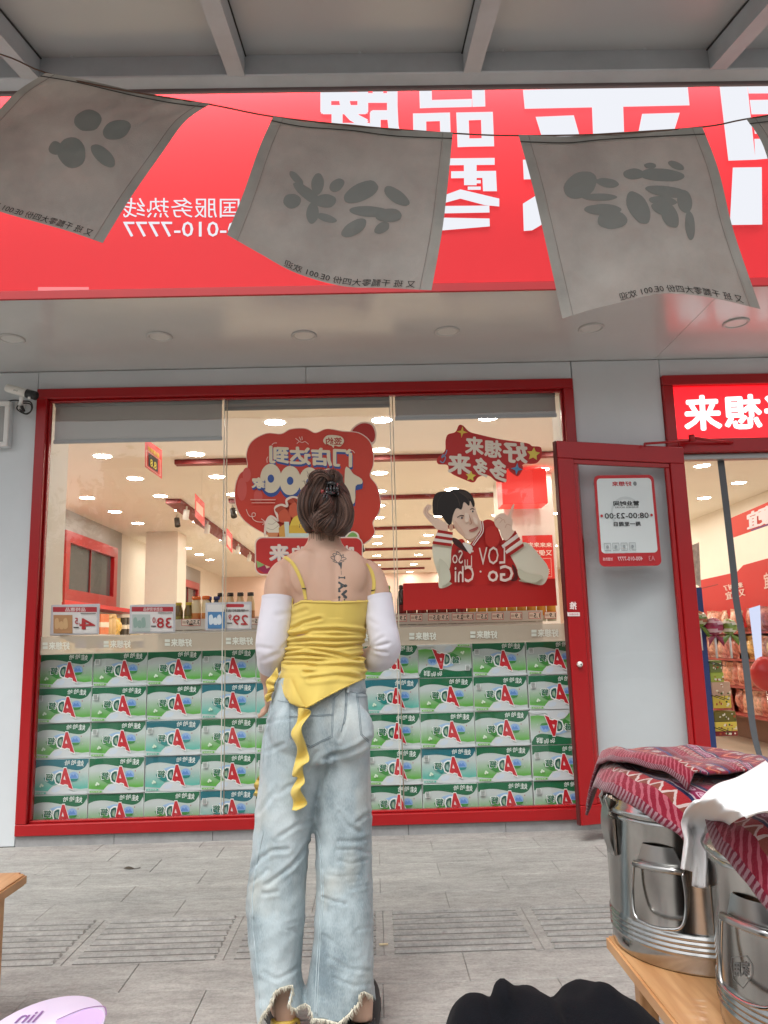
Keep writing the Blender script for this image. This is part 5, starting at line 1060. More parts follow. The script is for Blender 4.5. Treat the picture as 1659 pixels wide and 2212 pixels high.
def band(lo, hi): return mth('MULTIPLY', mth('GREATER_THAN', V2, lo), mth('LESS_THAN', V2, hi))
def tri(freq): return mth('PINGPONG', mth('MULTIPLY', U2, freq), 1.0)
V2 = mth('MULTIPLY', mth('FRACT', mth('DIVIDE', V2, .46)), .46)
col_ = mixc(band(-1, 2), '#7c1238', '#8a1230')
tt = mth('GREATER_THAN', tri(150), .5); hem_ = band(-1, .022); col_ = mixc(hem_, col_, '#7a1232'); col_ = mixc(mth('MULTIPLY', hem_, tt), col_, '#a5848a')
s1 = band(.022, .07); dg = mth('GREATER_THAN', mth('PINGPONG', mth('ADD', mth('MULTIPLY', U2, 70), mth('MULTIPLY', V2, 60)), 1.0), .62); col_ = mixc(s1, col_, '#8e1230'); col_ = mixc(mth('MULTIPLY', s1, dg), col_, '#b8626f')
s2 = band(.07, .118); td = mth('LESS_THAN', mth('SUBTRACT', V2, .072), mth('MULTIPLY', tri(44), .046)); col_ = mixc(s2, col_, '#a8262c'); col_ = mixc(mth('MULTIPLY', s2, td), col_, '#d3c8be'); ti = mth('LESS_THAN', mth('SUBTRACT', V2, .078), mth('SUBTRACT', mth('MULTIPLY', tri(44), .046), .022)); col_ = mixc(mth('MULTIPLY', s2, ti), col_, '#8a4a3a')
col_ = mixc(band(.118, .130), col_, '#1c2450'); col_ = mixc(band(.130, .135), col_, '#b9b0b4'); mg = band(.135, .19); col_ = mixc(mg, col_, '#86124a')
du2 = mth('SUBTRACT', mth('FRACT', mth('MULTIPLY', U2, 26)), .5); dv2 = mth('MULTIPLY', mth('SUBTRACT', V2, .1625), 21); r2_ = mth('ADD', mth('MULTIPLY', du2, du2), mth('MULTIPLY', dv2, dv2)); col_ = mixc(mth('MULTIPLY', mg, mth('LESS_THAN', r2_, .13)), col_, '#d8b4c4'); col_ = mixc(mth('MULTIPLY', mg, mth('LESS_THAN', mth('ABSOLUTE', mth('SUBTRACT', r2_, .045)), .018)), col_, '#9a2a5a')
col_ = mixc(band(.19, .197), col_, '#d0c6c0'); col_ = mixc(band(.197, .213), col_, '#26305c')
fld = band(.213, .40); zz = mth('ADD', mth('MULTIPLY', tri(18), .085), .245); d1 = mth('ABSOLUTE', mth('SUBTRACT', V2, zz)); col_ = mixc(fld, col_, '#8e1638'); col_ = mixc(mth('MULTIPLY', fld, mth('LESS_THAN', d1, .026)), col_, '#c2482a'); col_ = mixc(mth('MULTIPLY', fld, mth('LESS_THAN', mth('ABSOLUTE', mth('SUBTRACT', d1, .026)), .003)), col_, '#3a1418'); col_ = mixc(mth('MULTIPLY', fld, mth('LESS_THAN', d1, .006)), col_, '#d8a08a')
du = mth('SUBTRACT', mth('FRACT', mth('ADD', mth('MULTIPLY', U2, 9), .5)), .5); dv_ = mth('MULTIPLY', mth('SUBTRACT', V2, .362), 9); rad = mth('ADD', mth('MULTIPLY', du, du), mth('MULTIPLY', dv_, dv_)); wh = mth('MULTIPLY', fld, mth('LESS_THAN', rad, .07)); col_ = mixc(wh, col_, '#d5ccc2')
spk = n.new('ShaderNodeTexNoise'); spk.inputs['Scale'].default_value = 170; l.new(uvn.outputs[0], spk.inputs[0]); col_ = mixc(mth('MULTIPLY', wh, mth('GREATER_THAN', spk.outputs[0], .55)), col_, '#2a2024')
col_ = mixc(band(.40, .418), col_, '#2a4a86'); col_ = mixc(band(.418, .44), col_, '#6a1a2c')
dkm = n.new('ShaderNodeMix'); dkm.data_type = 'RGBA'; dkm.blend_type = 'MULTIPLY'; dkm.inputs[0].default_value = 1; l.new(col_, dkm.inputs[6]); dkm.inputs[7].default_value = (.62, .55, .58, 1); l.new(dkm.outputs[2], n['Principled BSDF'].inputs['Base Color'])
wv_ = n.new('ShaderNodeTexNoise'); wv_.inputs['Scale'].default_value = 260; l.new(uvn.outputs[0], wv_.inputs[0]); bp = n.new('ShaderNodeBump'); bp.inputs['Strength'].default_value = .5; bp.inputs['Distance'].default_value = .003; l.new(wv_.outputs[0], bp.inputs['Height']); l.new(bp.outputs[0], n['Principled BSDF'].inputs['Normal'])
def lid_z(x, y):
    z = 0
    for cx, cy in (B1, B2):
        d = math.hypot(x-cx, y-cy); q = .818+.004 if d < .15 else (.822-.06*((d-.15)/.05)**2*.25 if d < .205 else .807-(d-.205)*1.9); z = max(z, q)
    return z
def sheet(name, L_, Rr, lift, lab, nu=60, nv=46, thick=.006, fn=None, extra=0):
    """L_, Rr: polylines (x, y) of the two long edges; v runs from L_ to Rr"""
    vs_, uv = [], []; A_ = cat_rom(L_, 6, False); C_ = cat_rom(Rr, 6, False)
    for j in range(nv):
        for i in range(nu):
            a, c = i/(nu-1), j/(nv-1); p, q = pl(A_, a), pl(C_, a); x = p[0]+(q[0]-p[0])*c; y = p[1]+(q[1]-p[1])*c
            z = max(lid_z(x, y), .60)+lift+.010*noise.noise(Vector((x*9, y*9, lift*50)))+.007*noise.noise(Vector((x*22, y*22, 3)))
            if fn: z += fn(a, c)
            vs_.append((x, y, z)); uv.append((a, c))
    fs_ = [(j*nu+i, j*nu+i+1, (j+1)*nu+i+1, (j+1)*nu+i) for j in range(nv-1) for i in range(nu-1)]
    b = MB(); b.add(vs_, fs_, EMB, True); o = b.build(name, label=lab, cat='cloth'); me = o.data; ul = me.uv_layers.new(name='weave')
    for lp in me.loops: ul.data[lp.index].uv = (uv[lp.vertex_index][0]*1.15, uv[lp.vertex_index][1])
    sm2 = o.modifiers.new('thickness', 'SOLIDIFY'); sm2.thickness = thick; sm2.offset = 1
    return o
sheet('embroidered_cloth', [(.535, 2.06), (.528, 1.95), (.535, 1.84), (.58, 1.74), (.635, 1.675), (.66, 1.62), (.625, 1.54), (.60, 1.45), (.61, 1.36), (.64, 1.27)], [(.98, 2.12), (1.02, 2.0), (1.05, 1.85), (1.08, 1.7), (1.1, 1.6), (1.12, 1.5), (1.12, 1.4), (1.1, 1.3), (1.08, 1.25), (1.06, 1.2)], .002, 'red embroidered cloth with rosette bands spread over both barrel lids', fn=lambda a, c: .028*math.exp(-((c-.10)/.06)**2)*max(0, 1-a*2.2))
sheet('folded_cloth', [(.545, 2.09), (.555, 1.96), (.575, 1.86), (.62, 1.77), (.66, 1.70)], [(.93, 2.11), (.95, 2.02), (.95, 1.92), (.93, 1.82), (.90, 1.74)], .034, 'upper folded layer of red embroidered cloth on the barrel facing the shop', nu=40, nv=30, fn=lambda a, c: .018*math.exp(-((c-.08)/.08)**2)-.02*max(0, .05-c)*20*.3+.012*math.sin(a*9)*c*(1-c)*2)
# white towel thrown over the cloth
TOW = mat('white_cotton', (.80, .80, .80), .9, bump=.35, bscale=240, sheen=.2, spec=.2, trans=.12)
Lh = [(*ZB(q)[0], PZ(*ZB(q)[0], y).y if y < 1.2 else y) for q, y in (((1640, 120), .90), ((1440, 225), .885), ((1260, 290), .88), ((1110, 450), .87), ((1015, 570), 1.645), ((1035, 690), 1.61), ((1025, 800), 1.605), ((1008, 930), 1.605))]
Rh = [(*ZB(q)[0], PZ(*ZB(q)[0], y).y if y < 1.2 else y) for q, y in (((1900, 420), .875), ((1720, 490), .875), ((1560, 530), .87), ((1440, 570), .86), ((1320, 660), 1.56), ((1285, 790), 1.545), ((1290, 900), 1.545), ((1300, 1035), 1.545))]
A_, C_ = cat_rom(Lh, 6, False), cat_rom(Rh, 6, False)
def tw(a, c):
    p, q = pl(A_, a), pl(C_, a); u, v, y = (p[i]+(q[i]-p[i])*c for i in range(3)); hang = max(0, min(1, (a-.55)/.2))
    y -= .018*math.sin(math.pi*c)*(1-hang*.4)+hang*(.022*math.sin(c*11+.6)+.010*math.sin(c*23+a*6))+.010*noise.noise(Vector((a*7, c*6, 1)))+(1-hang)*(.010*math.sin(c*13+a*7)+.006*math.sin(c*6-a*11))
    v += (1-hang)*8*math.sin(c*9+a*5)*.6-14*math.sin(math.pi*c)*(1-hang)+hang*26*math.sin(c*3.1+.4)*max(0, (a-.8)/.2)*(1 if c > .35 else -.2)
    return PY(u, v, y)
b = MB(); b.grid(lambda c, a: tw(a, c), 40, 64, TOW); o = b.build('white_towel', label='white cotton towel draped over the embroidered cloth between the barrels', cat='towel'); q = o.modifiers.new('thickness', 'SOLIDIFY'); q.thickness = .006; q.offset = 1
# engraved crest belongs to the nearer barrel
o = D.b.build('crest_engraving'); bb_ = [x for x in COL.objects if x.name == 'steel_barrel.001'][0]; o.parent = bb_; o.matrix_parent_inverse = Matrix.Translation(-bb_.location)

# ------------------------------------------------------------------ remesh helper, black bag, fan
def remesh(mb, name, voxel, smooth=0, it=0):
    me = mb.mesh('tmp'); o = bpy.data.objects.new('tmp', me); COL.objects.link(o)
    m_ = o.modifiers.new('r', 'REMESH'); m_.mode = 'VOXEL'; m_.voxel_size = voxel; m_.use_smooth_shade = True
    if it: s_ = o.modifiers.new('s', 'SMOOTH'); s_.factor = smooth; s_.iterations = it
    bpy.context.view_layer.update(); dg = bpy.context.evaluated_depsgraph_get()
    ev = bpy.data.meshes.new_from_object(o.evaluated_get(dg)); ev.name = name; bpy.data.objects.remove(o); bpy.data.meshes.remove(me); return ev
def ellip(mb, c, r, m, rot=None, n=20):
    bm2 = bmesh.new(); bmesh.ops.create_uvsphere(bm2, u_segments=n, v_segments=max(8, n*2//3), radius=1)
    for q in bm2.verts:
        p = Vector((q.co.x*r[0], q.co.y*r[1], q.co.z*r[2])); q.co = (rot @ p if rot else p)+Vector(c)
    mb.bm(bm2, m, True); bm2.free()
BLK = mat('black_fabric', (.0045, .005, .007), .92, bump=.4, bscale=420, spec=.1, sheen=.015)
by = 1.22
b = MB(); bc_ = PZ(1190, 2205, .50)
for u, v, ru, rv, ry_ in ((1030, 2290, 74, 108, .12), (1150, 2265, 120, 95, .13), (1300, 2255, 110, 108, .13), (1390, 2300, 70, 110, .12), (1180, 2420, 225, 220, .15), (1180, 2620, 230, 220, .15), (1090, 2152, 19, 23, .035), (1100, 2190, 30, 40, .05), (1135, 2188, 40, 26, .05)):
    c = PY(u, v, by); k = (PY(u+1, v, by)-c).length; ellip(b, c, (ru*k, ry_, rv*k), BLK)
zlo = .0; c = PY(1180, 2600, by); b.bbox(c.x-.15, c.x+.15, by-.12, by+.12, .004, .3, BLK, .03)
me = remesh(b, 'black_bag', .009, .5, 6)
BN_ = [q.normal.copy() for q in me.vertices]
for q, qn in zip(me.vertices, BN_): q.co += qn*(.014*noise.noise(q.co*8)+.012*noise.noise(Vector((q.co.x*30, q.co.y*14, q.co.z*10))))
me.materials.clear(); me.materials.append(BLK); bag = bpy.data.objects.new('black_bag', me); link(bag); bag['label'] = 'crumpled black fabric bag standing on the slabs beside the pine table'; bag['category'] = 'bag'
# lavender hand fan on a stool
fc = PZ(84, 2240, .50); k = .0
fan = empty('hand_fan', fc, 'lavender oval hand fan with purple print lying on a stool', 'fan'); LAV = mat('lavender_card', (.72, .64, .84), .3); LAV2 = mat('lavender_print', (.50, .36, .72), .35); LAV3 = mat('purple_print', (.22, .10, .30), .4)
rx_ = (PZ(208, 2240, .50)-fc).length; ryy = (PZ(84, 2163, .50)-fc).length
b = MB(); b.lathe([(0, 0), (1, 0), (1.012, .0015), (1, .003), (0, .003)], LAV, n=56, cap=False); b.v = [(x*rx_, y*ryy, z) for x, y, z in b.v]; b.build('blade', fan)
D = Draw(lambda x, y, k: Vector((x*rx_, -y*ryy, .003+.0004*k))); D.blob([(.22, -.42), (.5, -.62), (.82, -.52), (.95, -.2), (.8, .0), (.4, -.1), (.1, -.3)], LAV2); D.line(cat_rom([(.1, -.35), (.4, -.6), (.75, -.66), (.93, -.42)], 5, False), .02, LAV3); D.text('lin', -.62, -.58, -.28, -.30, LAV3, .02); D.b.build('print', fan)
b = MB(); b.bbox(-.02, .02, -ryy-.14, -ryy+.03, -.003, .006, LAV2, .002); b.build('handle', fan)
st_ = empty('plastic_stool', (fc.x-.02, fc.y-.14, 0), 'plastic stool under the lavender fan', 'stool'); b = MB(); b.lathe([(0, .0), (.115, .0), (.12, .006), (.115, .018), (0, .018)], mat('stool_plastic', (.35, .30, .40), .4), (0, 0, .478), 28, cap=False); b.build('seat', st_)
for i in range(4):
    a = R(45+90*i); b = MB(); b.tube([(math.cos(a)*.10, math.sin(a)*.10, .48), (math.cos(a)*.14, math.sin(a)*.14, 0)], .014, mat('stool_plastic', (.35, .30, .40), .4), 8); b.build('leg', st_)
# ------------------------------------------------------------------ the person
SKIN = mat('skin', (.61, .395, .29), .5, var=.05, vscale=6, spec=.4); SKIN.node_tree.nodes['Principled BSDF'].inputs['Subsurface Weight'].default_value = .12
SKIN.node_tree.nodes['Principled BSDF'].inputs['Subsurface Radius'].default_value = (.012, .005, .003)
person = empty('person', (-.18, 2.5, 0), 'person seen from behind in yellow camisole, white arm sleeves and wide pale jeans', 'person')
def rring(v, uL, uR, yc, ry, n=40, e=2.2, back=0):
    a, c = PY(uL, v, yc), PY(uR, v, yc); ctr = (a+c)/2; h = (c-a)/2; out = []
    for i in range(n):
        t = 2*math.pi*i/n; ct, st_ = math.cos(t), math.sin(t)
        x = math.copysign(abs(ct)**(2/e), ct); y = math.copysign(abs(st_)**(2/e), st_)
        out.append(ctr+h*x+Vector((0, y*ry, 0)))
    return out
def loft(mb, rings, m, capped=True):
    n = len(rings[0]); vs_ = [p for r_ in rings for p in r_]
    fs_ = [(j*n+i, j*n+(i+1) % n, (j+1)*n+(i+1) % n, (j+1)*n+i) for j in range(len(rings)-1) for i in range(n)]
    if capped: fs_ += [tuple(range(n)), tuple(range((len(rings)-1)*n, len(rings)*n))]
    mb.add(vs_, fs_, m, True)
def interp_rows(rows, n):
    c = cat_rom([tuple(r_) for r_ in rows], 8, False); v0, v1 = rows[0][0], rows[-1][0]; out = []
    for k in range(n):
        v = v0+(v1-v0)*k/(n-1)
        for p, q in zip(c, c[1:]):
            if p[0] <= v <= q[0] or q is c[-1]: t = (v-p[0])/max(q[0]-p[0], 1e-6); out.append(tuple(x+(y-x)*t for x, y in zip(p, q))); break
    return out
TORSO = [(1150, 668, 735, 2.505, .050), (1170, 664, 737, 2.50, .052), (1186, 652, 750, 2.50, .062), (1198, 625, 776, 2.505, .076), (1214, 604, 796, 2.51, .090), (1238, 606, 806, 2.515, .100), (1268, 616, 808, 2.515, .106), (1300, 632, 803, 2.515, .106), (1340, 631, 793, 2.515, .100), (1375, 625, 781, 2.513, .096), (1415, 620, 779, 2.51, .096), (1450, 613, 784, 2.505, .106), (1500, 602, 788, 2.50, .118), (1560, 606, 784, 2.5, .105), (1610, 612, 778, 2.5, .095)]
body = MB(); loft(body, [rring(*r_) for r_ in interp_rows(TORSO, 60)], SKIN)
def limb(mb, pts, m, n=16):
    """pts: (u, v, y, radius)"""
    c = cat_rom([tuple(PY(u, v, y))+(r_,) for u, v, y, r_ in pts], 7, False); mb.tube([Vector(q[:3]) for q in c], [q[3] for q in c], m, n)
ARM_L = [(655, 1214, 2.515, .018), (634, 1222, 2.515, .032), (615, 1238, 2.513, .046), (604, 1264, 2.505, .049), (600, 1300, 2.495, .047), (594, 1345, 2.485, .048), (589, 1380, 2.48, .048), (587, 1408, 2.49, .044), (585, 1425, 2.53, .039), (582, 1445, 2.60, .034), (579, 1466, 2.68, .027)]
ARM_R = [(756, 1216, 2.515, .018), (776, 1224, 2.515, .031), (796, 1240, 2.513, .044), (809, 1267, 2.50, .045), (817, 1300, 2.49, .042), (823, 1345, 2.48, .043), (831, 1380, 2.475, .043), (834, 1404, 2.49, .041), (822, 1420, 2.53, .039), (803, 1424, 2.58, .036), (782, 1425, 2.63, .029), (765, 1425, 2.66, .024)]
limb(body, ARM_L, SKIN); limb(body, ARM_R, SKIN)
for u, v, y, r_ in ((660, 1235, 2.435, .030), (756, 1238, 2.437, .030)): ellip(body, PY(u, v, y), (.055, .022, .075), SKIN)
# head with face turned to the shop
HC = PY(702, 1094, 2.535); ellip(body, HC, (.073, .092, .108), SKIN); ellip(body, HC+Vector((0, .035, -.06)), (.056, .058, .062), SKIN); ellip(body, HC+Vector((0, .088, -.10)), (.022, .02, .02), SKIN)
ellip(body, HC+Vector((0, .096, -.022)), (.011, .016, .024), SKIN); ellip(body, HC+Vector((0, .088, -.065)), (.024, .010, .008), SKIN)
for s_ in (-1, 1):
    ellip(body, HC+Vector((s_*.074, .0, -.022)), (.010, .018, .031), SKIN, Matrix.Rotation(s_*.25, 3, 'Z')); ellip(body, HC+Vector((s_*.03, .083, .0)), (.017, .008, .010), SKIN)
# hands: palm and five fingers each
def hand(mb, wrist, d, up, sgn, curl):
    d = d.normalized(); sd = d.cross(up).normalized()*sgn; nn = sd.cross(d)*sgn
    for i in range(5): k = i/4; mb.tube([wrist+sd*(k-.5)*.03, wrist+d*.045+sd*(k-.5)*.055, wrist+d*.085+sd*(k-.5)*.062], [.017, .014, .011], SKIN, 8)
    for i, (L_, o_) in enumerate(((.062, -.028), (.072, -.010), (.068, .010), (.054, .028))):
        p = wrist+d*.082+sd*o_; q = p+(d*math.cos(curl)-nn*math.sin(curl))*L_*.45; e_ = q+(d*math.cos(curl*2.2)-nn*math.sin(curl*2.2))*L_*.32; f_2 = e_+(d*math.cos(curl*3)-nn*math.sin(curl*3))*L_*.25
        mb.tube([p-d*.02, p, q, e_, f_2], [.0095, .0095, .0085, .0078, .0062], SKIN, 8)
    p = wrist+d*.025-sd*.022; mb.tube([p, p-sd*.026+d*.024, p-sd*.034+d*.055-nn*.008], [.012, .0105, .0075], SKIN, 8)
wl = PY(579, 1466, 2.68); hand(body, wl, Vector((.0, .35, -1)), Vector((1, 0, 0)), 1, .35)
wr = PY(765, 1425, 2.66); hand(body, wr, Vector((-1, .25, .1)), Vector((0, 0, 1)), -1, .5)
# legs and feet inside the trousers
for hip, knee, ank, foot in (((645, 1580, 2.5), (606, 1890, 2.49), (617, 2140, 2.47), -1), ((738, 1580, 2.5), (744, 1890, 2.5), (780, 2135, 2.49), 1)):
    limb(body, [(*hip, .066), ((hip[0]+knee[0])/2, (hip[1]+knee[1])/2, 2.5, .060), (*knee, .052), ((knee[0]*2+ank[0])/3, (knee[1]*2+ank[1])/3, 2.485, .05), ((knee[0]+ank[0]*2)/3, (knee[1]+ank[1]*2)/3, 2.48, .042), (*ank, .033)], SKIN)
    a_ = PY(*ank); hl = Vector((a_.x, a_.y-.012, .062)); body.tube([a_, hl+Vector((0, 0, .05)), hl], [.033, .034, .033], SKIN, 14)
    tx = foot*(.045 if foot < 0 else .012); body.tube([hl+Vector((0, -.012, -.005)), hl+Vector((tx*.2, .06, .012)), hl+Vector((tx*.6, .12, -.006)), hl+Vector((tx, .185, -.022)), hl+Vector((tx*1.15, .215, -.026))], [.031, .033, .032, .028, .016], SKIN, 14)
    for i in range(5): o_ = hl+Vector((tx+(i-2)*.017, .205-.006*abs(i-1), -.027)); body.tube([o_, o_+Vector((0, .03, -.002)), o_+Vector((0, .045, -.006))], [.010, .0095, .006], SKIN, 6)
bme = remesh(body, 'body', .0052, .5, 6); bme.materials.clear(); bme.materials.append(SKIN); bo = bpy.data.objects.new('body', bme); link(bo); bo.parent = person; bo.matrix_parent_inverse = Matrix.Translation(-person.location)
for q in bme.vertices:                                     # spine furrow and blade relief on the back
    u, v = PROJ(q.co)
    if q.co.y < 2.5 and 1190 < v < 1300: q.co.y += .005*math.exp(-((u-724-(v-1240)*.05)/9)**2)-.004*math.exp(-((u-(680 if u < 724 else 772))/20)**2-((v-1245)/28)**2)
    if 640 < u < 800 and v < 1180 and v > 1160: pass
bme.update()
def pput(mb, name, lab=None): 
    o = mb.build(name); o.parent = person; o.matrix_parent_inverse = Matrix.Translation(-person.location)
    if lab: o['label'] = lab
    return o
def bvh_of(me): return BVHTree.FromPolygons([q.co.copy() for q in me.vertices], [tuple(p.vertices) for p in me.polygons])
def hit(bv, u, v, off=0., ymin=None):
    d = ray(u, v).normalized(); h = bv.ray_cast(EYE, d)
    return None if h[0] is None else h[0]-d*off
BB = bvh_of(bme)
# eyes, lips, brows (facing the shop)
for s_ in (-1, 1):
    e = MB(); ellip(e, HC+Vector((s_*.03, .087, .0)), (.0125, .0075, .0085), mat('eye_white', (.8, .78, .75), .2)); ellip(e, HC+Vector((s_*.03, .0925, .0)), (.0055, .0035, .0055), mat('iris', (.04, .02, .012), .1)); pput(e, 'eye')
    e = MB(); e.tube([HC+Vector((s_*.014, .096, .020)), HC+Vector((s_*.03, .096, .025)), HC+Vector((s_*.048, .085, .020))], [.002, .0028, .0015], mat('brow', (.04, .025, .018), .8), 6); pput(e, 'eyebrow')
e = MB(); ellip(e, HC+Vector((0, .094, -.065)), (.021, .006, .006), mat('lips', (.5, .14, .13), .4)); pput(e, 'lips')
# ---- arm sleeves
SLV = mat('white_sleeve', (.74, .73, .80), .75, bump=.12, bscale=700, sheen=.15, spec=.25)
def sleeve(path, i0, name, extra, folds):
    c = cat_rom([tuple(PY(u, v, y))+(r_,) for u, v, y, r_ in path], 14, False); c = [q for q in c if PROJ(q[:3])[1] > i0[0] and q[1] <= i0[1]]
    mb = MB(); pts = [Vector(q[:3]) for q in c]; rs = [q[3]+extra for q in c]; mb.tube(pts, rs, SLV, 36, cap=False)
    vs_ = []
    for k, q in enumerate(mb.v):
        q = Vector(q); j = k//36; d = (q-pts[j]); u, v = PROJ(q); s_ = 0
        for (a, cc, w_, dep) in folds:
            t = max(0, min(1, ((u-a[0])*(cc[0]-a[0])+(v-a[1])*(cc[1]-a[1]))/((cc[0]-a[0])**2+(cc[1]-a[1])**2))); dd = math.hypot(u-a[0]-t*(cc[0]-a[0]), v-a[1]-t*(cc[1]-a[1])); s_ += dep*(math.exp(-(dd/w_)**2)-.55*math.exp(-((dd-1.6*w_)/w_)**2))
        s_ += .0016*noise.noise(Vector((q.x*22, q.y*22, q.z*34))); vs_.append(tuple(q-d.normalized()*s_))
    mb.v = vs_; o = pput(mb, name); q = o.modifiers.new('thickness', 'SOLIDIFY'); q.thickness = .0015; q.offset = 1; s2 = o.modifiers.new('sub', 'SUBSURF'); s2.levels = s2.render_levels = 1
    # cuff band
    b = MB(); f = pts[1]-pts[0]; b.tube([pts[0]-f*.2, pts[1], pts[3]], [rs[0]+.0022, rs[1]+.0022, rs[3]+.0012], SLV, 36, cap=False); b.build('cuff', o)
sleeve(ARM_L, (1290, 2.57), 'arm_sleeve', .0035, [((570, 1425), (600, 1412), 5, .003), ((560, 1398), (585, 1402), 5, .002), ((598, 1330), (628, 1322), 6, .0015), ((610, 1400), (624, 1385), 5, .003)])
sleeve(ARM_R, (1288, 2.645), 'arm_sleeve', .0035, [((806, 1398), (838, 1390), 4, .005), ((808, 1404), (835, 1410), 4, .004), ((806, 1392), (826, 1376), 4, .003), ((800, 1340), (815, 1350), 5, .002)])
# ---- jeans
DEN = mat('washed_denim', (.36, .44, .47), .85, spec=.2, sheen=.15); n, l = DEN.node_tree.nodes, DEN.node_tree.links; ge = n.new('ShaderNodeNewGeometry')
def nzz(sc, det, stretch=None, dist=0):
    t = n.new('ShaderNodeTexNoise'); t.inputs['Scale'].default_value = sc; t.inputs['Detail'].default_value = det; t.inputs['Distortion'].default_value = dist
    mp_ = n.new('ShaderNodeMapping'); mp_.inputs['Scale'].default_value = stretch or (1, 1, 1); l.new(ge.outputs['Position'], mp_.inputs[0]); l.new(mp_.outputs[0], t.inputs[0]); return t.outputs[0]
cr2 = n.new('ShaderNodeValToRGB'); el = cr2.color_ramp.elements; el[0].position = .33; el[0].color = (.17, .225, .255, 1); el[1].position = .70; el[1].color = (.56, .635, .655, 1); e2 = el.new(.5); e2.color = (.39, .47, .50, 1)
ad = n.new('ShaderNodeMath'); ad.operation = 'MULTIPLY_ADD'; l.new(nzz(14, 5, (1, 1, .5), .6), ad.inputs[0]); ad.inputs[1].default_value = .45; m2 = n.new('ShaderNodeMath'); m2.operation = 'MULTIPLY'; l.new(nzz(3.2, 3, (1.6, 1, .7), .4), m2.inputs[0]); m2.inputs[1].default_value = .55; l.new(m2.outputs[0], ad.inputs[2])
a3 = n.new('ShaderNodeMath'); a3.operation = 'MULTIPLY_ADD'; l.new(nzz(420, 2, (1, 1, .25)), a3.inputs[0]); a3.inputs[1].default_value = .18; a3.inputs[2].default_value = -.09; a4 = n.new('ShaderNodeMath'); l.new(ad.outputs[0], a4.inputs[0]); l.new(a3.outputs[0], a4.inputs[1]); l.new(a4.outputs[0], cr2.inputs[0])
yl = n.new('ShaderNodeMix'); yl.data_type = 'RGBA'; l.new(cr2.outputs[0], yl.inputs[6]); yl.inputs[7].default_value = (.58, .55, .46, 1); mr = n.new('ShaderNodeMapRange'); mr.inputs[1].default_value = .56; mr.inputs[2].default_value = .74; mr.inputs[4].default_value = .55; l.new(nzz(4.5, 3, (1.3, 1, .8)), mr.inputs[0]); l.new(mr.outputs[0], yl.inputs[0]); l.new(yl.outputs[2], n['Principled BSDF'].inputs['Base Color'])
bp = n.new('ShaderNodeBump'); bp.inputs['Strength'].default_value = .35; bp.inputs['Distance'].default_value = .002; l.new(nzz(520, 2, (1, 1, .3)), bp.inputs['Height']); l.new(bp.outputs[0], n['Principled BSDF'].inputs['Normal'])
PEL = [(1440, 606, 783, 2.505, .108), (1470, 598, 788, 2.50, .116), (1510, 586, 794, 2.498, .130), (1555, 577, 797, 2.496, .136), (1600, 568, 799, 2.498, .132), (1640, 566, 800, 2.50, .118)]
LEGL = [(1590, 568, 716, 2.497, .124), (1640, 564, 708, 2.495, .120), (1670, 562, 699, 2.495, .115), (1704, 559, 692, 2.495, .112), (1750, 553, 683, 2.495, .108), (1814, 547, 669, 2.495, .103), (1849, 543, 665, 2.495, .102), (1906, 536, 661, 2.495, .103), (1963, 534, 659, 2.49, .104), (2021, 539, 654, 2.485, .105), (2089, 547, 650, 2.48, .108), (2147, 554, 655, 2.475, .112), (2235, 561, 672, 2.47, .118)]
LEGR = [(1590, 690, 799, 2.505, .118), (1640, 684, 800, 2.51, .115), (1670, 683, 801, 2.515, .112), (1704, 682, 802, 2.515, .110), (1761, 681, 803, 2.515, .106), (1826, 682, 802, 2.515, .104), (1895, 683, 804, 2.515, .105), (1986, 681, 807, 2.51, .108), (2055, 675, 807, 2.505, .11), (2112, 666, 807, 2.50, .113), (2165, 659, 811, 2.50, .117), (2235, 655, 822, 2.495, .122)]
jn = MB()
for rows, nr in ((PEL, 20), (LEGL, 50), (LEGR, 50)): loft(jn, [rring(*r_, e=2.35) for r_ in interp_rows(rows, nr)], DEN)
for u in (640, 750): ellip(jn, PY(u, 1578, 2.405), (.082, .055, .085), DEN)
jme = remesh(jn, 'jeans', .0065, .5, 5)
def seg_d(u, v, P_):
    best = 1e9
    for a, c in zip(P_, P_[1:]):
        dx, dy = c[0]-a[0], c[1]-a[1]; t = max(0, min(1, ((u-a[0])*dx+(v-a[1])*dy)/(dx*dx+dy*dy+1e-9))); best = min(best, math.hypot(u-a[0]-t*dx, v-a[1]-t*dy))
    return best
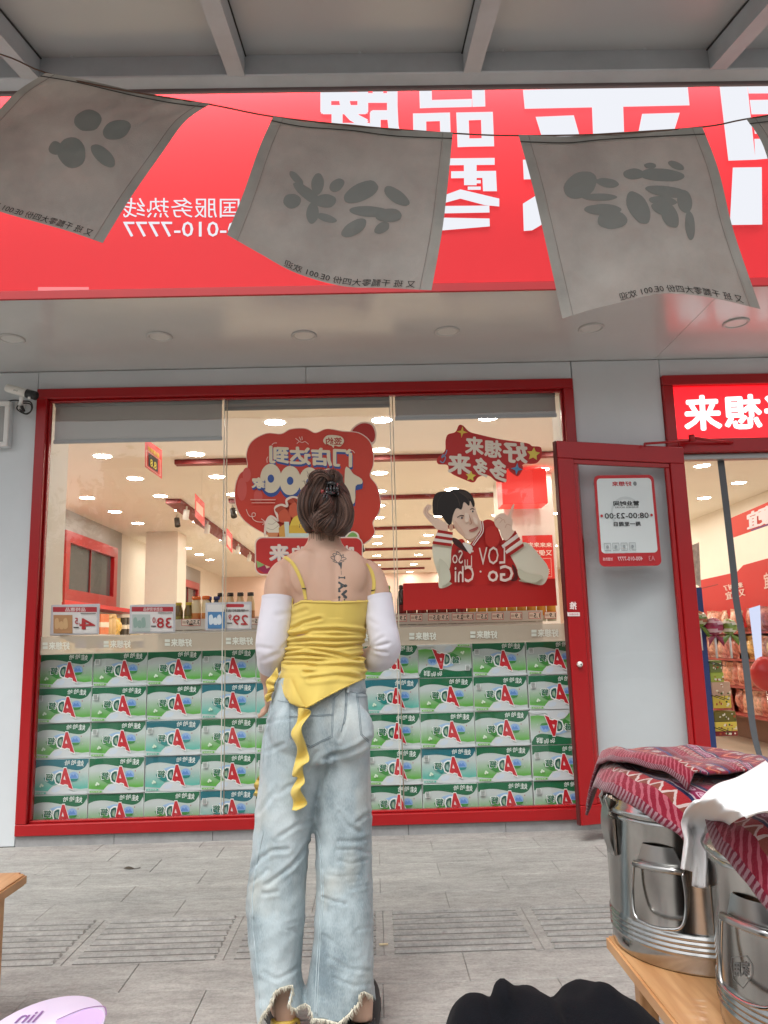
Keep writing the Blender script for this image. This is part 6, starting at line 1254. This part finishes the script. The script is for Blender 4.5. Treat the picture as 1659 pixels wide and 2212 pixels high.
FOLDS = [  # valley lines seen on the cloth: points, width px, depth m
 (ZL((320, 575), (430, 500), (560, 400), (640, 300), (720, 190)), 7, .009), (ZL((180, 420), (260, 330), (380, 250), (520, 240)), 7, .008), (ZL((290, 660), (430, 640)), 6, .006), (ZL((160, 560), (260, 500), (330, 430)), 6, .006),
 (ZL((430, 970), (560, 930), (690, 900)), 4, .004), (ZL((480, 980), (600, 1010), (660, 1080)), 5, .004), (ZL((300, 1400), (420, 1470), (560, 1400), (640, 1330)), 6, .006), (ZL((200, 900), (190, 1150)), 7, .005),
 (ZL((860, 690), (960, 730), (1070, 755)), 5, .008), (ZL((1120, 620), (1220, 590), (1310, 560)), 4, .004), (ZL((1000, 350), (1120, 380), (1280, 330)), 5, .005), (ZL((980, 250), (1150, 240), (1310, 270)), 5, .005), (ZL((1010, 160), (1150, 170), (1300, 130)), 6, .005), (ZL((900, 480), (1010, 500), (1200, 480)), 5, .004), (ZL((1160, 1010), (1330, 960)), 5, .003), (ZL((900, 1250), (1100, 1370), (1330, 1380)), 6, .005), (ZL((940, 1450), (1150, 1530), (1320, 1500)), 6, .005), (ZL((860, 1050), (1040, 1180), (1060, 1280)), 6, .004),
 (ZJ((880, 965), (960, 930), (1080, 915), (1200, 860), (1300, 790)), 8, .010), (ZJ((1010, 780), (1050, 640), (1080, 480)), 7, .007), (ZJ((820, 1280), (860, 1130), (905, 980)), 7, .009), (ZJ((700, 1060), (800, 900)), 6, .006), (ZJ((320, 640), (430, 600), (540, 590)), 6, .005), (ZJ((330, 900), (480, 830)), 7, .005), (ZJ((1010, 1480), (1090, 1600), (1200, 1660)), 7, .007), (ZJ((1180, 1560), (1260, 1500), (1315, 1480)), 6, .007), (ZJ((1120, 330), (1280, 350)), 5, .006), (ZJ((430, 1300), (560, 1220), (700, 1200)), 8, .005), (ZJ((250, 1480), (350, 1350), (430, 1240)), 7, .005), (ZJ((450, 1700), (600, 1600), (740, 1560)), 7, .006)]
FB = [(min(p[0] for p in P_)-30, max(p[0] for p in P_)+30, min(p[1] for p in P_)-30, max(p[1] for p in P_)+30) for P_, _, _ in FOLDS]
JN = [q.normal.copy() for q in jme.vertices]
for q, qn in zip(jme.vertices, JN):
    u, v = PROJ(q.co); s_ = 0
    if qn.y < .25:
        for (P_, w_, dep), bb in zip(FOLDS, FB):
            if bb[0] < u < bb[1] and bb[2] < v < bb[3]:
                d = seg_d(u, v, P_); w_ *= .72; s_ -= .6*dep*(math.exp(-(d/w_)**2)-.6*math.exp(-((d-1.7*w_)/w_)**2))*(.6 if qn.y > -.3 else 1)
    k = min(1, max(.25, (v-1560)/250)); c = q.co
    s_ += k*(.0028*noise.noise(Vector((c.x*9+c.z*5, c.y*8, c.z*11)))+.0026*noise.noise(Vector((c.x*16-c.z*12, c.y*12, c.z*26)))+.0016*noise.noise(c*60))
    q.co = q.co+qn*s_
jme.update()
# cut the ragged hems
HEMS = ([(500, 2215)]+ZL((255, 1880), (300, 1800), (380, 1660), (410, 1590), (450, 1555), (540, 1530), (575, 1530), (548, 1600), (530, 1690), (560, 1735), (600, 1750), (640, 1720), (690, 1700), (735, 1730), (742, 1820)))
HEMR = (ZL((742, 1840), (870, 1850), (1000, 1885), (1090, 1810), (1170, 1720), (1200, 1690), (1215, 1600), (1250, 1590), (1330, 1630), (1400, 1690))+[(860, 2185)])
def inside(u, v, P_):
    r_ = False
    for (a, c), (d, e_) in zip(P_, P_[1:]+P_[:1]):
        if (c > v) != (e_ > v) and u < (d-a)*(v-c)/(e_-c)+a: r_ = not r_
    return r_
CUTL, CUTR = HEMS+[(672, 2400), (500, 2400)], HEMR+[(860, 2400), (664, 2400)]
bm2 = bmesh.new(); bm2.from_mesh(jme); kill = []
for f in bm2.faces:
    c = f.calc_center_median(); u, v = PROJ(c)
    if v > 2100 and (inside(u, v, CUTL) or inside(u, v, CUTR)): kill.append(f)
    elif v < 1466: kill.append(f)
bmesh.ops.delete(bm2, geom=kill, context='FACES'); bm2.to_mesh(jme); bm2.free()
jme.materials.clear(); jme.materials.append(DEN); jo = bpy.data.objects.new('jeans', jme); link(jo); jo.parent = person; jo.matrix_parent_inverse = Matrix.Translation(-person.location)
q = jo.modifiers.new('thickness', 'SOLIDIFY'); q.thickness = .0018; q.offset = -1
JB = bvh_of(jme)
def on_surf(bv, pts, off, step=2.0):
    out = []
    for a, c in zip(pts, pts[1:]):
        k = max(1, int(math.dist(a, c)/step))
        for i in range(k): t = i/k; h = hit(bv, a[0]+(c[0]-a[0])*t, a[1]+(c[1]-a[1])*t, off); out.append(h)
    out.append(hit(bv, *pts[-1], off)); out = [p for p in out if p is not None]
    return [p for i, p in enumerate(out) if i == 0 or (p-out[i-1]).length < .06]
THR = mat('denim_thread', (.22, .27, .30), .9); THR2 = mat('denim_ridge', (.42, .50, .53), .9)
def stitch(name, *lines, r_=.0009, m=THR, par=None):
    b = MB()
    for P_ in lines:
        p = on_surf(JB, P_, .0008)
        if len(p) > 2: b.tube(p, r_, m, 5)
    o = b.build(name); o.parent = jo; return o
stitch('back_pocket', ZJ((540, 430), (540, 560), (545, 770), (640, 820), (740, 868), (840, 810), (945, 765), (955, 560), (968, 380)), ZJ((552, 440), (552, 560), (557, 762), (645, 808), (740, 852), (835, 800), (933, 755), (943, 560), (955, 390)), ZJ((545, 568), (740, 560), (950, 545)), ZJ((545, 580), (740, 572), (950, 557)))
stitch('back_pocket', ZJ((1170, 345), (1190, 500), (1212, 740), (1250, 780), (1292, 815)), ZJ((1182, 345), (1202, 500), (1224, 735), (1260, 770), (1292, 797)), ZJ((1172, 352), (1280, 350)), ZJ((1172, 385), (1284, 383)))
stitch('seat_seam', ZJ((1072, 310), (1068, 450), (1062, 560), (1045, 640), (1028, 710)), ZJ((1086, 310), (1082, 450), (1076, 560), (1058, 640)), r_=.0014)
stitch('yoke_seam', ZJ((430, 420), (540, 440)), ZJ((960, 400), (1070, 300)), ZJ((1085, 330), (1180, 350), (1285, 330)))
stitch('side_seam', ZJ((405, 260), (380, 420), (355, 560), (325, 700), (305, 850), (290, 1000)), ZL((300, 60), (230, 380), (190, 700), (200, 1000), (240, 1400), (270, 1750)), r_=.0016, m=THR2)
stitch('inner_seam', ZL((790, 60), (830, 300), (845, 700), (820, 1000), (795, 1400), (780, 1780)), ZL((800, 60), (850, 300), (862, 700), (838, 1000), (815, 1400), (800, 1800)), r_=.0018, m=THR2)
b = MB(); p = on_surf(JB, ZJ((1095, 292), (1092, 345)), .004, 1); b.tube(p, .005, DEN, 8); o = b.build('belt_loop'); o.parent = jo
FRY = mat('frayed_cotton', (.72, .68, .56), .95); b = MB(); rn = random.Random(5)
for H_ in (HEMS, HEMR):
    for a, c in zip(H_, H_[1:]):
        if a[0] < 540 or c[0] > 822 or c[1] > 2230: continue
        k = int(math.dist(a, c)/.8)
        for i in range(k):
            t = i/max(1, k); u, v = a[0]+(c[0]-a[0])*t, a[1]+(c[1]-a[1])*t
            # step just above the cut to find cloth
            h = None
            for du, dv2 in ((0, -3), (-3, -3), (3, -3), (0, -6), (-5, -4), (5, -4)):
                h = hit(JB, u+du, v+dv2, .001)
                if h is not None and h.y < 2.46: break
                h = None
            if h is None: continue
            d1_ = Vector((rn.uniform(-.6, .6), rn.uniform(-.5, .1), -1)).normalized()*rn.uniform(.006, .017); d2_ = d1_+Vector((rn.uniform(-1, 1), rn.uniform(-.5, .5), -.6))*.005
            b.tube([h, h+d1_*.5, h+d2_], [.0009, .0008, .0004], FRY, 4)
o = b.build('frayed_hem', kind='stuff'); o.parent = jo
# ---- camisole
YEL = mat('yellow_jersey', (.72, .545, .13), .72, bump=.1, bscale=600, sheen=.25, spec=.25)
CAM = [(1293, 631, 804, 2.513, .112), (1302, 629, 804, 2.513, .112), (1340, 627, 796, 2.513, .107), (1375, 621, 784, 2.511, .102), (1415, 616, 782, 2.508, .106), (1450, 607, 788, 2.503, .126), (1475, 600, 793, 2.50, .138), (1505, 592, 799, 2.496, .150), (1545, 586, 802, 2.492, .162)]
NU, NV = 150, 150; rows = interp_rows(CAM, NV); rn = random.Random(11); vs_ = []
CF = [(ZT((510, 1565), (700, 1510), (900, 1500), (1115, 1520)), 4.5, .006), (ZT((500, 1545), (640, 1545), (800, 1540), (1115, 1550)), 4, .004), (ZT((520, 1490), (620, 1440), (760, 1405)), 4, .004), (ZT((490, 1610), (700, 1590), (900, 1595), (1112, 1590)), 4, .005), (ZT((480, 1640), (650, 1640), (900, 1650), (1112, 1625)), 4, .006), (ZT((475, 1690), (640, 1665), (800, 1690), (1000, 1735), (1112, 1725)), 4, .006), (ZT((470, 1725), (620, 1710), (850, 1740), (1090, 1755)), 4, .006), (ZT((460, 1760), (600, 1765), (800, 1765), (1100, 1765)), 3.5, .005), (ZT((470, 1800), (620, 1800), (760, 1830), (1000, 1800), (1120, 1830)), 5, .005), (ZT((640, 1870), (850, 1850), (1000, 1830), (1140, 1880)), 5, .005), (ZT((680, 1920), (900, 1890), (1140, 1915)), 6, .004), (ZT((530, 1370), (640, 1330)), 5, .002)]
for r_ in rows:
    ring_ = rring(*r_, n=NU, e=2.2)
    ctr = sum(ring_, Vector())/NU
    for p in ring_:
        u, v = PROJ(p); s_ = 0; d = (p-ctr); d.z = 0; d.normalize()
        for P_, w_, dep in CF:
            if p.y < 2.53 and abs(v-P_[0][1]) < 45: x = seg_d(u, v, P_); s_ -= 1.5*dep*(math.exp(-(x/w_)**2)-.75*math.exp(-((x-1.5*w_)/w_)**2))
        k = max(0, min(1, (v-1335)/40))*max(0, min(1, (1490-v)/40)); s_ += k*.004*noise.noise(Vector((p.x*7, p.y*7, p.z*75)))+.0012*noise.noise(p*25)
        s_ += max(0, (v-1440)/60)*.004*math.sin(u*.11+v*.03)
        if p.y < 2.5 and v < 1335: d1_ = abs(u-724); p = p+Vector((0, .003*math.exp(-(d1_/12)**2), 0))
        vs_.append(p+d*s_)
HEMC = [(560, 1440), (598, 1444)]+ZJ((430, 195), (470, 262), (492, 370), (545, 440), (640, 488), (702, 492), (830, 420), (1000, 330), (1250, 212))+[(840, 1455)]
TOPC = [(560, 1318), (631, 1306), (653, 1296), (730, 1299), (802, 1296), (812, 1302), (860, 1302)]
def at_u(P_, u):
    for a, c in zip(P_, P_[1:]):
        if a[0] <= u <= c[0]: return a[1]+(c[1]-a[1])*(u-a[0])/max(c[0]-a[0], 1e-6)
    return P_[0][1] if u < P_[0][0] else P_[-1][1]
fs_ = []
for j in range(NV-1):
    for i in range(NU):
        f = (j*NU+i, j*NU+(i+1) % NU, (j+1)*NU+(i+1) % NU, (j+1)*NU+i); c = (vs_[f[0]]+vs_[f[2]])/2; u, v = PROJ(c)
        lim = at_u(HEMC, u) if c.y < 2.49 else 1462
        if v < lim and v > (at_u(TOPC, u) if c.y < 2.47 else 1290): fs_.append(f)
used = sorted({i for f in fs_ for i in f}); mp_i = {a: k for k, a in enumerate(used)}
b = MB(); b.add([vs_[i] for i in used], [[mp_i[i] for i in f] for f in fs_], YEL, True); co = pput(b, 'camisole'); q = co.modifiers.new('thickness', 'SOLIDIFY'); q.thickness = .0016; q.offset = 1
CB = bvh_of(co.data)
b = MB(); p = on_surf(CB, [(634, 1308), (653, 1299.5), (690, 1301), (730, 1302), (770, 1300.5), (800, 1298.5)], .001, 2); b.tube(p, .0026, YEL, 8); o = b.build('neckline_binding'); o.parent = co
b = MB(); p = on_surf(CB, [(x, at_u(HEMC, x)-1.8) for x in range(604, 786, 3)], .0006, 3); b.tube(p, .0018, YEL, 6); o = b.build('hem_roll'); o.parent = co
def strap(P_, name):
    p = on_surf(BB, cat_rom(P_, 5, False), .0022, 3); b = MB(); vs2 = []
    for i, q in enumerate(p):
        t = (p[min(i+1, len(p)-1)]-p[max(i-1, 0)]).normalized(); h = BB.find_nearest(q); nn = h[1]; sd = t.cross(nn).normalized(); w_ = .0058
        for a, c in ((-w_, 0), (-w_*.7, .0018), (w_*.7, .0018), (w_, 0)): vs2.append(q+sd*a+nn*c)
    b.add(vs2, [(4*i+k, 4*i+k+1, 4*i+5+k, 4*i+4+k) for i in range(len(p)-1) for k in range(3)], YEL, True); o = b.build(name); o.parent = co; return p
p = strap(ZT((445, 868), (475, 885), (520, 925), (560, 990), (595, 1070), (618, 1140), (628, 1190), (636, 1240)), 'strap')
b = MB(); q = hit(BB, *ZT((622, 1143))[0], .005); b.tube([q+Vector((-.006, 0, 0)), q+Vector((.006, 0, -.002))], .0018, BLACK, 6); o = b.build('slider'); o.parent = co
strap(ZT((1160, 930), (1190, 965), (1213, 1020), (1226, 1090), (1222, 1160), (1205, 1240)), 'strap')
b = MB(); q = hit(BB, *ZT((1218, 1163))[0], .005)
if q is not None: b.tube([q+Vector((-.006, 0, 0)), q+Vector((.006, 0, .002))], .0018, BLACK, 6); o = b.build('slider'); o.parent = co
# ruffles
def ruffle(Lp, Rp, y0, amp, name):
    Lp, Rp = cat_rom(Lp, 6, False), cat_rom(Rp, 6, False); N_ = 60
    def f(a, c):
        i_ = c*(len(Lp)-1); i0 = min(int(i_), len(Lp)-2); fr_ = i_-i0; p = tuple(x+(y-x)*fr_ for x, y in zip(Lp[i0], Lp[i0+1])); q = tuple(x+(y-x)*fr_ for x, y in zip(Rp[i0], Rp[i0+1])); aa = .5+(a-.5)*1.45; u = p[0]+(q[0]-p[0])*aa; v = p[1]+(q[1]-p[1])*aa; base = y0
        h = hit(JB, (p[0]+q[0])/2, (p[1]+q[1])/2, 0)
        if h is not None and h.y < 2.55: base = h.y-.014
        return PY(u, v, base-amp*(.5+.5*math.sin(c*24+a*3.0))*(.3+a))
    b = MB(); b.grid(f, 7, N_, YEL); o = b.build(name); o.parent = co; q = o.modifiers.new('thickness', 'SOLIDIFY'); q.thickness = .0014
ruffle(ZJ((640, 490), (634, 600), (572, 725), (628, 860), (615, 990), (583, 1112), (628, 1150), (568, 1275), (598, 1370), (572, 1455)), ZJ((712, 500), (722, 555), (640, 690), (690, 860), (708, 985), (650, 1055), (676, 1180), (630, 1262), (690, 1388), (600, 1458)), 2.37, .028, 'ruffle')
ruffle(ZJ((428, 118), (370, 200), (330, 250), (345, 330), (318, 380), (335, 432)), ZJ((440, 180), (400, 240), (385, 280), (388, 330), (360, 360), (368, 420)), 2.44, .02, 'ruffle')
b = MB(); Lq, Rq = cat_rom(ZJ((268, 1110), (235, 1160), (205, 1220), (222, 1260), (195, 1310)), 5, False), cat_rom(ZJ((300, 1120), (280, 1200), (262, 1250), (275, 1290), (235, 1325)), 5, False)
b.grid(lambda a, c: PY(pl(Lq, c)[0]+(pl(Rq, c)[0]-pl(Lq, c)[0])*a, pl(Lq, c)[1]+(pl(Rq, c)[1]-pl(Lq, c)[1])*a, 2.60-.02*math.sin(c*16+a)), 6, 30, YEL); o = b.build('ruffle'); o.parent = co
# flounce panel over the seat
b = MB(); Lq, Rq = cat_rom(ZJ((500, 225), (492, 300), (498, 380), (560, 445), (640, 492)), 6, False), cat_rom(ZJ((548, 195), (590, 290), (630, 370), (665, 440), (696, 492)), 6, False)
def fl(a, c):
    u = pl(Lq, c)[0]+(pl(Rq, c)[0]-pl(Lq, c)[0])*a; v = pl(Lq, c)[1]+(pl(Rq, c)[1]-pl(Lq, c)[1])*a; h = hit(CB, u, v, 0) or hit(JB, u, v, 0); return PY(u, v, (h.y if h else 2.38)-.006-.014*math.sin(a*1.57))
b.grid(fl, 9, 24, YEL); o = b.build('flounce'); o.parent = co
# ---- tattoo
TAT = mat('tattoo_ink', (.055, .065, .07), .55); D = Draw(lambda u, v, k: hit(BB, u, v, .0007) or PY(u, v, 2.4))
def tl(*p, wd=1.1): D.line(cat_rom(ZT(*p), 4, False), wd, TAT)
for p in (((910, 920), (885, 890), (890, 860), (918, 850), (945, 870), (940, 900), (920, 920)), ((890, 905), (855, 880), (862, 868), (885, 872)), ((940, 905), (985, 890), (975, 878), (948, 875)), ((888, 868), (870, 850), (885, 842), (905, 848)), ((905, 848), (905, 826), (935, 845), (945, 868)), ((945, 868), (962, 850), (960, 880)), ((870, 905), (895, 920), (915, 922), (945, 918), (970, 905)), ((915, 922), (930, 945), (945, 918))): tl(*p, wd=1.2)
D.poly(ZT((918, 925), (950, 922), (948, 960), (942, 985), (934, 955)), TAT); tl((943, 990), (945, 1025), wd=.8)
def rt(t, x0, y0, x1, y1, bold):
    for i, (ox, oy) in enumerate(bolds(bold)):
        vs2, fs2 = text2d(t); fs3 = fs2; D.b.add([D.mp(*ZT((x0+(1-y-oy)*(x1-x0), y0+(1-x-ox/len(t))*(y1-y0)))[0], 1) for x, y in vs2], fs3, TAT)
for y0, y1 in ((1040, 1062), (1232, 1252)):
    D.rect(*ZT((922, y0+6))[0], *ZT((975, y1-6))[0], TAT); D.rect(*ZT((920, y0))[0], *ZT((929, y1))[0], TAT); D.rect(*ZT((968, y0))[0], *ZT((978, y1))[0], TAT)
rt('AM', 922, 1088, 990, 1226, .085)
o = D.b.build('tattoo'); o.parent = bo
# ---- shoes
SOLE = mat('shoe_sole', (.03, .028, .026), .7); STR = mat('yellow_strap', (.55, .36, .06), .5); SHB = mat('black_shoe', (.012, .012, .014), .6)
for ank, foot in (((617, 2140, 2.47), -1), ((780, 2135, 2.49), 1)):
    a_ = PY(*ank); hl = Vector((a_.x, a_.y-.012, 0)); tx = foot*(.045 if foot < 0 else .012)
    path = [hl+Vector((0, -.035, 0)), hl+Vector((tx*.2, .06, 0)), hl+Vector((tx*.6, .13, 0)), hl+Vector((tx*1.05, .20, 0)), hl+Vector((tx*1.2, .262, 0))]; wd = [.026, .037, .040, .045, .022]
    b = MB(); c = cat_rom([tuple(p)+(w_,) for p, w_ in zip(path, wd)], 5, False); top = [];
    vs2 = []
    for i, q in enumerate(c):
        for s_ in (-1, 1):
            for z in (.002, .032): vs2.append((q[0]+s_*q[3], q[1], z))
    N_ = len(c); fs2 = []
    for i in range(N_-1): k = 4*i; fs2 += [(k, k+4, k+5, k+1), (k+2, k+3, k+7, k+6), (k+1, k+5, k+7, k+3), (k, k+2, k+6, k+4)]
    fs2 += [(0, 1, 3, 2), (4*N_-4, 4*N_-2, 4*N_-1, 4*N_-3)]
    b.add(vs2, fs2, SOLE); sh_ = pput(b, 'shoe')
    b = MB()
    if foot < 0:
        b.tube(cat_rom([tuple(hl+Vector(p)) for p in ((-.038, .03, .03), (-.036, -.005, .075), (-.02, -.045, .085), (.02, -.045, .085), (.036, -.005, .075), (.038, .03, .03))], 5, False), .006, STR, 8); b.tube(cat_rom([tuple(hl+Vector(p)) for p in ((tx-.042, .16, .03), (tx-.03, .155, .07), (tx+.03, .155, .07), (tx+.042, .16, .03))], 5, False), .008, STR, 8); o = b.build('strap'); o.parent = sh_
    else:
        def up_(a, c):
            t = math.pi*(.5+1.0*(a-.5)*2)+math.pi/2; q = c; y = -.034+.25*q; w_ = .043+.006*math.sin(q*3.1); 
            return hl+Vector((tx*q+math.cos(math.pi*(1-a))*w_, y, .03+math.sin(math.pi*a)*(.065 if q > .45 else .02+.045*q/.45)))
        b.grid(up_, 13, 16, SHB)
        b.grid(lambda a, c: hl+Vector((math.cos(math.pi*(1+a))*.04, -.005-math.sin(math.pi*a)*.042, .03+.035*c)), 13, 4, SHB); o = b.build('upper'); o.parent = sh_; q = o.modifiers.new('thickness', 'SOLIDIFY'); q.thickness = .003
# ---- hair
HAIR = mat('brown_hair', (.105, .056, .040), .5, spec=.3); HAIR2 = mat('brown_hair_light', (.18, .105, .078), .45, spec=.35); HAIR3 = mat('brown_hair_dark', (.042, .022, .016), .5)
hm = MB()
for u, v, ru, rv, y, ry_ in ((703, 1090, 58, 66, 2.525, .098), (741, 1110, 25, 46, 2.465, .060), (664, 1096, 23, 48, 2.475, .058), (704, 1092, 16, 30, 2.420, .045), (690, 1128, 20, 24, 2.430, .052), (716, 1136, 22, 24, 2.425, .052), (738, 1138, 18, 22, 2.45, .05), (668, 1135, 14, 18, 2.47, .04), (690, 1040, 26, 26, 2.49, .06), (716, 1036, 26, 22, 2.49, .06)):
    c = PY(u, v, y); k = (PY(u+1, v, y)-c).length; ellip(hm, c, (ru*k, ry_, rv*k), HAIR)
hme = remesh(hm, 'hair', .005, .5, 8); hme.materials.clear(); hme.materials.append(HAIR3)
bm2 = bmesh.new(); bm2.from_mesh(hme); bmesh.ops.delete(bm2, geom=[f for f in bm2.faces if f.calc_center_median().y > HC.y+.055 and f.calc_center_median().z < HC.z+.06], context='FACES'); bm2.to_mesh(hme); bm2.free()
ho = bpy.data.objects.new('hair', hme); link(ho); ho.parent = person; ho.matrix_parent_inverse = Matrix.Translation(-person.location); HB = bvh_of(hme)
fam = [  # guide A, guide B, strands
 ([(640, 190), (590, 300), (572, 420), (590, 520), (650, 600), (720, 670)], [(800, 170), (740, 260), (690, 370), (680, 470), (700, 540), (760, 640)], 150),
 ([(800, 170), (740, 260), (690, 370), (690, 470), (720, 520), (760, 560)], [(850, 240), (830, 330), (780, 400), (720, 460), (700, 510), (715, 560)], 70),
 ([(880, 340), (895, 420), (850, 490), (770, 540), (710, 580), (720, 660)], [(870, 330), (820, 400), (740, 450), (700, 500), (690, 560), (705, 620)], 90),
 ([(905, 330), (900, 430), (880, 520), (830, 600), (790, 660), (800, 705)], [(880, 345), (890, 430), (850, 500), (780, 560), (725, 620), (740, 690)], 90),
 ([(920, 250), (1000, 330), (1050, 450), (1050, 540), (1000, 600), (940, 650)], [(905, 330), (940, 420), (960, 500), (940, 580), (900, 640), (850, 705)], 150),
 ([(1040, 400), (1055, 480), (1040, 560), (990, 620), (930, 660), (860, 700)], [(920, 380), (925, 450), (910, 530), (900, 600), (860, 660), (830, 705)], 70),
 ([(640, 220), (670, 150), (720, 118), (790, 120), (850, 170), (870, 240)], [(700, 260), (730, 200), (770, 175), (810, 185), (840, 220), (850, 260)], 60),
 ([(830, 150), (850, 118), (890, 120), (915, 160), (912, 200), (880, 230)], [(860, 170), (875, 150), (892, 160), (895, 185), (885, 205), (870, 225)], 40),
 ([(700, 560), (690, 620), (720, 680), (780, 712), (840, 715), (900, 690)], [(740, 540), (740, 600), (770, 650), (810, 670), (850, 665), (890, 640)], 60)]
rn = random.Random(3); hs_ = {0: MB(), 1: MB(), 2: MB()}; HMS = [HAIR, HAIR2, HAIR3]
for A_, C_, N_ in fam:
    A_, C_ = cat_rom(ZT(*A_), 5, False), cat_rom(ZT(*C_), 5, False)
    for s_ in range(N_):
        k = rn.random(); t0, t1 = rn.uniform(0, .25), rn.uniform(.75, 1); jit = rn.uniform(-1.4, 1.4); off = rn.uniform(.0005, .0055); pts = []; ph = rn.uniform(0, 6)
        clump = math.sin(k*21+len(A_))*.0025
        for i in range(15):
            t = t0+(t1-t0)*i/14; p, q = pl(A_, t), pl(C_, t); u = p[0]+(q[0]-p[0])*k+jit*math.sin(t*3+ph)*.6; v = p[1]+(q[1]-p[1])*k+jit*.5
            h = hit(HB, u, v, off+clump)
            if h is None or h.y > 2.6: h = (pts[-1]+(pts[-1]-pts[-2])*.6) if len(pts) > 2 else None
            if h is None: continue
            if pts and (h-pts[-1]).length > .03: break
            pts.append(h)
        if len(pts) > 4:
            r_ = rn.uniform(.0009, .0022); m_i = rn.choices((0, 1, 2), (5, 2.2, 3))[0]; hs_[m_i].tube(pts, [r_*(.5+.5*math.sin(math.pi*(i+.6)/(len(pts)+.2))) for i in range(len(pts))], HMS[m_i], 5)
allh = MB()
for k in hs_: allh.add(hs_[k].v, hs_[k].f, HMS[k], True)
# loose tufts sticking out at the top and the nape
for _ in range(70):
    u, v = rn.choice([(660, 1042), (672, 1025), (690, 1016), (722, 1018), (735, 1028), (640+rn.random()*8, 1080)]); h = hit(HB, u+rn.uniform(-6, 6), v+8, .0)
    if h is None: continue
    d = Vector((rn.uniform(-.5, .5), rn.uniform(-.3, .3), rn.uniform(.3, 1))).normalized()*rn.uniform(.008, .022); allh.tube([h, h+d, h+d*1.5+Vector((rn.uniform(-.012, .012), 0, -.006))], [.0009, .0008, .0003], HAIR, 4)
for _ in range(22):
    u = rn.uniform(668, 738); h = hit(BB, u, 1166+rn.uniform(-4, 3), .001)
    if h is not None: allh.tube([h+Vector((0, -.004, .02)), h, h+Vector((rn.uniform(-.006, .006), 0, -rn.uniform(.002, .007)))], [.0007, .0006, .0002], HAIR3, 4)
o = allh.build('hair_strands', kind='stuff'); o.parent = ho
# claw clip
cb = hit(HB, 714, 1058, .0); t = MB(); CL = mat('clip_acetate', (.012, .010, .010), .12, coat=.6)
def K(x, y, d=0): p = hit(HB, *ZT((x, y))[0], .010+d); return p if p is not None else PY(*ZT((x, y))[0], 2.40)
t.tube([K(818, 240), K(860, 236, .006), K(910, 245)], [.007, .0085, .007], CL, 10); t.tube([K(815, 320), K(855, 325, .006), K(900, 318)], [.007, .0085, .007], CL, 10)
for x in (820, 850, 880, 905): t.tube([K(x, 242, .003), K(x+3, 280, .011), K(x-2, 322, .003)], [.0045, .005, .0045], CL, 8)
for x in (800, 825): t.tube([K(x+12, 318), K(x-5, 345, .002), K(x-14, 385, -.004)], [.004, .0035, .0015], CL, 6)
for x in (890, 912): t.tube([K(x, 300), K(x+6, 330, .002), K(x+2, 350, -.004)], [.004, .0035, .0015], CL, 6)
clp = pput(t, 'hair_clip'); b = MB(); ellip(b, K(783, 308, .004), (.0065, .0065, .007), mat('red_bead_gloss', (.35, .02, .02), .15, coat=.5)); o = b.build('bead'); o.parent = clp
b = MB(); q = PY(650, 1136, 2.50); b.tube(cat_rom([(q.x+.005*math.cos(a), q.y, q.z+.008*math.sin(a)) for a in (.3, 1.6, 2.9, 4.2, 5.5)], 4), .0012, mat('gold', (.7, .5, .2), .25, 1), 6, closed=True); pput(b, 'earring')
